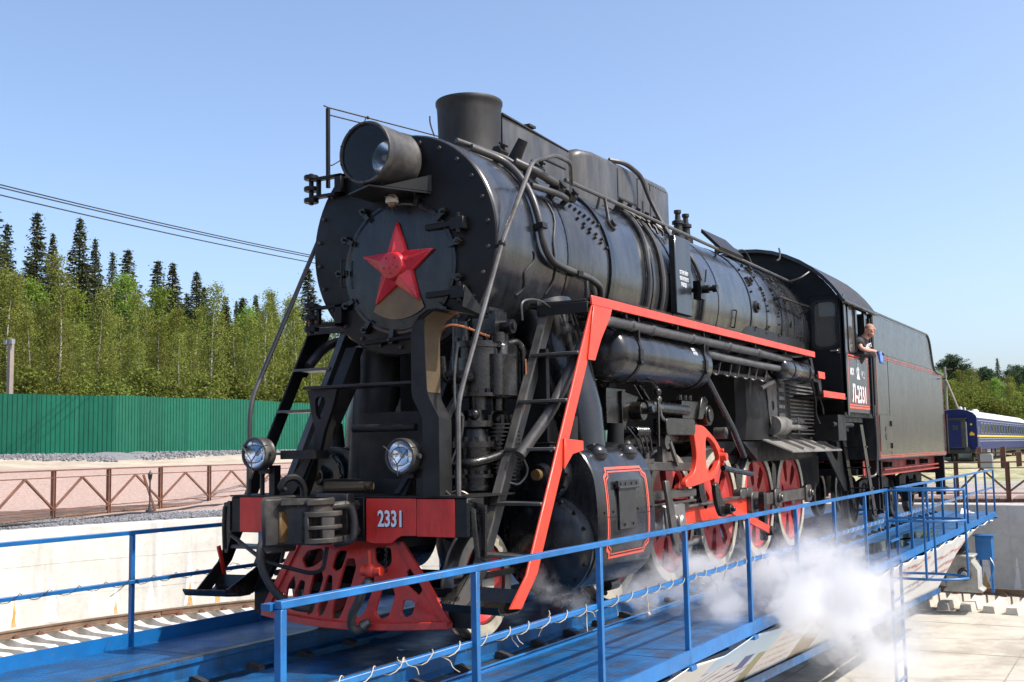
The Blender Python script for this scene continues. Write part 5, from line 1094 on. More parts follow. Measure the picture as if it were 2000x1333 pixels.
# ================================================================= SETTING MATERIALS
def ground_mat():
    m, n = nodes('ground_mat')
    g = n.nodes.new('ShaderNodeNewGeometry'); sx = n.nodes.new('ShaderNodeSeparateXYZ'); n.links.new(g.outputs['Position'], sx.inputs[0])
    def math_(op, a, b=None):
        q = n.nodes.new('ShaderNodeMath'); q.operation = op
        for i, v in enumerate((a, b)):
            if v is None: continue
            if hasattr(v, 'links'): n.links.new(v, q.inputs[i])
            else: q.inputs[i].default_value = v
        return q.outputs[0]
    dy = math_('SUBTRACT', sx.outputs[1], 7.3); r = math_('SQRT', math_('ADD', math_('MULTIPLY', sx.outputs[0], sx.outputs[0]), math_('MULTIPLY', dy, dy)))
    wob = noise_tex(n, s=.35, detail=5); r = math_('ADD', r, math_('MULTIPLY', math_('SUBTRACT', wob, .5), 3.0))
    fine = noise_tex(n, s=14, detail=8, rough=.75); med = noise_tex(n, s=1.3, detail=6)
    grav = mix(n, ramp(n, fine, [(.35, 0), (.65, 1)]), (.16, .16, .165), (.42, .42, .43))
    pink = mix(n, ramp(n, fine, [(.35, 0), (.7, 1)]), (.26, .175, .145), (.45, .34, .29))
    sand = mix(n, ramp(n, med, [(.35, 0), (.65, 1)]), (.33, .275, .205), (.45, .39, .31))
    dry = mix(n, ramp(n, med, [(.4, 0), (.6, 1)]), (.27, .26, .14), (.42, .36, .22))
    forest = mix(n, ramp(n, fine, [(.3, 0), (.7, 1)]), (.05, .06, .02), (.13, .13, .05))
    def step(v, a, b):
        q = n.nodes.new('ShaderNodeMapRange'); n.links.new(v, q.inputs[0]); q.inputs[1].default_value = a; q.inputs[2].default_value = b; return q.outputs[0]
    c = mix(n, step(r, 18.6, 19.4), grav, pink); c = mix(n, step(r, 27.6, 28.6), c, sand); c = mix(n, step(r, 30.8, 31.6), c, grav); c = mix(n, step(r, 36, 40), c, forest)
    right = mix(n, step(sx.outputs[1], 36, 41), grav, dry); right = mix(n, ramp(n, noise_tex(n, s=.6, detail=4), [(.52, 0), (.6, .8)]), right, (.14, .17, .04)); pr = mix(n, step(sx.outputs[1], 27, 38), pink, right)
    c = mix(n, step(sx.outputs[0], -14, -10), c, pr)
    finish(n, c, .9, 0, noise_tex(n, s=30, detail=6, rough=.75), .8, .03)
ground_mat()
def concrete(name, lo, hi, joints=True, stain=True):
    m, n = nodes(name)
    c = mix(n, ramp(n, noise_tex(n, s=.9, detail=8, rough=.65), [(.32, 0), (.66, 1)]), lo, hi)
    c = mix(n, ramp(n, noise_tex(n, s=9, detail=7, rough=.7), [(.5, 0), (.75, .35)]), c, tuple(x*.55 for x in lo))
    if stain:
        c = mix(n, ramp(n, noise_tex(n, scale=(1.3, 1.3, .12), s=2.2, detail=6), [(.56, 0), (.72, .55)]), c, (.3, .29, .27))
        c = mix(n, ramp(n, noise_tex(n, scale=(1.6, 1.6, .06), s=1.4, detail=3), [(.62, 0), (.68, .75)]), c, (.78, .77, .74))
    else:
        d1 = noise_tex(n, s=.42, detail=7, rough=.62, dist=.4); c = mix(n, ramp(n, d1, [(.53, 0), (.57, .35), (.64, .75)]), c, (.24, .215, .17))
        d2 = noise_tex(n, s=2.6, detail=8, rough=.72); c = mix(n, ramp(n, d2, [(.5, 0), (.7, .5)]), c, (.34, .3, .24))
        vo = n.nodes.new('ShaderNodeTexVoronoi'); vo.feature = 'DISTANCE_TO_EDGE'; vo.inputs['Scale'].default_value = .22; n.links.new(mapping(n, (1, 1, 1)), vo.inputs['Vector']); c = mix(n, ramp(n, vo.outputs['Distance'], [(.0, .7), (.012, 0)]), c, (.2, .18, .15))
    finish(n, c, .82, 0, noise_tex(n, s=22, detail=7, rough=.7), .35, .012)
concrete('pit_wall_mat', (.44, .425, .385), (.6, .58, .53)); concrete('pit_floor_mat', (.34, .315, .265), (.52, .485, .41), stain=False)
paint('rust_stain', (.5, .27, .07), (.8, .9), .35, (.62, .5, .32), .4)
paint('lime_stain', (.7, .69, .66), (.8, .9), .08)
paint('damp_stain', (.25, .22, .18), (.45, .7), .25)
def deck_mat():
    m, n = nodes('deck_blue')
    g = n.nodes.new('ShaderNodeNewGeometry'); mp = n.nodes.new('ShaderNodeMapping'); n.links.new(g.outputs['Position'], mp.inputs[0])
    c = mix(n, ramp(n, noise_tex(n, s=2.2, detail=8, rough=.7), [(.34, 0), (.6, 1)]), (.003, .045, .13), (.005, .105, .3))
    c = mix(n, ramp(n, noise_tex(n, scale=(1.2, .5, 1), s=5, detail=8, rough=.75), [(.5, 0), (.68, .9)]), c, (.045, .042, .04))
    c = mix(n, ramp(n, noise_tex(n, scale=(2.5, .25, 1), s=2.5, detail=6, rough=.7), [(.52, 0), (.62, .7)]), c, (.01, .04, .09))
    hs = []
    for ax, dist in (('X', 0), ('Y', 0)):
        wv = n.nodes.new('ShaderNodeTexWave'); wv.bands_direction = ax; wv.inputs['Scale'].default_value = 5.6; wv.inputs['Distortion'].default_value = 0; n.links.new(mp.outputs[0], wv.inputs[0]); hs.append(wv.outputs['Fac'])
    mx = n.nodes.new('ShaderNodeMath'); mx.operation = 'MAXIMUM'; n.links.new(hs[0], mx.inputs[0]); n.links.new(hs[1], mx.inputs[1])
    h = ramp(n, mx.outputs[0], [(.86, 0), (.97, 1)])
    inv = n.nodes.new('ShaderNodeMath'); inv.operation = 'SUBTRACT'; inv.inputs[0].default_value = 1; n.links.new(h, inv.inputs[1]); gr = n.nodes.new('ShaderNodeMath'); gr.operation = 'MULTIPLY'; gr.inputs[1].default_value = .45; n.links.new(h, gr.inputs[0])
    c = mix(n, gr.outputs[0], c, (.012, .02, .03))
    rg = ramp(n, noise_tex(n, s=4, detail=5), [(.3, .28), (.7, .55)])
    finish(n, c, rg, 0, inv.outputs[0], .6, .006)
deck_mat()

# ================================================================= PIT AND GROUND
PC = (0, 7.3); PR = 15.9
rg_ = random.Random(11)
def hgt(x, y):
    r = math.hypot(x-PC[0], y-PC[1])
    def ss(a, b, v): t = max(0, min(1, (v-a)/(b-a))); return t*t*(3-2*t)
    left = ss(-8, -16, x)
    lf = .02+1.2*ss(21.5, 28, r)+.45*ss(28, 32.5, r)+.25*ss(40, 60, r)
    rf = .02+.62*math.exp(-(((x+2.2)/1.6)**2+((y-44.5)/3.0)**2))+.55*math.exp(-(((x-1.6)/1.9)**2+((y-46)/3.5)**2))-.1*ss(60, 90, y)
    return left*lf+(1-left)*rf
b = MB(); radii = [16.25, 16.8, 17.5, 18.5, 19.5, 20.5, 21.5, 22.5, 23.5, 24.5, 25.5, 26.5, 27.5, 28.5, 29.5, 31, 32.5, 34, 36, 39, 43, 48, 54, 62, 75, 95, 130, 200, 350, 700, 1800]; NA = 240; vs = []; fs = []
for i, r in enumerate(radii):
    for k in range(NA):
        a = 2*PI*k/NA; x = PC[0]+r*math.cos(a); y = PC[1]+r*math.sin(a)
        j = .05*noise.noise((x*.6, y*.6, 0)) if i > 1 else 0
        vs.append((x, y, hgt(x, y)+j+(.0 if i else -.02)))
for i in range(len(radii)-1):
    for k in range(NA):
        q = (k+1) % NA; fs.append((i*NA+k, i*NA+q, (i+1)*NA+q, (i+1)*NA+k))
b.add(vs, fs); tag(b.build('ground', 'ground_mat', base=(0, 7.3, 0), smooth=60), kind='structure')
b = MB().lathe([(-2.4, PR), (-.03, PR), (0, PR+.03), (0, PR+.38), (-.3, PR+.4)], (*PC, 0), (0, 0, 1), 160); wall = tag(b.build('pit_wall', 'pit_wall_mat', base=(*PC, -2.4)), kind='structure')
b = MB().lathe([(-2.3, 0.0), (-2.3, 8), (-2.3, PR+.02)], (*PC, 0), (0, 0, 1), 120); tag(b.build('pit_floor', 'pit_floor_mat', base=(*PC, -2.3)), kind='structure')
# formwork joints: thin recessed-looking ribs standing proud of the wall, and seepage stains with their own shape
def wallpt(a, z, off=.0): return Vector((PC[0]+(PR-off)*math.cos(a), PC[1]+(PR-off)*math.sin(a), z))
for z in (-.78, -1.52):
    MB().lathe([(z-.008, PR+.02), (z-.008, PR-.006), (z+.008, PR-.006), (z+.008, PR+.02)], (*PC, 0), (0, 0, 1), 160).build('formwork_ridge', 'pit_wall_mat', wall)
for k in range(44):
    a = RAD(70+140*k/44)
    if k % 2 == 0:
        b = MB(); b.loft([[wallpt(a-.0006, z, -.01), wallpt(a-.0006, z, .005), wallpt(a+.0006, z, .005), wallpt(a+.0006, z, -.01)] for z in (-2.3, -.04)]); b.build('formwork_ridge', 'pit_wall_mat', wall)
    if rg_.random() < .75:
        a += rg_.uniform(-.02, .02); h0 = rg_.uniform(.6, 1.5); wd = rg_.uniform(.006, .014); b = MB(); n_ = 9
        L_ = [wallpt(a-wd*(1-i/n_)**.8*rg_.uniform(.7, 1.1), -2.05+h0*i/n_, .004) for i in range(n_+1)]; R_ = [wallpt(a+wd*(1-i/n_)**.8*rg_.uniform(.7, 1.1), -2.05+h0*i/n_, .004) for i in range(n_+1)]
        b.add(L_+R_, [(i, i+1, n_+2+i, n_+1+i) for i in range(n_)]); b.build('lime_streak', 'lime_stain', wall, smooth=0)
        if rg_.random() < .5:
            h1 = h0*.45; b = MB(); wd *= .5
            L_ = [wallpt(a-wd*(1-i/n_)*rg_.uniform(.6, 1.1), -2.05+h1*i/n_, .008) for i in range(n_+1)]; R_ = [wallpt(a+wd*(1-i/n_)*rg_.uniform(.6, 1.1), -2.05+h1*i/n_, .008) for i in range(n_+1)]
            b.add(L_+R_, [(i, i+1, n_+2+i, n_+1+i) for i in range(n_)]); b.build('rust_streak', 'rust_stain', wall, smooth=0)
# damp patches and a joint on the floor
pf = [o for o in bpy.data.objects if o.name == 'pit_floor'][0]
def blob(cx, cy, rx, ry, z, seed, mat_, nm):
    n_ = 40; P = []
    for i in range(n_):
        a = 2*PI*i/n_; k = 1+.9*noise.noise((math.cos(a)*1.6+seed, math.sin(a)*1.6, seed)); P.append((cx+rx*k*math.cos(a), cy+ry*k*math.sin(a)))
    b = MB(); b.add([(x, y, z) for x, y in P], [tuple(range(n_))]); return b.build(nm, mat_, pf, smooth=0)
for y_ in (9.0, 15.0, 18.6): MB().box(-6, 9, y_-.012, y_+.012, -2.301, -2.296).build('slab_joint', 'damp_stain', pf)
for x_ in (-3.0, 0.2, 3.4, 6.6): MB().box(x_-.012, x_+.012, 0, 21.5, -2.301, -2.297).build('slab_joint', 'damp_stain', pf)
b = MB(); b.bar((1.2, 11.4, -2.285), (5.5, 11.5, -2.285), .06, .02); b.build('floor_dark_bar', 'undergear', pf)  # long thin dark bar lying across the pit floor
# ring rail on concrete sleepers
RZ = -1.9
b = MB().lathe([(RZ-.16, 14.52), (RZ-.145, 14.52), (RZ-.13, 14.585), (RZ-.04, 14.59), (RZ-.035, 14.565), (RZ-.003, 14.565), (RZ, 14.575), (RZ, 14.625), (RZ-.003, 14.635), (RZ-.035, 14.635), (RZ-.04, 14.61), (RZ-.13, 14.615), (RZ-.145, 14.68), (RZ-.16, 14.68)], (*PC, 0), (0, 0, 1), 200)
rr = tag(b.build('ring_rail', 'rail_steel', base=(*PC, -2.06)), 'rusty curved rail running round the pit at the foot of the wall', 'rail')
chm = MB(); chm.box(-.06, .06, -.07, .07, 0, .025); chm.cyl((.0, 0, .02), (0, 0, .075), .022, .022, 6); chm.box(-.03, .03, -.05, .05, .03, .05); chm = chm.mesh('rail_chair'); chm.materials.append(MAT['rust_iron'])
slm = MB(); slm.loft([[(x, -w1, -.24), (x, w1, -.24), (x, w0, zt), (x, -w0, zt)] for x, w1, w0, zt in ((-1.35, .14, .11, -.08), (-1.2, .15, .12, -.05), (-.5, .14, .1, -.06), (-.15, .15, .12, 0), (.15, .15, .12, 0), (.75, .14, .11, -.03))])
slm = slm.mesh('concrete_sleeper', smooth=0); slm.materials.append(MAT['concrete_sleeper'])
first = None; ang = []
n_sl = 166
for k in range(n_sl):
    a = 2*PI*k/n_sl; d_ = math.degrees(a)
    if 150 < d_ < 192 or 62 < d_ < 92: ang.append(a)
for ia, a in enumerate(sorted(ang, reverse=True)):
    o = bpy.data.objects.new('concrete_sleeper', slm); link(o); o.location = (PC[0]+14.6*math.cos(a), PC[1]+14.6*math.sin(a), RZ-.165); o.rotation_euler = (0, 0, a)
    lf = math.degrees(a) > 120
    nl = sum(1 for q_ in ang if math.degrees(q_) > 120)
    tag(o, 'pale concrete sleeper under the ring rail '+('by the bright wall, %s from the left' % ORDW[ia] if lf else 'below the drive motor, %s from the left' % ORDW[ia-nl]), 'sleeper', 'sleepers under the ring rail '+('by the bright wall' if lf else 'by the drive motor'))
    for s in (-1, 1):
        c = bpy.data.objects.new('rail_chair', chm); link(c, rr); c.location = Vector((PC[0]+(14.6+s*.1)*math.cos(a), PC[1]+(14.6+s*.1)*math.sin(a), RZ-.16))-BASE[rr]; c.rotation_euler = (0, 0, a)
b = MB(); a = RAD(163); 
for s in (-1, 1): b.add([], [])
jp = MB(); jp.loft([[(PC[0]+r*math.cos(a_), PC[1]+r*math.sin(a_), z) for r, z in ((14.56, RZ-.12), (14.56, RZ-.05), (14.59, RZ-.05), (14.59, RZ-.12))] for a_ in [RAD(162.2+.25*i) for i in range(9)]]); jp.build('fish_plate', 'rust_iron', rr)

# ================================================================= TURNTABLE BRIDGE
Y0, Y1 = -7.6, 22.3; DZK = -.14; XE = 2.28
br = thing('turntable_bridge', (0, 7.3, -2.0), 'long blue steel turntable bridge with railings carrying the locomotive', 'turntable')
# running rails
for s in (1, -1):
    rp = [(-.075, -.18), (.075, -.18), (.075, -.165), (.012, -.145), (.01, -.05), (.036, -.04), (.036, -.008), (.028, 0), (-.028, 0), (-.036, -.008), (-.036, -.04), (-.01, -.05), (-.012, -.145), (-.075, -.165)]
    r_ = MB().prism([(s*.797+x, z) for x, z in rp], 'xz', Y0, Y1).build('running_rail', 'blue_girder', br, smooth=30)
    MB().box(s*.797-.034, s*.797+.034, Y0, Y1, -.006, .0025).build('rail_head', 'steel_tread', r_)
clm = MB(); clm.box(-.05, .05, -.035, .035, 0, .03); clm.prism([(-.09, .0), (.03, .0), (.05, .03), (-.06, .06), (-.09, .05)], 'xz', -.03, .03); clm = clm.mesh('rail_clip'); clm.materials.append(MAT['undergear'])
for i in range(48):
    y = Y0+.5+i*.62
    for x, rz in ((.965, 0), (-.63, 0)):
        if x != .965 and y > 1.5: continue
        c = bpy.data.objects.new('rail_clip', clm); link(c, br); c.location = Vector((x, y, -.178))-BASE[br]; c.rotation_euler = (0, 0, rz)
for s in (1, -1):
    MB().box(min(s*.88, s*1.18), max(s*.88, s*1.18), Y0, Y1, -.2, -.182).build('flange_ledge', 'rail_greasy' if s > 0 else 'blue_girder', br)
    b = MB(); b.box(min(s*1.18, s*1.21), max(s*1.18, s*1.21), Y0, Y1, -.21, DZK+.012); b.tube([(s*1.03, Y0, -.168), (s*1.03, Y1, -.168)], .012, 6); b.build('deck_angle', 'blue_paint', br)
    y = Y0
    while y < Y1-.1:
        y2 = min(y+1.49, Y1); MB().box(min(s*1.212, s*XE), max(s*1.212, s*XE), y+.004, y2-.004, DZK-.008, DZK+rg_.uniform(-.002, .002)).build('deck_plate', 'deck_blue', br); y = y2
    MB().box(min(s*XE, s*(XE+.02)), max(s*XE, s*(XE+.02)), Y0, Y1, DZK-.115, DZK+.004 if s > 0 else -.02).build('toe_board', 'blue_paint', br)
y = Y0
while y < Y1-.1:
    y2 = min(y+1.49, Y1); MB().box(-.56, .56, y+.004, y2-.004, -.185, -.176).build('deck_plate', 'deck_blue', br); y = y2
def puddle(cx, cy, rx, ry, sd, zz):
    P = [(cx+rx*(1+.5*noise.noise((math.cos(t)*1.5+sd, math.sin(t)*1.5, sd)))*math.cos(t), cy+ry*(1+.5*noise.noise((math.cos(t)*1.5+sd, math.sin(t)*1.5, sd)))*math.sin(t), zz) for t in [2*PI*i/36 for i in range(36)]]
    b = MB(); b.add(P, [tuple(range(36))]); return b.build('puddle', 'water', br, smooth=0)
puddle(1.75, 12.0, .3, 1.5, 5, DZK+.006); puddle(1.9, 14.6, .25, 1.2, 9, DZK+.006)
# main girders with tapered ends, cross beams, outer bearers
for s in (1, -1):
    b = MB().plate([(Y0, -.2), (Y1, -.2), (Y1, -.45), (18.8, -1.35), (-4.2, -1.35), (Y0, -.45)], [], 'yz', min(s*.8, s*.83), max(s*.8, s*.83)); b.bar((s*.815, -4.2, -1.36), (s*.815, 18.8, -1.36), .36, .03); b.bar((s*.815, 18.8, -1.36), (s*.815, Y1, -.46), .36, .03); b.build('main_girder', 'blue_girder', br)
for i in range(21):
    y = Y0+.4+i*1.45; b = MB(); b.box(-2.26, 2.26, y-.05, y+.05, -.26, -.212); b.bar((.85, y, -.9), (2.2, y, -.3), .06, .06); b.bar((-.85, y, -.9), (-2.2, y, -.3), .06, .06); b.build('cross_beam', 'blue_girder', br)
b = MB(); b.bar((1.62, 1.0, -.95), (1.62, 17.6, -1.51), .16, .03); b.bar((1.7, 1.0, -.93), (1.7, 17.6, -1.49), .012, .1); b.build('lower_beam', 'blue_girder', br)
# railings
PW = .041
rposts = [-3.318+1.677*i for i in range(8)]+[9.84, 10.52]+[11.66, 13.15, 14.74, 16.3, 17.8, 19.25, 20.75, 22.26]
lposts = [-6.8, -5.13, -3.45, -1.78, -.1]+[1.577+1.677*i for i in range(12)]
def railing(s, posts, segs, top, lb):
    rl = MB(); o = None
    for a, c in segs:
        o2 = MB().box(s*XE-PW/2-.002, s*XE+PW/2+.002, a-PW/2, c+PW/2, top-.037, top).build('railing', 'blue_rail', br, bevel=.003, label=lb)
        o = o or o2
        MB().box(s*XE-.018-.028*s, s*XE+.018-.028*s, a, c, .415, .45).build('mid_rail', 'blue_rail', o2, bevel=.003)
    for y in posts:
        b = MB(); b.box(s*XE-PW/2, s*XE+PW/2, y-PW/2, y+PW/2, DZK-.15, top-.038); b.box(s*(XE)+s*.0-.05, s*XE+.05, y-.06, y+.06, DZK-.16, DZK-.12); b.build('post', 'blue_rail', o, bevel=.003)
    return o
rr_ = railing(1, rposts, [(-3.318, 9.84), (10.52, 22.26)], .883, 'blue tube railing on the near side of the bridge')
railing(-1, lposts, [(-6.8, 20.1)], .883, 'blue tube railing on the far side of the bridge')
b = MB(); b.box(2.2, 2.255, -3.36, -3.3, .84, .87); b.build('rail_stub', 'blue_rail', rr_)
# safety cage with ladder
cg = None
for z in (.86, .42, -.4):
    pts = [(2.3, 9.84, z), (2.75, 9.78, z)]+[(2.75+.55*math.sin(t), 10.18-.4*math.cos(t), z) for t in [PI*i/12 for i in range(13)]]+[(2.75, 10.58, z), (2.3, 10.52, z)]
    o = MB().tube(pts, .02, 6).build('safety_cage', 'blue_rail', br, label='hooped blue safety cage round the ladder'); cg = cg or o
for x, y in ((2.8, 9.78), (3.3, 10.18), (2.8, 10.58)): MB().cyl((x, y, -.4), (x, y, .86), .018, .018, 8).build('cage_bar', 'blue_rail', cg)
for y in (9.84, 10.52): MB().box(2.28, 2.32, y-.02, y+.02, -2.28, -.2).build('ladder_stile', 'blue_rail', cg)
for i in range(9): MB().box(2.285, 2.315, 9.86, 10.5, .1-.29*i, .13-.29*i).build('ladder_rung', 'blue_rail', cg)
# drive motor unit at the far end
b = MB(); b.prism([(1.38, -1.8), (2.22, -1.8), (2.22, -1.74), (2.14, -1.7), (2.14, -1.3), (2.02, -1.12), (2.02, -1.0), (1.45, -1.0), (1.45, -1.7), (1.38, -1.74)], 'xz', 19.9, 20.5); b.prism([(1.42, -1.04), (2.06, -1.04), (2.06, -.98), (1.42, -.98)], 'xz', 19.85, 20.55); dr = b.build('drive_unit', 'motor_grey', br, bevel=.02, label='grey gearbox with vertical motor at the end of the bridge')
b = MB(); b.lathe([(-.95, .16), (-.9, .14), (-.72, .15), (-.7, .11), (-.45, .11), (-.4, .06)], (1.75, 20.2, 0), (0, 0, 1), 20); b.build('motor_body', 'undergear', dr)
for i in range(6): MB().lathe([(-.88+.03*i, .14), (-.875+.03*i, .165), (-.865+.03*i, .165), (-.86+.03*i, .14)], (1.75, 20.2, 0), (0, 0, 1), 20).build('motor_fin', 'undergear', dr)
b = MB(); b.lathe([(19.82, .0), (19.82, .12), (19.86, .14), (19.92, .15)], (1.85, 0, -1.4), (0, 1, 0), 24); b.build('gearbox_cover', 'undergear', dr); MB().lathe([(19.79, 0), (19.79, .06), (19.84, .07)], (1.85, 0, -1.4), (0, 1, 0), 20).build('shaft_cap', 'motor_grey', dr)
b = MB(); b.lathe([(-.06, .3), (-.05, .34), (.05, .34), (.06, .3)], (1.6, 20.9, -1.56), (0, 1, 0), 28); b.build('drive_wheel', 'steel_tread', dr)
MB().box(2.0, 2.35, 20.7, 21.1, -1.15, -.62).build('control_cabinet', 'blue_paint', dr, bevel=.01); MB().box(1.95, 2.4, 20.68, 21.15, -.62, -.6).build('cabinet_roof', 'blue_paint', dr)
b = MB(); b.box(2.05, 2.1, 20.85, 20.95, -1.9, -1.15); b.box(2.28, 2.33, 20.85, 20.95, -1.9, -1.15); b.tube(spline([(1.75, 20.05, -.7), (1.9, 19.95, -.78), (1.95, 20.0, -.9), (1.85, 20.05, -.95)]), .02, 6); b.tube(spline([(2.3, 20.7, -1.1), (2.38, 20.6, -1.3), (2.3, 20.5, -1.6)]), .02, 6); b.build('cabinet_leg', 'blue_paint', dr)

# garland wire wound round the mid rails
def garland(s, ya, yb, lb, seed):
    q = random.Random(seed); x0 = s*XE-.028*s; z0 = .433; b = MB(); y = ya; pts = []; t = 0
    while y < yb:
        pts.append(Vector((x0+.032*math.cos(t), y, z0+.032*math.sin(t)))); t += .7; y += .02+.02*q.random()
        if q.random() < .04 and len(pts) > 3:
            b.tube(pts, .003, 5, cap=True); c = pts[-1]
            for _ in range(q.randint(1, 2)):
                e = [c]; d_ = Vector((q.uniform(-.5, 1)*s, q.uniform(-1, 1), q.uniform(-1, .6)))*.035
                for i in range(3): e.append(e[-1]+d_+Vector((q.uniform(-1, 1), q.uniform(-1, 1), q.uniform(-1, .5)))*.025)
                b.tube(spline(e, 3), .0028, 5)
            pts = [c]
    b.tube(pts, .003, 5); o = b.build('garland_wire', 'twine' if s > 0 else 'wire_black', split=False); return tag(o, lb, 'garland')
g1 = garland(1, -3.2, 9.8, 'pale twisted garland wire wound along the near mid rail', 5)
garland(-1, -6.5, 6.0, 'dark garland wire wound along the far mid rail', 6)
garland(1, 10.6, 21.5, 'pale garland wire wound along the rail beyond the ladder cage', 9)
b = MB(); b.tube([(2.27, .9, .43), (2.28, .9, .28)], .004, 5); b.sphere((2.28, .9, .265), .016, 8, 6); b.build('hanging_bulb', 'twine', g1)
# ================================================================= BOARDWALKS AND RUSTY FENCES
def boardwalk(posts, z, width, side, top, lb, place_lb, extra_planks=0):
    P = [Vector((x, y, z)) for x, y in posts]
    bw = None
    # planks across the path
    pk = MB(); pk.box(0, width, -.068, .068, -.045, 0); pk = pk.mesh('plank', smooth=0); pk.materials.append(MAT['wood_old'])
    beam = MB(); lens = [(b_-a_).length for a_, b_ in zip(P, P[1:])]
    def at(d_):
        for a_, b_, l in zip(P, P[1:], lens):
            if d_ <= l or b_ is P[-1]: return a_+(b_-a_)*(d_/l), (b_-a_).normalized()
            d_ -= l
    pts0 = []; T = sum(lens)
    nrm_ = lambda d_: Vector((d_.y, -d_.x, 0))*side
    n_ = int(T/.145)
    secs = []
    for i in range(41):
        p, d_ = at(T*i/40); nn = nrm_(d_); secs.append([p+nn*.02-Vector((0, 0, .05)), p+nn*.1-Vector((0, 0, .05)), p+nn*.1-Vector((0, 0, .22)), p+nn*.02-Vector((0, 0, .22))])
    beam.loft(secs); secs = []
    bw = tag(beam.build('boardwalk', 'wood_old', base=(P[0].x, P[0].y, 0)), kind='structure')
    for i in range(n_):
        p, d_ = at(.07+i*.145); nn = nrm_(d_); o = bpy.data.objects.new('plank', pk); link(o, bw); o.location = p-BASE[bw]+Vector((0, 0, rg_.uniform(-.006, .006))); o.rotation_euler = (0, 0, math.atan2(nn.y, nn.x))
    fn = thing('rusty_fence', tuple(P[0]), lb, 'fence')
    h = top-z
    for i, p in enumerate(P):
        d_ = at(min(T-.01, sum(lens[:i])+.01))[1]; b = MB()
        b.obox(p+Vector((0, 0, (h-.25)/2)), (.012, .1, h+.25), Matrix.Rotation(math.atan2(d_.y, d_.x)+PI/2, 3, 'Z')); b.obox(p+d_*.05+Vector((0, 0, (h-.25)/2)), (.012, .08, h+.25), Matrix.Rotation(math.atan2(d_.y, d_.x), 3, 'Z')); b.obox(p-d_*.05+Vector((0, 0, (h-.25)/2)), (.012, .08, h+.25), Matrix.Rotation(math.atan2(d_.y, d_.x), 3, 'Z'))
        b.build('post', 'rust_iron', fn, split=False)
    for a_, b_ in zip(P, P[1:]):
        u = Vector((0, 0, 1)); mid = (a_+b_)/2+u*(h*.83)
        MB().bar(a_+u*h, b_+u*h, .05, .035).build('top_rail', 'rust_iron', fn); MB().bar(a_+u*h*.84, b_+u*h*.84, .04, .025).build('mid_rail', 'rust_iron', fn); MB().bar(a_+u*.14, b_+u*.14, .04, .025).build('low_rail', 'rust_iron', fn)
        MB().bar(a_+u*.16, mid, .05, .05).build('brace', 'rust_iron', fn); MB().bar(b_+u*.16, mid, .05, .05).build('brace', 'rust_iron', fn)
    return bw, fn
boardwalk([(-13.9, 7.0), (-15.6, 8.6)] if False else [(-16.0, 6.9), (-17.2, 9.2), (-18.2, 11.6), (-19.0, 14.0), (-19.5, 16.3), (-19.75, 18.5), (-20.0, 20.7), (-20.2, 23.0)], .12, 3.4, -1, 1.24, 'rusty braced fence along the far boardwalk beside the pink slope', '')
boardwalk([(-3.4, 23.3), (-1.0, 23.55), (1.25, 23.6), (2.45, 23.75), (4.0, 23.8), (6.5, 23.6)], .1, 1.9, -1, 1.02, 'rusty braced fence behind the far end of the bridge', '')
# loose prop and black cable by the far boardwalk
tag(MB().bar((-18.35, 15.05, .05), (-18.5, 14.75, 1.05), .08, .05).build('leaning_board', 'rust_iron'), 'short rusty bar leaning on the far fence beside the lamp', 'bar')
b = MB(); b.tube([Vector((-16.2+.0, 8.0, .06))+Vector((-.26*i-.012*i*i*.3, 1.1*i, .03*math.sin(i*1.7))) for i in range(13)], .03, 6); tag(b.build('black_cable', 'wire_black'), 'black cable lying along the gravel below the far boardwalk', 'cable')
# small garden lamp
lp = thing('garden_lamp', (-17.75, 14.3, .02), 'small black lantern on a post by the far boardwalk', 'lamp')
b = MB(); b.lathe([(0, .11), (.1, .11), (.12, .05), (.2, .035), (.3, .022), (.85, .02), (.88, .035), (.9, .02)], (-17.75, 14.3, .02), (0, 0, 1), 12); b.build('lamp_stem', 'undergear', lp)
b = MB(); b.lathe([(.9, .025), (.92, .045), (1.04, .06), (1.05, .07), (1.09, .04), (1.13, .012), (1.17, .006)], (-17.75, 14.3, .02), (0, 0, 1), 8); b.build('lantern', 'undergear', lp)

# loose ballast stones
def stones(name, n_, fn, smin, smax, seed, lb):
    q = random.Random(seed); b = MB()
    for _ in range(n_):
        x, y = fn(q); z = hgt(x, y); s_ = q.uniform(smin, smax); c = Vector((x, y, z+s_*.3)); a = q.uniform(0, 6.3)
        P = [c+Vector((s_*q.uniform(.6, 1)*math.cos(a+k*2.1), s_*q.uniform(.6, 1)*math.sin(a+k*2.1), -s_*.35)) for k in range(3)]+[c+Vector((s_*q.uniform(.4, .8)*math.cos(a+1+k*2.1), s_*q.uniform(.4, .8)*math.sin(a+1+k*2.1), s_*q.uniform(.2, .6))) for k in range(3)]
        b.add(P, [(0, 2, 1), (3, 4, 5), (0, 1, 3), (1, 4, 3), (1, 2, 4), (2, 5, 4), (2, 0, 5), (0, 3, 5)])
    o = b.build(name, 'stone_grey', split=False, smooth=0); return tag(o, lb, 'gravel', kind='stuff')
paint('stone_grey', (.17, .17, .18), (.8, .9), .35, freq=9)
stones('gravel', 6000, lambda q: (lambda r, a: (r*math.cos(a), 7.3+r*math.sin(a)))(q.uniform(16.3, 18.8), RAD(q.uniform(136, 186))), .03, .06, 1, 'grey crushed stone between pit wall and boardwalk')

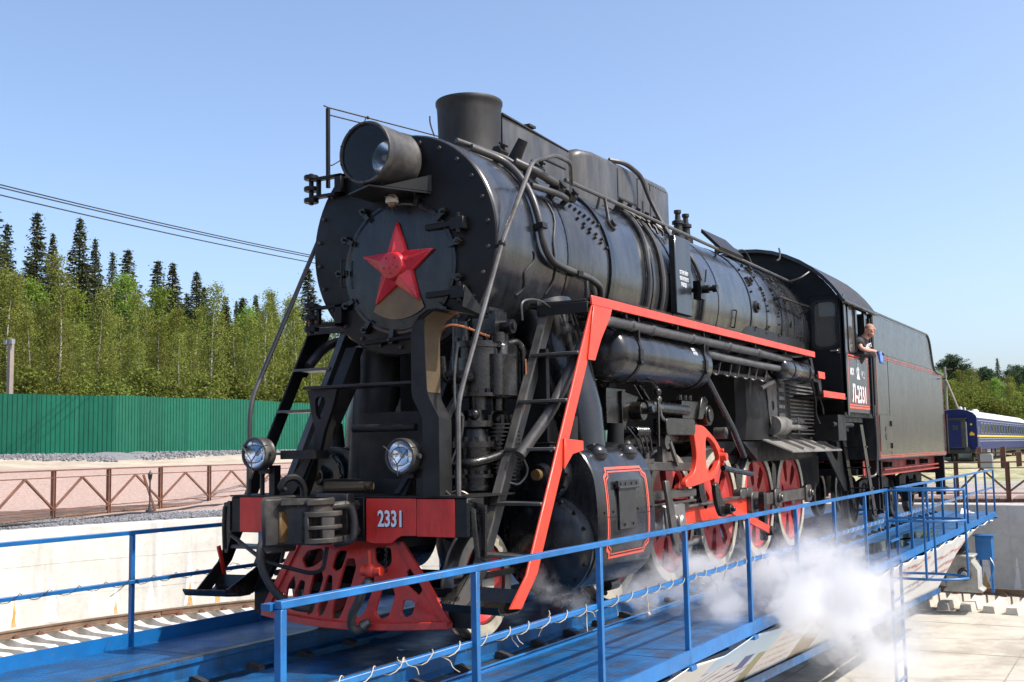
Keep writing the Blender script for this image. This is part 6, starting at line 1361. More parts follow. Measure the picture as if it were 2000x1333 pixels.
# ================================================================= GREEN FENCE
FP = [(-36.5, 13.5), (-30.83, 19.2), (-28.4, 22.3), (-27.35, 27.4), (-26.4, 34.4), (-25.0, 44.0), (-23.2, 55)]
def fz(i): return [1.7, 1.72, 1.66, 1.65, 1.5, 1.35, 1.3][i]
paint('fence_green', (.004, .1, .056), (.32, .5), .1, (.012, .12, .08), .3, streak=True, chips=(.05, .15, .11), bstr=.12, bscale=2, bdist=.02, spec=.35, vary=.2)
gf = thing('green_fence', (FP[1][0], FP[1][1], 1.6), 'long dark green corrugated metal fence in front of the birch trees', 'fence')
for i in range(len(FP)-1):
    a_ = Vector((*FP[i], fz(i))); b_ = Vector((*FP[i+1], fz(i+1))); L_ = (b_-a_).length; n_ = max(1, round(L_/1.15)); d_ = (b_-a_)/n_
    nn = Vector((d_.y, -d_.x, 0)).normalized()
    for k in range(n_):
        p = a_+d_*k; b = MB(); m_ = 8; row = []; bend = rg_.uniform(-1, 1)
        for j in range(m_):
            for t, off in ((.0, 0), (.12, -.022), (.38, -.022), (.5, 0)):
                row.append(p+d_*((j+t)/m_)+nn*(off+.014*(k % 2)+.02*bend*math.sin(PI*(j+t)/m_)))
        row.append(p+d_*1.012); lift = rg_.uniform(-.03, .05); hh = 2.2+rg_.uniform(-.02, .02)
        b.add([r_+Vector((0, 0, lift)) for r_ in row]+[r_+Vector((0, 0, hh)) for r_ in row], [(j, j+1, len(row)+j+1, len(row)+j) for j in range(len(row)-1)])
        o = b.build('corrugated_sheet', 'fence_green', gf, smooth=0, split=False)
        q_ = p-nn*.1; MB().box(q_.x-.04, q_.x+.04, q_.y-.04, q_.y+.04, p.z-.3, p.z+1.9).build('fence_post', 'rust_iron', gf) if k % 2 == 0 else None
        for v in ():
            pass
# berm of crushed stone at the fence foot
b = MB(); secs = []
for i in range(len(FP)-1):
    a_ = Vector((*FP[i], fz(i))); b_ = Vector((*FP[i+1], fz(i+1))); nn = Vector((b_.y-a_.y, -(b_.x-a_.x), 0)).normalized()
    for k in range(14):
        p = a_+(b_-a_)*k/14; h = max(0, .03+.22*noise.noise((p.x*.45, p.y*.45, 3))+.1*noise.noise((p.x*1.7, p.y*1.7, 5)))
        secs.append([p+nn*(-.4)+Vector((0, 0, h*.6-.05)), p+nn*.25+Vector((0, 0, h)), p+nn*.9+Vector((0, 0, h*.6-.03)), p+nn*2.2+Vector((0, 0, -.28)), p+nn*2.2+Vector((0, 0, -.5)), p+nn*(-.4)+Vector((0, 0, -.5))])
b.loft(secs); tag(b.build('gravel_berm', 'stone_grey', smooth=60), kind='structure')
def bermpt(q):
    i = q.randint(0, len(FP)-3); t = q.random(); a_ = Vector(FP[i]); b_ = Vector(FP[i+1]); nn = Vector((b_.y-a_.y, -(b_.x-a_.x))).normalized(); p = a_+(b_-a_)*t+nn*q.uniform(.2, 2.4); return p.x, p.y
stones('gravel', 3500, bermpt, .04, .1, 2, 'heap of grey crushed stone at the foot of the green fence')
# concrete post with floodlights, behind the fence
lpz = thing('floodlight_post', (-33.9, 21.8, 1.7), 'concrete post with two small floodlights behind the green fence', 'post')
MB().box(-33.98, -33.8, 21.72, 21.9, 1.7, 6.35).build('post', 'concrete_post', lpz)
for dx in (-.17, .2): MB().box(-33.9+dx-.08, -33.9+dx+.08, 21.65, 21.8, 6.12, 6.3).build('floodlight', 'galv', lpz)

# ================================================================= POWER LINES
poles = thing('power_pole', (-20, 62, 1.0), 'distant wooden power pole hidden behind the smokebox', 'pole') if False else None
WA, WB = Vector((-23.8, 13.9, 10.0)), Vector((-25.9, 30.8, 10.0))
P0, P1 = WA+(WB-WA)*-2.3, WA+(WB-WA)*1.62
for k, dz in enumerate((0, -.12, -.38)):
    b = MB(); n_ = 30
    b.tube([P0+(P1-P0)*(i/n_)+Vector((.12*k, 0, dz+1.1*((2*i/n_-1)**2-.28))) for i in range(n_+1)], .022, 5); tag(b.build('power_line', 'wire_black', split=False), ('uppermost', 'middle', 'lowest')[k]+' of the three power lines crossing the sky at left', 'cable')
for P_, lb in ((P1, 'wooden power pole behind the smokebox, carrying the three lines'), (P0, 'wooden power pole out to the left of the view')):
    if P_ is P0: continue
    pl = thing('power_pole', (P_.x, P_.y, 1.4), lb, 'pole'); MB().tube([(P_.x, P_.y, 1.2), (P_.x, P_.y, 11.0)], [.15, .11], 10).build('pole_shaft', 'wood_old', pl); MB().box(P_.x-.6, P_.x+.6, P_.y-.05, P_.y+.05, 10.35, 10.45).build('cross_arm', 'wood_old', pl)

# ================================================================= TREES
def leaf_mat(name, c0, c1, tr=.35):
    m, n = nodes(name)
    oi = n.nodes.new('ShaderNodeObjectInfo'); gm = n.nodes.new('ShaderNodeNewGeometry')
    c = mix(n, gm.outputs['Random Per Island'], c0, c1); hsv = n.nodes.new('ShaderNodeHueSaturation'); n.links.new(c, hsv.inputs['Color'])
    mr = n.nodes.new('ShaderNodeMapRange'); n.links.new(oi.outputs['Random'], mr.inputs[0]); mr.inputs[3].default_value = .7; mr.inputs[4].default_value = 1.25; n.links.new(mr.outputs[0], hsv.inputs['Value'])
    mh = n.nodes.new('ShaderNodeMapRange'); n.links.new(oi.outputs['Random'], mh.inputs[0]); mh.inputs[3].default_value = .485; mh.inputs[4].default_value = .515; n.links.new(mh.outputs[0], hsv.inputs['Hue'])
    d = n.nodes.new('ShaderNodeBsdfDiffuse'); t = n.nodes.new('ShaderNodeBsdfTranslucent'); n.links.new(hsv.outputs[0], d.inputs[0]); n.links.new(hsv.outputs[0], t.inputs[0])
    mx = n.nodes.new('ShaderNodeMixShader'); mx.inputs[0].default_value = tr; n.links.new(d.outputs[0], mx.inputs[1]); n.links.new(t.outputs[0], mx.inputs[2]); o = n.nodes.new('ShaderNodeOutputMaterial'); n.links.new(mx.outputs[0], o.inputs[0])
leaf_mat('birch_leaf', (.12, .15, .026), (.3, .32, .08), .42); leaf_mat('aspen_leaf', (.12, .19, .025), (.27, .36, .07), .42); leaf_mat('spruce_needle', (.04, .055, .026), (.1, .115, .05), .2); leaf_mat('spruce_cone', (.09, .055, .02), (.16, .09, .035), .1); leaf_mat('shrub_leaf', (.09, .12, .022), (.22, .25, .06), .35); leaf_mat('pine_needle', (.03, .055, .03), (.07, .1, .05), .15)
def leafquad(vs, fs, c, s_, q):
    n_ = Vector((q.gauss(0, 1), q.gauss(0, 1), q.gauss(0, .8)+.5)).normalized(); a = n_.orthogonal().normalized(); b_ = n_.cross(a); t = q.uniform(0, 6.28); a, b_ = a*math.cos(t)+b_*math.sin(t), b_*math.cos(t)-a*math.sin(t); i = len(vs)
    vs += [c-a*s_, c+b_*s_*.6, c+a*s_, c-b_*s_*.6]; fs.append((i, i+1, i+2, i+3))
def rawmesh(name, vs, fs, mat_):
    me = bpy.data.meshes.new(name); me.from_pydata([tuple(v) for v in vs], [], fs); me.materials.append(MAT[mat_]); me.update(); return me
def broadleaf(seed, H, Rr, n_br, n_leaf, leaf, droop, trunkmat, base=.12, fill=1.0):
    q = random.Random(seed); vs = []; fs = []; tr = MB()
    lean = Vector((q.uniform(-.4, .4), q.uniform(-.4, .4), 0)); path = [Vector((0, 0, 0))+lean*(t*t)+Vector((.15*math.sin(t*5+seed), .15*math.cos(t*4+seed), H*t)) for t in [i/10 for i in range(11)]]
    tr.tube(path, [max(.014, .12*(1-.93*i/10)*H/11) for i in range(11)], 6)
    br_ = MB()
    def tp(t): i = min(9, int(t*10)); return path[i].lerp(path[i+1], t*10-i)
    for k in range(n_br):
        t = base+(1-base)*(k+q.random())/n_br; o = tp(min(.995, t)); prof_ = (math.sin(PI*min(1, (t-base)/(1-base)*.86+.1)))**.75
        ln = Rr*prof_*q.uniform(.6, 1.15)+.15; az = q.uniform(0, 6.283); up_ = q.uniform(.15, .8)
        e = [o+Vector((math.cos(az)*ln*u, math.sin(az)*ln*u, ln*(up_*u-droop*u*u))) for u in (0, .3, .6, 1)]
        br_.tube(e, [.022*(1-t)+.01, .012, .008, .004], 4, cap=False)
        for _ in range(n_leaf):
            u = q.random()**.6; i = min(2, int(u*3)); c = e[i].lerp(e[i+1], u*3-i)
            leafquad(vs, fs, c+Vector((q.gauss(0, .22), q.gauss(0, .22), q.gauss(0, .2)-droop*.25*q.random()))*fill, q.uniform(.6, 1.25)*leaf, q)
    LIMB[id(tr)] = br_
    return tr, vs, fs
LIMB = {}
def spruce(seed, H, Rr, pine=False):
    q = random.Random(seed); vs = []; fs = []; cv = []; cf = []; tr = MB(); tr.tube([(0, 0, 0), (0, 0, H*.5), (0, 0, H)], [.16, .1, .012], 6)
    z = H*(.12 if not pine else .45); 
    while z < H*.995:
        t = (z/H); R_ = Rr*(1-t)**1.0*q.uniform(.7, 1.12)+.03 if not pine else Rr*math.sin(PI*min(1, (t-.4)/.62))**.6*q.uniform(.6, 1.1)+.1
        for k in range(q.randint(6, 9)):
            az = q.uniform(0, 6.283); ln = R_*q.uniform(.7, 1.15); d_ = Vector((math.cos(az), math.sin(az), 0)); n_ = max(3, int(ln/.14))
            for i in range(n_):
                u = (i+.5)/n_; c = Vector((0, 0, z))+d_*ln*u+Vector((0, 0, ln*(.12*u-.42*u*u+.1*u**3) if not pine else ln*.4*u)); side = Vector((-d_.y, d_.x, 0)); wd = .12+.2*(1-u)*min(1, ln)
                for _ in range(3 if not pine else 4):
                    o = c+side*q.gauss(0, wd)+Vector((0, 0, q.gauss(0, .05 if not pine else .14)-.06)); a = (d_*q.uniform(.5, 1)+side*q.uniform(-.8, .8)+Vector((0, 0, q.uniform(-.7, .1)))).normalized()*q.uniform(.1, .2)*(min(1, .35+ln)); b_ = a.cross(Vector((q.gauss(0, 1), q.gauss(0, 1), q.gauss(0, 1)))).normalized()*q.uniform(.03, .06); j = len(vs); vs += [o-a, o+b_, o+a, o-b_]; fs.append((j, j+1, j+2, j+3))
            if t > .7 and not pine and q.random() < .7:
                for _ in range(2):
                    o = Vector((0, 0, z))+d_*ln*q.uniform(.5, 1)+Vector((0, 0, -ln*.25)); j = len(cv); cv += [o+Vector((.035, 0, 0)), o+Vector((0, .035, -.07)), o+Vector((-.035, 0, -.01)), o+Vector((0, -.035, .07))]; cf.append((j, j+1, j+2, j+3))
        z += .2+.16*(1-t)
    return tr, vs, fs, cv, cf
KINDS_T = {}
ORD = []
def ordw(i): return {1: 'leftmost', 2: 'second from the left', 3: 'third from the left'}.get(i, '%d%s from the left' % (i, 'th' if 10 < i % 100 < 14 else {1: 'st', 2: 'nd', 3: 'rd'}.get(i % 10, 'th')))
def relabel():
    G = {}
    for o, lb, grp, br_ in ORD: G.setdefault(lb, []).append((br_, o))
    for lb, L_ in G.items():
        for i, (br_, o) in enumerate(sorted(L_, key=lambda t: t[0])): o['label'] = lb+', '+ordw(i+1)
def reg(kind, tr, vs, fs, bark, leafm, cones=None):
    tm = tr.mesh('trunk'); tm.materials.append(MAT[bark]); lm_ = LIMB[id(tr)].mesh('limbs') if id(tr) in LIMB else None; lm_ and lm_.materials.append(MAT['bark_spruce']); cm = rawmesh('crown', vs, fs, leafm); KINDS_T.setdefault(kind, []).append((tm, cm, rawmesh('cones', *cones, 'spruce_cone') if cones and cones[1] else None, lm_))
for sd in range(4): reg('birch', *broadleaf(10+sd, 11.5, 1.15, 120, 52, .07, .6, 'bark_birch'), 'bark_birch', 'birch_leaf')
for sd in range(3): reg('aspen', *broadleaf(30+sd, 12, 1.7, 110, 62, .09, .1, 'bark_birch', .1), 'bark_birch', 'aspen_leaf')
for sd in range(3):
    tr, vs, fs, cv, cf = spruce(50+sd, 16, 3.3); reg('spruce', tr, vs, fs, 'bark_spruce', 'spruce_needle', (cv, cf))
for sd in range(2):
    tr, vs, fs, cv, cf = spruce(70+sd, 14, 2.4, True); reg('pine', tr, vs, fs, 'bark_spruce', 'pine_needle')
for sd in range(3): reg('shrub', *broadleaf(90+sd, 4.2, 1.5, 50, 80, .085, .25, 'bark_birch', .02), 'bark_birch', 'shrub_leaf')
tq = random.Random(77)
def tree(kind, x, y, z, h, base_h, lb, grp, wide=1.):
    v = tq.randrange(len(KINDS_T[kind])); tm, cm, co, lm_ = KINDS_T[kind][v]; s_ = h/base_h
    nm = {'birch': 'birch_tree', 'aspen': 'aspen_tree', 'spruce': 'spruce_tree', 'pine': 'pine_tree', 'shrub': 'leafy_shrub'}[kind]
    o = thing(nm, (x, y, z), lb, 'tree' if kind != 'shrub' else 'shrub', grp); o.rotation_euler = (0, 0, tq.uniform(0, 6.28)); o.scale = (s_*wide, s_*wide, s_)
    for me in (tm, cm, co, lm_):
        if me:
            c_ = link(bpy.data.objects.new(me.name.split('.')[0], me), o)
            if me is co or me is lm_: c_['kind'] = 'stuff'
    dv = Vector((x-5.765, y+7.29)); ORD.append((o, lb, grp, math.atan2(dv.dot(Vector((math.cos(YAW), math.sin(YAW)))), dv.dot(Vector((-math.sin(YAW), math.cos(YAW)))))))
    return o
CAMP = Vector((5.765, -7.29, 0)); RTH = Vector((rt.x, rt.y, 0)); FWH = Vector((-math.sin(YAW), math.cos(YAW), 0))
def ground_at(bearing, dist):   # bearing in degrees to the right of the view axis, distance along it
    p = CAMP+(FWH*math.cos(RAD(bearing))+RTH*math.sin(RAD(bearing)))*dist; return p.x, p.y, hgt(p.x, p.y)-.1
def fdist(b_): return (42 if b_ < -24 else 42+(b_+24)*.55 if b_ < -16 else 46.4+(b_+16)*1.1)/math.cos(RAD(b_))
# spruces standing tallest behind the birches: bearing, distance, height
for bear, dist, h in ((-25.2, 80, 18.2), (-24.4, 92, 17), (-23.1, 88, 18.6), (-22.4, 96, 17.4), (-21.2, 88, 17.2), (-20.5, 92, 17.4), (-19.7, 90, 16.2), (-19.0, 96, 16.6), (-17.6, 92, 16.2), (-16.9, 94, 16.4), (-15.4, 98, 14.8), (-14.4, 96, 14.6), (-13.6, 100, 14.7), (-12.9, 98, 14.0), (-12.2, 104, 13.6), (-26.2, 88, 17), (-27.2, 85, 18), (-10.8, 104, 12), (-9.5, 100, 11)):
    tree('spruce', *ground_at(bear, dist), h*tq.uniform(.93, 1.04)*(1.0 if bear < -17 else .93), 16, 'dark pointed spruce rising above the birches', 'spruces behind the green fence', tq.uniform(1.0, 1.75))
for i in range(14):
    tree('spruce', *ground_at(-27.5+18*i/14+tq.uniform(-.5, .5), tq.uniform(72, 88)), tq.uniform(10.5, 14.0)*(1.08 if i < 6 else .88), 16, 'dark spruce standing among the birches', 'spruces among the birches', tq.uniform(1.3, 1.8))
for i in range(26):
    tree('spruce', *ground_at(-28+22*i/26+tq.uniform(-.4, .4), tq.uniform(104, 125)), tq.uniform(11.5, 15.5), 16, 'dark spruce deep in the left forest', 'spruces deep in the forest at left')
for i in range(92):
    bear = -28+29*i/92+tq.uniform(-.3, .3); dist = fdist(bear)+tq.uniform(5, 26); h = tq.uniform(5.8, 9.2)*(1+.009*(dist-60))*(1.05 if bear < -20 else .92)
    tree('birch', *ground_at(bear, dist), h, 11.5, 'olive green birch right behind the green fence', 'birches behind the green fence', tq.uniform(.85, 1.15))
for i in range(28):
    bear = -27+28*i/28+tq.uniform(-.4, .4); dist = tq.uniform(70, 86)
    tree('aspen', *ground_at(bear, dist), tq.uniform(8.6, 12.2)*(1.03 if bear < -18 else .84), 12, 'bright green aspen behind the birches', 'aspens behind the birches', 1.05)
for i in range(30):
    tree('shrub', *ground_at(-28+29*i/30+tq.uniform(-.3, .3), fdist(-28+29*i/30)+tq.uniform(4, 9)), tq.uniform(2.8, 3.9), 4.2, 'low leafy shrub at the foot of the birches', 'shrubs behind the green fence', 1.1)
# right hand edge of the forest, behind the coach
for i in range(34):
    bear = 17.5+10*i/34+tq.uniform(-.3, .3); dist = tq.uniform(150, 172); k = tree('aspen' if i % 4 == 0 else 'birch', *ground_at(bear, dist), tq.uniform(7.5, 10.3), 12, 'green leafy tree behind the blue coach', 'leafy trees behind the coach', 1.35)
for i in range(26):
    bear = 18.0+9.5*i/26+tq.uniform(-.3, .3); dist = tq.uniform(176, 195); tree('spruce' if i % 3 == 0 else 'pine', *ground_at(bear, dist), tq.uniform(10.5, 13.5), 16 if i % 3 == 0 else 14, 'dark conifer behind the leafy trees at right', 'conifers behind the coach', 1.2)
for i in range(14):
    tree('shrub', *ground_at(17.5+9.5*i/14, tq.uniform(140, 150)), tq.uniform(5, 7), 4.2, 'rounded shrub beside the coach track', 'shrubs behind the coach', 1.3)
relabel()

# ================================================================= PASSENGER COACH
ch = thing('passenger_coach', (-7.8, 98, -.1), 'dark blue passenger coach with yellow stripe and white roof on the right', 'railway coach')
cx0, cx1, cy0, cy1, gz = -9.35, -6.25, 86.5, 124.5, -.1
sec_ = [(-1.55, 1.05), (-1.55, 3.5), (-1.5, 3.66), (-1.3, 3.88), (-.9, 4.08), (-.4, 4.18), (0, 4.2), (.4, 4.18), (.9, 4.08), (1.3, 3.88), (1.5, 3.66), (1.55, 3.5), (1.55, 1.05)]
body_ = MB().loft([[(-7.8+x, y, gz+z) for x, z in sec_] for y in (cy0, cy1)]).build('coach_body', 'coach_blue', ch, smooth=30)
MB().loft([[(-7.8+x*1.012, y, gz+z+.02) for x, z in sec_[1:-1]] for y in (cy0+.12, cy1)]).build('coach_roof', 'coach_white', ch, smooth=50)
b = MB()
for y, r in ((88.2, .14), (90.6, .08), (96.5, .3)): b.lathe([(4.05, r), (4.32, r), (4.42, r*.8), (4.46, 0)], (-7.6, y, gz), (0, 0, 1), 14) if y < 92 else b.loft([[(-7.6+.3*math.cos(t)*k, y+.7*math.sin(t)*k, gz+zz) for t in [2*PI*i/14 for i in range(14)]] for zz, k in ((4.05, 1), (4.3, .95), (4.42, .6))])
b.build('roof_vent', 'coach_white', ch)
for i in range(17):
    y = 88.9+2.05*i
    f = MB().box(cx1-.02, cx1+.02, y, y+1.15, gz+2.3, gz+3.16).build('window_frame', 'galv', ch); MB().box(cx1+.012, cx1+.026, y+.08, y+1.07, gz+2.35, gz+3.1).build('window_pane', 'coach_glass', f)
for z0, z1, mt in ((2.02, 2.17, 'coach_yellow'), (1.86, 1.885, 'coach_white'), (1.68, 1.705, 'coach_white'), (3.3, 3.325, 'coach_white'), (2.6, 2.615, 'coach_white')):
    if z0 == 2.6: continue
    MB().box(cx1+.001, cx1+.012, cy0+.6, cy1, gz+z0, gz+z1).build('stripe', mt, ch)
MB().box(cx1-.01, cx1+.02, cy0+.02, cy0+.7, gz+2.02, gz+2.17).build('stripe', 'coach_yellow', ch)
b = MB(); b.box(-8.55, -7.05, cy0-.42, cy0-.02, gz+1.2, gz+3.45); gw = b.build('gangway', 'undergear', ch); MB().box(-8.25, -7.35, cy0-.46, cy0-.421, gz+1.25, gz+3.3).build('end_door', 'coach_blue', gw); MB().box(-7.95, -7.55, cy0-.475, cy0-.461, gz+2.6, gz+2.95).build('door_window', 'coach_glass', gw); MB().box(-8.6, -6.95, cy0-.6, cy0-.02, gz+3.45, gz+3.5).build('gangway_hood', 'undergear', gw); MB().box(-7.0, -6.93, cy0-.4, cy0-.32, gz+1.25, gz+3.2).build('gangway_post', 'galv', gw)
for y in (cy0+.15, cy0+.62): MB().tube([(cx1+.03, y, gz+1.3), (cx1+.07, y, gz+1.35), (cx1+.07, y, gz+2.75), (cx1+.03, y, gz+2.8)], .02, 6).build('hand_bar', 'galv', ch)
for x in (-8.7, -6.9): MB().cyl((x, cy0-.6, gz+1.06), (x, cy0, gz+1.06), .2, .12, 14).build('buffer', 'undergear', ch)
MB().box(-9.1, -6.5, cy0+.2, cy1-.2, gz+.75, gz+1.15).build('underframe', 'undergear', ch)
b = MB(); b.prism(rnd_rect(.36, .16, .05, 3, -6.62, 2.22+gz), 'xz', cy0-.008, cy0+.002); b.plate([(-6.8, gz+2.3), (-6.65, gz+2.45), (-6.5, gz+2.3)], [], 'xz', cy0-.008, cy0+.002); b.plate([(-6.75, gz+3.0), (-6.65, gz+3.1), (-6.55, gz+3.0), (-6.65, gz+2.9)], [], 'xz', cy0-.008, cy0+.002); b.build('coach_emblem', 'coach_yellow', ch)
for yb in (89.5, 118):
    bgf = MB().box(-9.0, -8.85, yb-1.3, yb+3.7, gz+.45, gz+.75).build('bogie', 'undergear', ch); MB().box(-6.75, -6.6, yb-1.3, yb+3.7, gz+.45, gz+.75).build('bogie', 'undergear', ch)
    for dy in (0, 2.4):
        for x in (-8.6, -7.0): MB().lathe([(-.06, .4), (-.05, .47), (.05, .47), (.06, .4), (.06, 0)], (x, yb+dy, gz+.47), (1, 0, 0), 24).build('coach_wheel', 'undergear', ch)
for y0_, w_, m_ in ((93.2, 2.2, 'galv'), (96.4, 1.4, 'undergear'), (99, 2.6, 'undergear')): MB().box(-7.1, -6.4, y0_, y0_+w_, gz+.4, gz+1.1).build('equipment_box', m_, ch)
b = MB(); b.box(-6.35, -6.28, cy0+.15, cy0+.7, gz+.35, gz+1.15); b.box(-6.5, -6.1, cy0+.15, cy0+.7, gz+.35, gz+.4); b.box(-6.5, -6.1, cy0+.15, cy0+.7, gz+.75, gz+.8); b.build('coach_step', 'galv', ch)
for x in (-8.56, -7.04):
    o = MB().box(x-.035, x+.035, 40, 170, gz-.16, gz).build('siding_rail', 'rail_steel'); tag(o, ('left' if x < -8 else 'right')+' rail of the siding under the coach', 'rail')
# old pole with strut at right, rusty stubs, cabinet
pp = thing('leaning_pole', (-12.5, 114, -.1), 'pale wooden pole with a slanting strut above the coach roof', 'pole')
MB().tube([(-12.5, 114, -.1), (-12.5, 114, 9.2)], .14, 8).build('pole_shaft', 'concrete_post', pp); MB().tube([(-12.4, 113.9, 7.8), (-9.6, 113, -.1)], .11, 8).build('strut', 'concrete_post', pp); MB().box(-13.2, -11.8, 113.95, 114.05, 8.9, 9.0).build('cross_arm', 'wood_old', pp)
for i, (x, y, h) in enumerate(((-2.55, 58, 1.25), (-.35, 48.6, 1.3), (.35, 48.2, 1.05), (1.3, 51, 1.6), (2.0, 50, 1.4))):
    b = MB(); b.box(x-.1, x+.1, y-.02, y+.02, -.1, h); b.box(x-.11, x-.09, y-.1, y+.1, -.1, h); b.box(x+.09, x+.11, y-.1, y+.1, -.1, h)
    tag(b.build('rusty_stub', 'rust_iron', split=False), ('short rusty upright nearest the coach', 'rusty upright beside the dry grass mound', 'low rusty upright next to the mound', 'tall rusty upright at the right edge', 'rusty upright furthest right')[i], 'post')
b = MB(); b.bar((-2.5, 57, .95), (3.5, 49, 1.0), .1, .08); tag(b.build('rusty_beam', 'rust_iron'), 'long rusty horizontal beam between the uprights at right', 'beam')
tag(MB().box(-1.75, -1.2, 51.9, 52.3, 0, .95).build('cabinet', 'galv', bevel=.01), 'grey cabinet standing behind the mound at right', 'cabinet')
# ================================================================= BANNER UNDER THE DECK EDGE
def banner_mat():
    m, n = nodes('banner_print')
    g = n.nodes.new('ShaderNodeNewGeometry'); sx = n.nodes.new('ShaderNodeSeparateXYZ'); n.links.new(g.outputs['Position'], sx.inputs[0]); X, Y = sx.outputs[0], sx.outputs[1]
    def mr(v, a, b, c=0, d=1):
        q = n.nodes.new('ShaderNodeMapRange'); n.links.new(v, q.inputs[0])
        for i, k in enumerate((a, b, c, d)): q.inputs[i+1].default_value = k
        return q.outputs[0]
    def mth(op, a, b):
        q = n.nodes.new('ShaderNodeMath'); q.operation = op
        for i, v in enumerate((a, b)):
            if hasattr(v, 'links'): n.links.new(v, q.inputs[i])
            else: q.inputs[i].default_value = v
        return q.outputs[0]
    v = mr(X, 2.31, 1.62)
    yy = mth('SUBTRACT', Y, mth('MULTIPLY', v, .25))
    def band(a, b): return mth('MULTIPLY', mth('GREATER_THAN', yy, a), mth('LESS_THAN', yy, b))
    white = mix(n, noise_tex(n, s=2, detail=4), (.66, .65, .63), (.74, .73, .71))
    skyc = mix(n, v, (.42, .55, .72), (.62, .76, .82))
    train = mix(n, mth('GREATER_THAN', mth('FRACT', mth('MULTIPLY', mth('ADD', v, mth('MULTIPLY', yy, .12)), 7), 0), .78), (.66, .66, .7), (.3, .24, .24))
    lim = mth('ADD', mth('MULTIPLY', mth('SUBTRACT', 4.75, yy), -.16), .62)
    pic = mix(n, mth('GREATER_THAN', v, lim), skyc, train)
    pic = mix(n, mth('MULTIPLY', band(3.75, 4.05), mth('MULTIPLY', mth('GREATER_THAN', v, .36), mth('LESS_THAN', v, .6))), pic, (.1, .12, .3))
    pic = mix(n, mth('MULTIPLY', band(4.3, 4.75), mth('GREATER_THAN', v, mth('SUBTRACT', lim, .12))), pic, (.36, .33, .2))
    c = mix(n, band(2.35, 4.75), white, pic)
    c = mix(n, band(1.6, 2.3), c, (.45, .47, .5)) if False else c
    c = mix(n, mth('MULTIPLY', band(6.35, 7.3), mth('GREATER_THAN', v, .12)), c, (.4, .34, .25))
    finish(n, c, .6, 0, None, spec=.3, extra={})
banner_mat()
paint('banner_red', (.6, .16, .14), (.6, .7), .1); paint('banner_grey', (.22, .21, .22), (.6, .7), .1)
def zb(y): return -.98-.035*(y-3.0)-.0002*(y-3)**2 if y < 17.5 else -1.5+(y-17.5)*.36
def zt(y):
    k = min(abs(y-p) for p in rposts); return -.265-.05*min(1, k/.8)
def bpt(y, v):
    zt_, zb_ = zt(y), zb(y); x = 2.31-.69*v; z = zt_+(zb_-zt_)*v
    f = 0
    for p in rposts:
        dy = y-p; d_ = math.hypot(dy, v*.9); f += math.cos(math.atan2(dy, v*.9+.02)*9+p)*math.exp(-d_*1.9)*.035*min(1, v*5+.1)
    f += .015*noise.noise((y*1.1, v*2, 0))
    return Vector((x+f*.8, y, z+f*.5-.0))
b = MB(); NU, NV = 260, 18; ya, yb = .4, 21.6
vs = [bpt(ya+(yb-ya)*i/NU, j/NV) for i in range(NU+1) for j in range(NV+1)]
b.add(vs, [(i*(NV+1)+j, i*(NV+1)+j+1, (i+1)*(NV+1)+j+1, (i+1)*(NV+1)+j) for i in range(NU) for j in range(NV)])
bn = tag(b.build('banner', 'banner_print', smooth=80, split=False), 'long white printed banner hung below the near deck edge', 'banner')
md = bn.modifiers.new('thickness', 'SOLIDIFY'); md.thickness = .004; md.offset = -1
def script_line(y0, y1, v0, v1, amp, mat_, seed, wdt=.012):
    """one line of flowing handwriting, as a flat ribbon lying on the cloth"""
    q = random.Random(seed); m_ = MB(); y = y0; n_ = int((y1-y0)/.028); pts = []
    def flush(pts):
        if len(pts) < 3: return
        L_ = []; 
        for a_, c_ in pts:
            p = bpt(a_, c_); p += Vector((.012, 0, .008)); L_.append(p)
        vs_ = []
        for p in L_: vs_ += [p+Vector((0, -wdt*.5, 0)), p+Vector((0, wdt*.5, 0))]
        m_.add(vs_, [(2*i, 2*i+1, 2*i+3, 2*i+2) for i in range(len(L_)-1)])
    for i in range(n_):
        t = i/n_; v = v0+(v1-v0)*t; pts.append((y0+(y1-y0)*t+.012*math.sin(i*2.1), v+amp*(math.sin(i*1.9)*q.uniform(.4, 1)+(.9*q.random() if q.random() < .12 else 0))))
        if q.random() < .08: flush(pts); pts = []
    flush(pts); return m_
for k, (a_, c_, v0, v1) in enumerate(((5.15, 6.1, .16, .14), (5.05, 6.25, .29, .27), (5.0, 6.35, .42, .4), (4.98, 6.4, .55, .53), (4.96, 6.1, .68, .66), (5.0, 6.35, .8, .79))):
    script_line(a_, c_, v0, v1, .03, 'banner_red', 40+k).build('red_script', 'banner_red', bn, smooth=0, split=False)
for k, (a_, c_, v0, v1, mt) in enumerate(((10.2, 13.6, .2, .16, 'banner_red'), (10.6, 13.2, .32, .28, 'banner_red'), (12.5, 15.6, .62, .5, 'banner_grey'), (12.8, 15.9, .74, .6, 'banner_grey'), (14.5, 18.8, .3, .22, 'banner_red'), (15.5, 19.2, .48, .4, 'banner_red'), (16.0, 19.4, .62, .55, 'banner_red'))):
    script_line(a_, c_, v0, v1, .04, mt, 60+k, .03).build('red_script' if mt == 'banner_red' else 'grey_script', mt, bn, smooth=0, split=False)

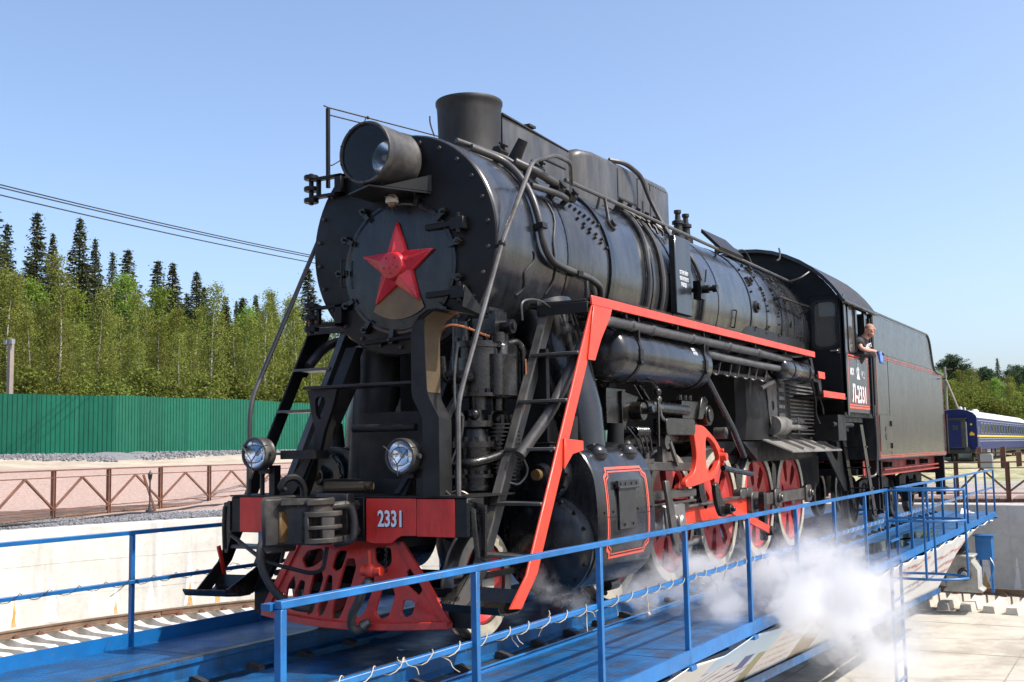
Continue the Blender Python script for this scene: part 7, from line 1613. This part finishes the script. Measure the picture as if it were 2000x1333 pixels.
# ================================================================= PERSON AT THE CAB WINDOW
def skin_obj(name, V, E, radii, mat_, parent=None, root=0, sub=2, base=Vector()):
    me = bpy.data.meshes.new(name); me.from_pydata([tuple(Vector(v)-base) for v in V], E, []); o = bpy.data.objects.new(name, me); link(o, parent)
    sk = o.modifiers.new('skin', 'SKIN'); sk.use_smooth_shade = True
    for i, r in enumerate(radii):
        d_ = me.skin_vertices[0].data[i]; d_.radius = r if isinstance(r, tuple) else (r, r); d_.use_root = (i == root)
    ss = o.modifiers.new('sub', 'SUBSURF'); ss.levels = sub; ss.render_levels = sub
    me.materials.append(MAT[mat_]); return o
PB = Vector((1.35, 12.0, 2.1))
V = [(1.2, 12.0, 2.62), (1.36, 12.0, 2.86), (1.5, 11.99, 3.1), (1.6, 11.97, 3.27), (1.66, 11.945, 3.33), (1.71, 11.925, 3.39), (1.735, 11.91, 3.45), (1.74, 11.915, 3.52),
     (1.57, 11.79, 3.23), (1.61, 11.7, 3.11), (1.7, 11.86, 3.085), (1.79, 12.04, 3.07),
     (1.5, 12.17, 3.22), (1.6, 12.26, 3.09), (1.68, 12.1, 3.065), (1.74, 11.96, 3.055),
     (1.1, 11.86, 2.6), (1.15, 11.55, 2.6), (1.15, 11.5, 2.14), (1.1, 12.14, 2.6), (1.0, 12.3, 2.58), (1.0, 12.3, 2.14)]
E_ = [(0,1),(1,2),(2,3),(3,4),(4,5),(5,6),(6,7),(3,8),(8,9),(9,10),(10,11),(3,12),(12,13),(13,14),(14,15),(0,16),(16,17),(17,18),(0,19),(19,20),(20,21)]
Rr_ = [.12, .12, .12, .07, .058, .08, .092, .055, .048, .046, .042, .03, .048, .046, .042, .03, .09, .07, .05, .09, .07, .05]
person = skin_obj('person', V, E_, Rr_, 'skin', None, 0, 2, PB); person.location = PB; BASE[person] = PB
tag(person, 'man in black T-shirt and gloves leaning out of the cab window', 'person')
shirt = skin_obj('shirt', [V[0], V[1], V[2], V[3], (1.635, 11.955, 3.315), V[8], (1.598, 11.735, 3.15), V[12], (1.575, 12.235, 3.13)], [(0,1),(1,2),(2,3),(3,4),(3,5),(5,6),(3,7),(7,8)], [.17, .175, .18, .118, .068, .09, .075, .09, .075], 'cloth_black', person, 0, 2, PB)
skin_obj('trousers', [V[0], V[16], V[17], V[18], V[19], V[20], V[21]], [(0,1),(1,2),(2,3),(0,4),(4,5),(5,6)], [.17, .105, .085, .065, .105, .085, .065], 'cloth_dark', person, 0, 2, PB)
FD = Vector((.5, -.78, -.36)).normalized(); HC = Vector((1.735, 11.905, 3.435)); FR = FD.cross(Vector((0, 0, 1))).normalized(); FU = FR.cross(FD)
def ell(c, r, d_, mt, nm):
    mb = MB().sphere((0, 0, 0), 1, 14, 10); R_ = Matrix((FR, FD, FU)).transposed(); mb.v = [c+R_@Vector((v.x*r[0], v.y*r[1], v.z*r[2])) for v in mb.v]; return mb.build(nm, mt, person)
ell(HC+FU*.012-FD*.03, (.084, .09, .082), 0, 'hair', 'hair'); ell(HC+FD*.05-FU*.075, (.056, .05, .045), 0, 'hair', 'beard')
ell(HC+FD*.098-FU*.005, (.014, .022, .026), 0, 'skin', 'nose')
for s in (-1, 1): ell(HC+FR*.083*s-FU*.01, (.012, .022, .034), 0, 'skin', 'ear'); ell(HC+FD*.082+FR*.033*s+FU*.018, (.012, .01, .006), 0, 'cloth_black', 'eye'); ell(HC+FD*.083+FR*.033*s+FU*.034, (.02, .01, .006), 0, 'hair', 'brow')
ell(HC+FD*.088-FU*.05, (.022, .012, .007), 0, 'red_dark', 'mouth')
def hand(p, d_, up_, s, nm):
    d_ = Vector(d_).normalized(); up_ = Vector(up_).normalized(); sd = d_.cross(up_).normalized(); p = Vector(p)
    V_ = [p-d_*.045, p, p+d_*.045]; E2 = [(0, 1), (1, 2)]; R2 = [.032, (.042, .024), (.04, .022)]
    for k, (off, ln) in enumerate(((-.03, .062), (-.01, .075), (.01, .072), (.03, .056))):
        i = len(V_); a = p+d_*.05+sd*off; V_ += [a, a+d_*ln*.55-up_*.008, a+d_*ln*.75-up_*.035]; E2 += [(2, i), (i, i+1), (i+1, i+2)]; R2 += [.0105, .0098, .009]
    i = len(V_); a = p-sd*.035*s; V_ += [a, a-sd*.02*s+d_*.035-up_*.01, a-sd*.01*s+d_*.065-up_*.02]; E2 += [(1, i), (i, i+1), (i+1, i+2)]; R2 += [.014, .011, .0095]
    return skin_obj(nm, V_, E2, R2, 'glove', person, 0, 1, PB)
hand((1.825, 12.11, 3.06), (.25, .95, -.15), (0, 0, 1), 1, 'glove'); hand((1.765, 11.89, 3.045), (.25, -.9, -.25), (0, 0, 1), -1, 'glove')
tx = place(text_mb('ИЕТТ', .085, .002, .002, .8), (1.672, 11.86, 3.12), Vector((.33, .9, .25)).normalized(), Vector((-.25, -.12, .95)).normalized()); tx.build('shirt_print', 'white_letter', person, smooth=0)
b = MB(); P = []
for i in range(7):
    for j in range(7):
        u, v = i/6-.5, j/6; P.append(Vector((1.84+.03*math.sin(u*7)+.03*v, 12.03+u*.16*(1-.3*v)+.02*math.sin(v*5), 3.05-.17*v+.03*math.sin(u*9+v*3))))
b.add(P, [(i*7+j, i*7+j+1, (i+1)*7+j+1, (i+1)*7+j) for i in range(6) for j in range(6)]); rag = b.build('rag', 'cloth_blue', smooth=80, split=False); tag(rag, 'crumpled blue rag held in the man\'s gloved hand', 'rag'); rag.modifiers.new('s', 'SOLIDIFY').thickness = .006

# ================================================================= STEAM
def steam(name, blobs, dens, lb, scale, seed, pad=.1):
    m, n = nodes(name+'_volume_%d' % seed)
    g = n.nodes.new('ShaderNodeNewGeometry'); pos = g.outputs['Position']
    def mth(op, a, b=None, clamp=False):
        q = n.nodes.new('ShaderNodeMath'); q.operation = op; q.use_clamp = clamp
        for i, v in enumerate((a, b)):
            if v is None: continue
            if hasattr(v, 'links'): n.links.new(v, q.inputs[i])
            else: q.inputs[i].default_value = v
        return q.outputs[0]
    nz = n.nodes.new('ShaderNodeTexNoise'); nz.inputs['Scale'].default_value = scale; nz.inputs['Detail'].default_value = 6; nz.inputs['Roughness'].default_value = .66; nz.inputs['Distortion'].default_value = .35
    mp = n.nodes.new('ShaderNodeMapping'); mp.inputs['Location'].default_value = (seed*3.1, 0, 0); n.links.new(pos, mp.inputs[0]); n.links.new(mp.outputs[0], nz.inputs['Vector'])
    jit = mth('MULTIPLY', mth('SUBTRACT', nz.outputs['Fac'], .43), 6.5); total = None
    for c, r, k in blobs:
        d_ = n.nodes.new('ShaderNodeVectorMath'); d_.operation = 'DISTANCE'; n.links.new(pos, d_.inputs[0]); d_.inputs[1].default_value = c
        f = mth('SUBTRACT', 1.0, mth('DIVIDE', d_.outputs['Value'], r), True)
        f = mth('MULTIPLY', mth('SUBTRACT', mth('MULTIPLY', f, 1.7), jit, True), mth('MULTIPLY', f, k))
        total = f if total is None else mth('ADD', total, f)
    total = mth('MULTIPLY', total, dens)
    pv = n.nodes.new('ShaderNodeVolumePrincipled'); pv.inputs['Color'].default_value = (.82, .835, .86, 1); pv.inputs['Anisotropy'].default_value = .25; n.links.new(total, pv.inputs['Density'])
    o = n.nodes.new('ShaderNodeOutputMaterial'); n.links.new(pv.outputs[0], o.inputs['Volume'])
    lo = [min(c[i]-r for c, r, k in blobs)-pad for i in range(3)]; hi = [max(c[i]+r for c, r, k in blobs)+pad for i in range(3)]
    q = MB().box(lo[0], hi[0], lo[1], hi[1], lo[2], hi[2]).build('steam', m.name, smooth=0, split=False) if m.name in MAT else None
    return tag(q, lb, 'steam', kind='stuff')
steam('steam', [((1.3, 2.75, .2), .22, 1.6), ((1.45, 3.15, .24), .32, 1.4), ((1.65, 3.55, .28), .42, 1.2), ((1.85, 3.9, .2), .48, 1.1), ((1.9, 3.7, .02), .36, .9), ((2.2, 4.1, .24), .58, 1.3), ((2.5, 4.3, .2), .62, 1.5), ((2.55, 3.8, .0), .48, 1.2), ((2.85, 4.6, .0), .66, 1.2), ((2.9, 4.2, -.25), .55, .7), ((2.8, 5.5, -.15), .8, .6), ((3.05, 5.1, -.6), .75, .35), ((3.1, 6.0, -.8), .8, .16), ((2.3, 5.2, .3), .6, .35), ((2.1, 7.0, .4), .7, .05), ((2.4, 6.2, .1), .75, .2), ((1.5, 3.6, .08), .35, 1.2), ((1.75, 4.4, .15), .42, 1.0), ((1.4, 3.0, .1), .26, 1.3), ((2.0, 3.3, .0), .4, .8)], 11, 'white cloud of steam drifting over the near railing and banner', 2.9, 1)
steam('steam', [((1.5, .85, .36), .22, .9), ((1.42, .8, .46), .2, .7), ((1.62, 1.0, .3), .2, .6)], 3.2, 'small wisp of steam below the near cylinder front', 5.0, 2)
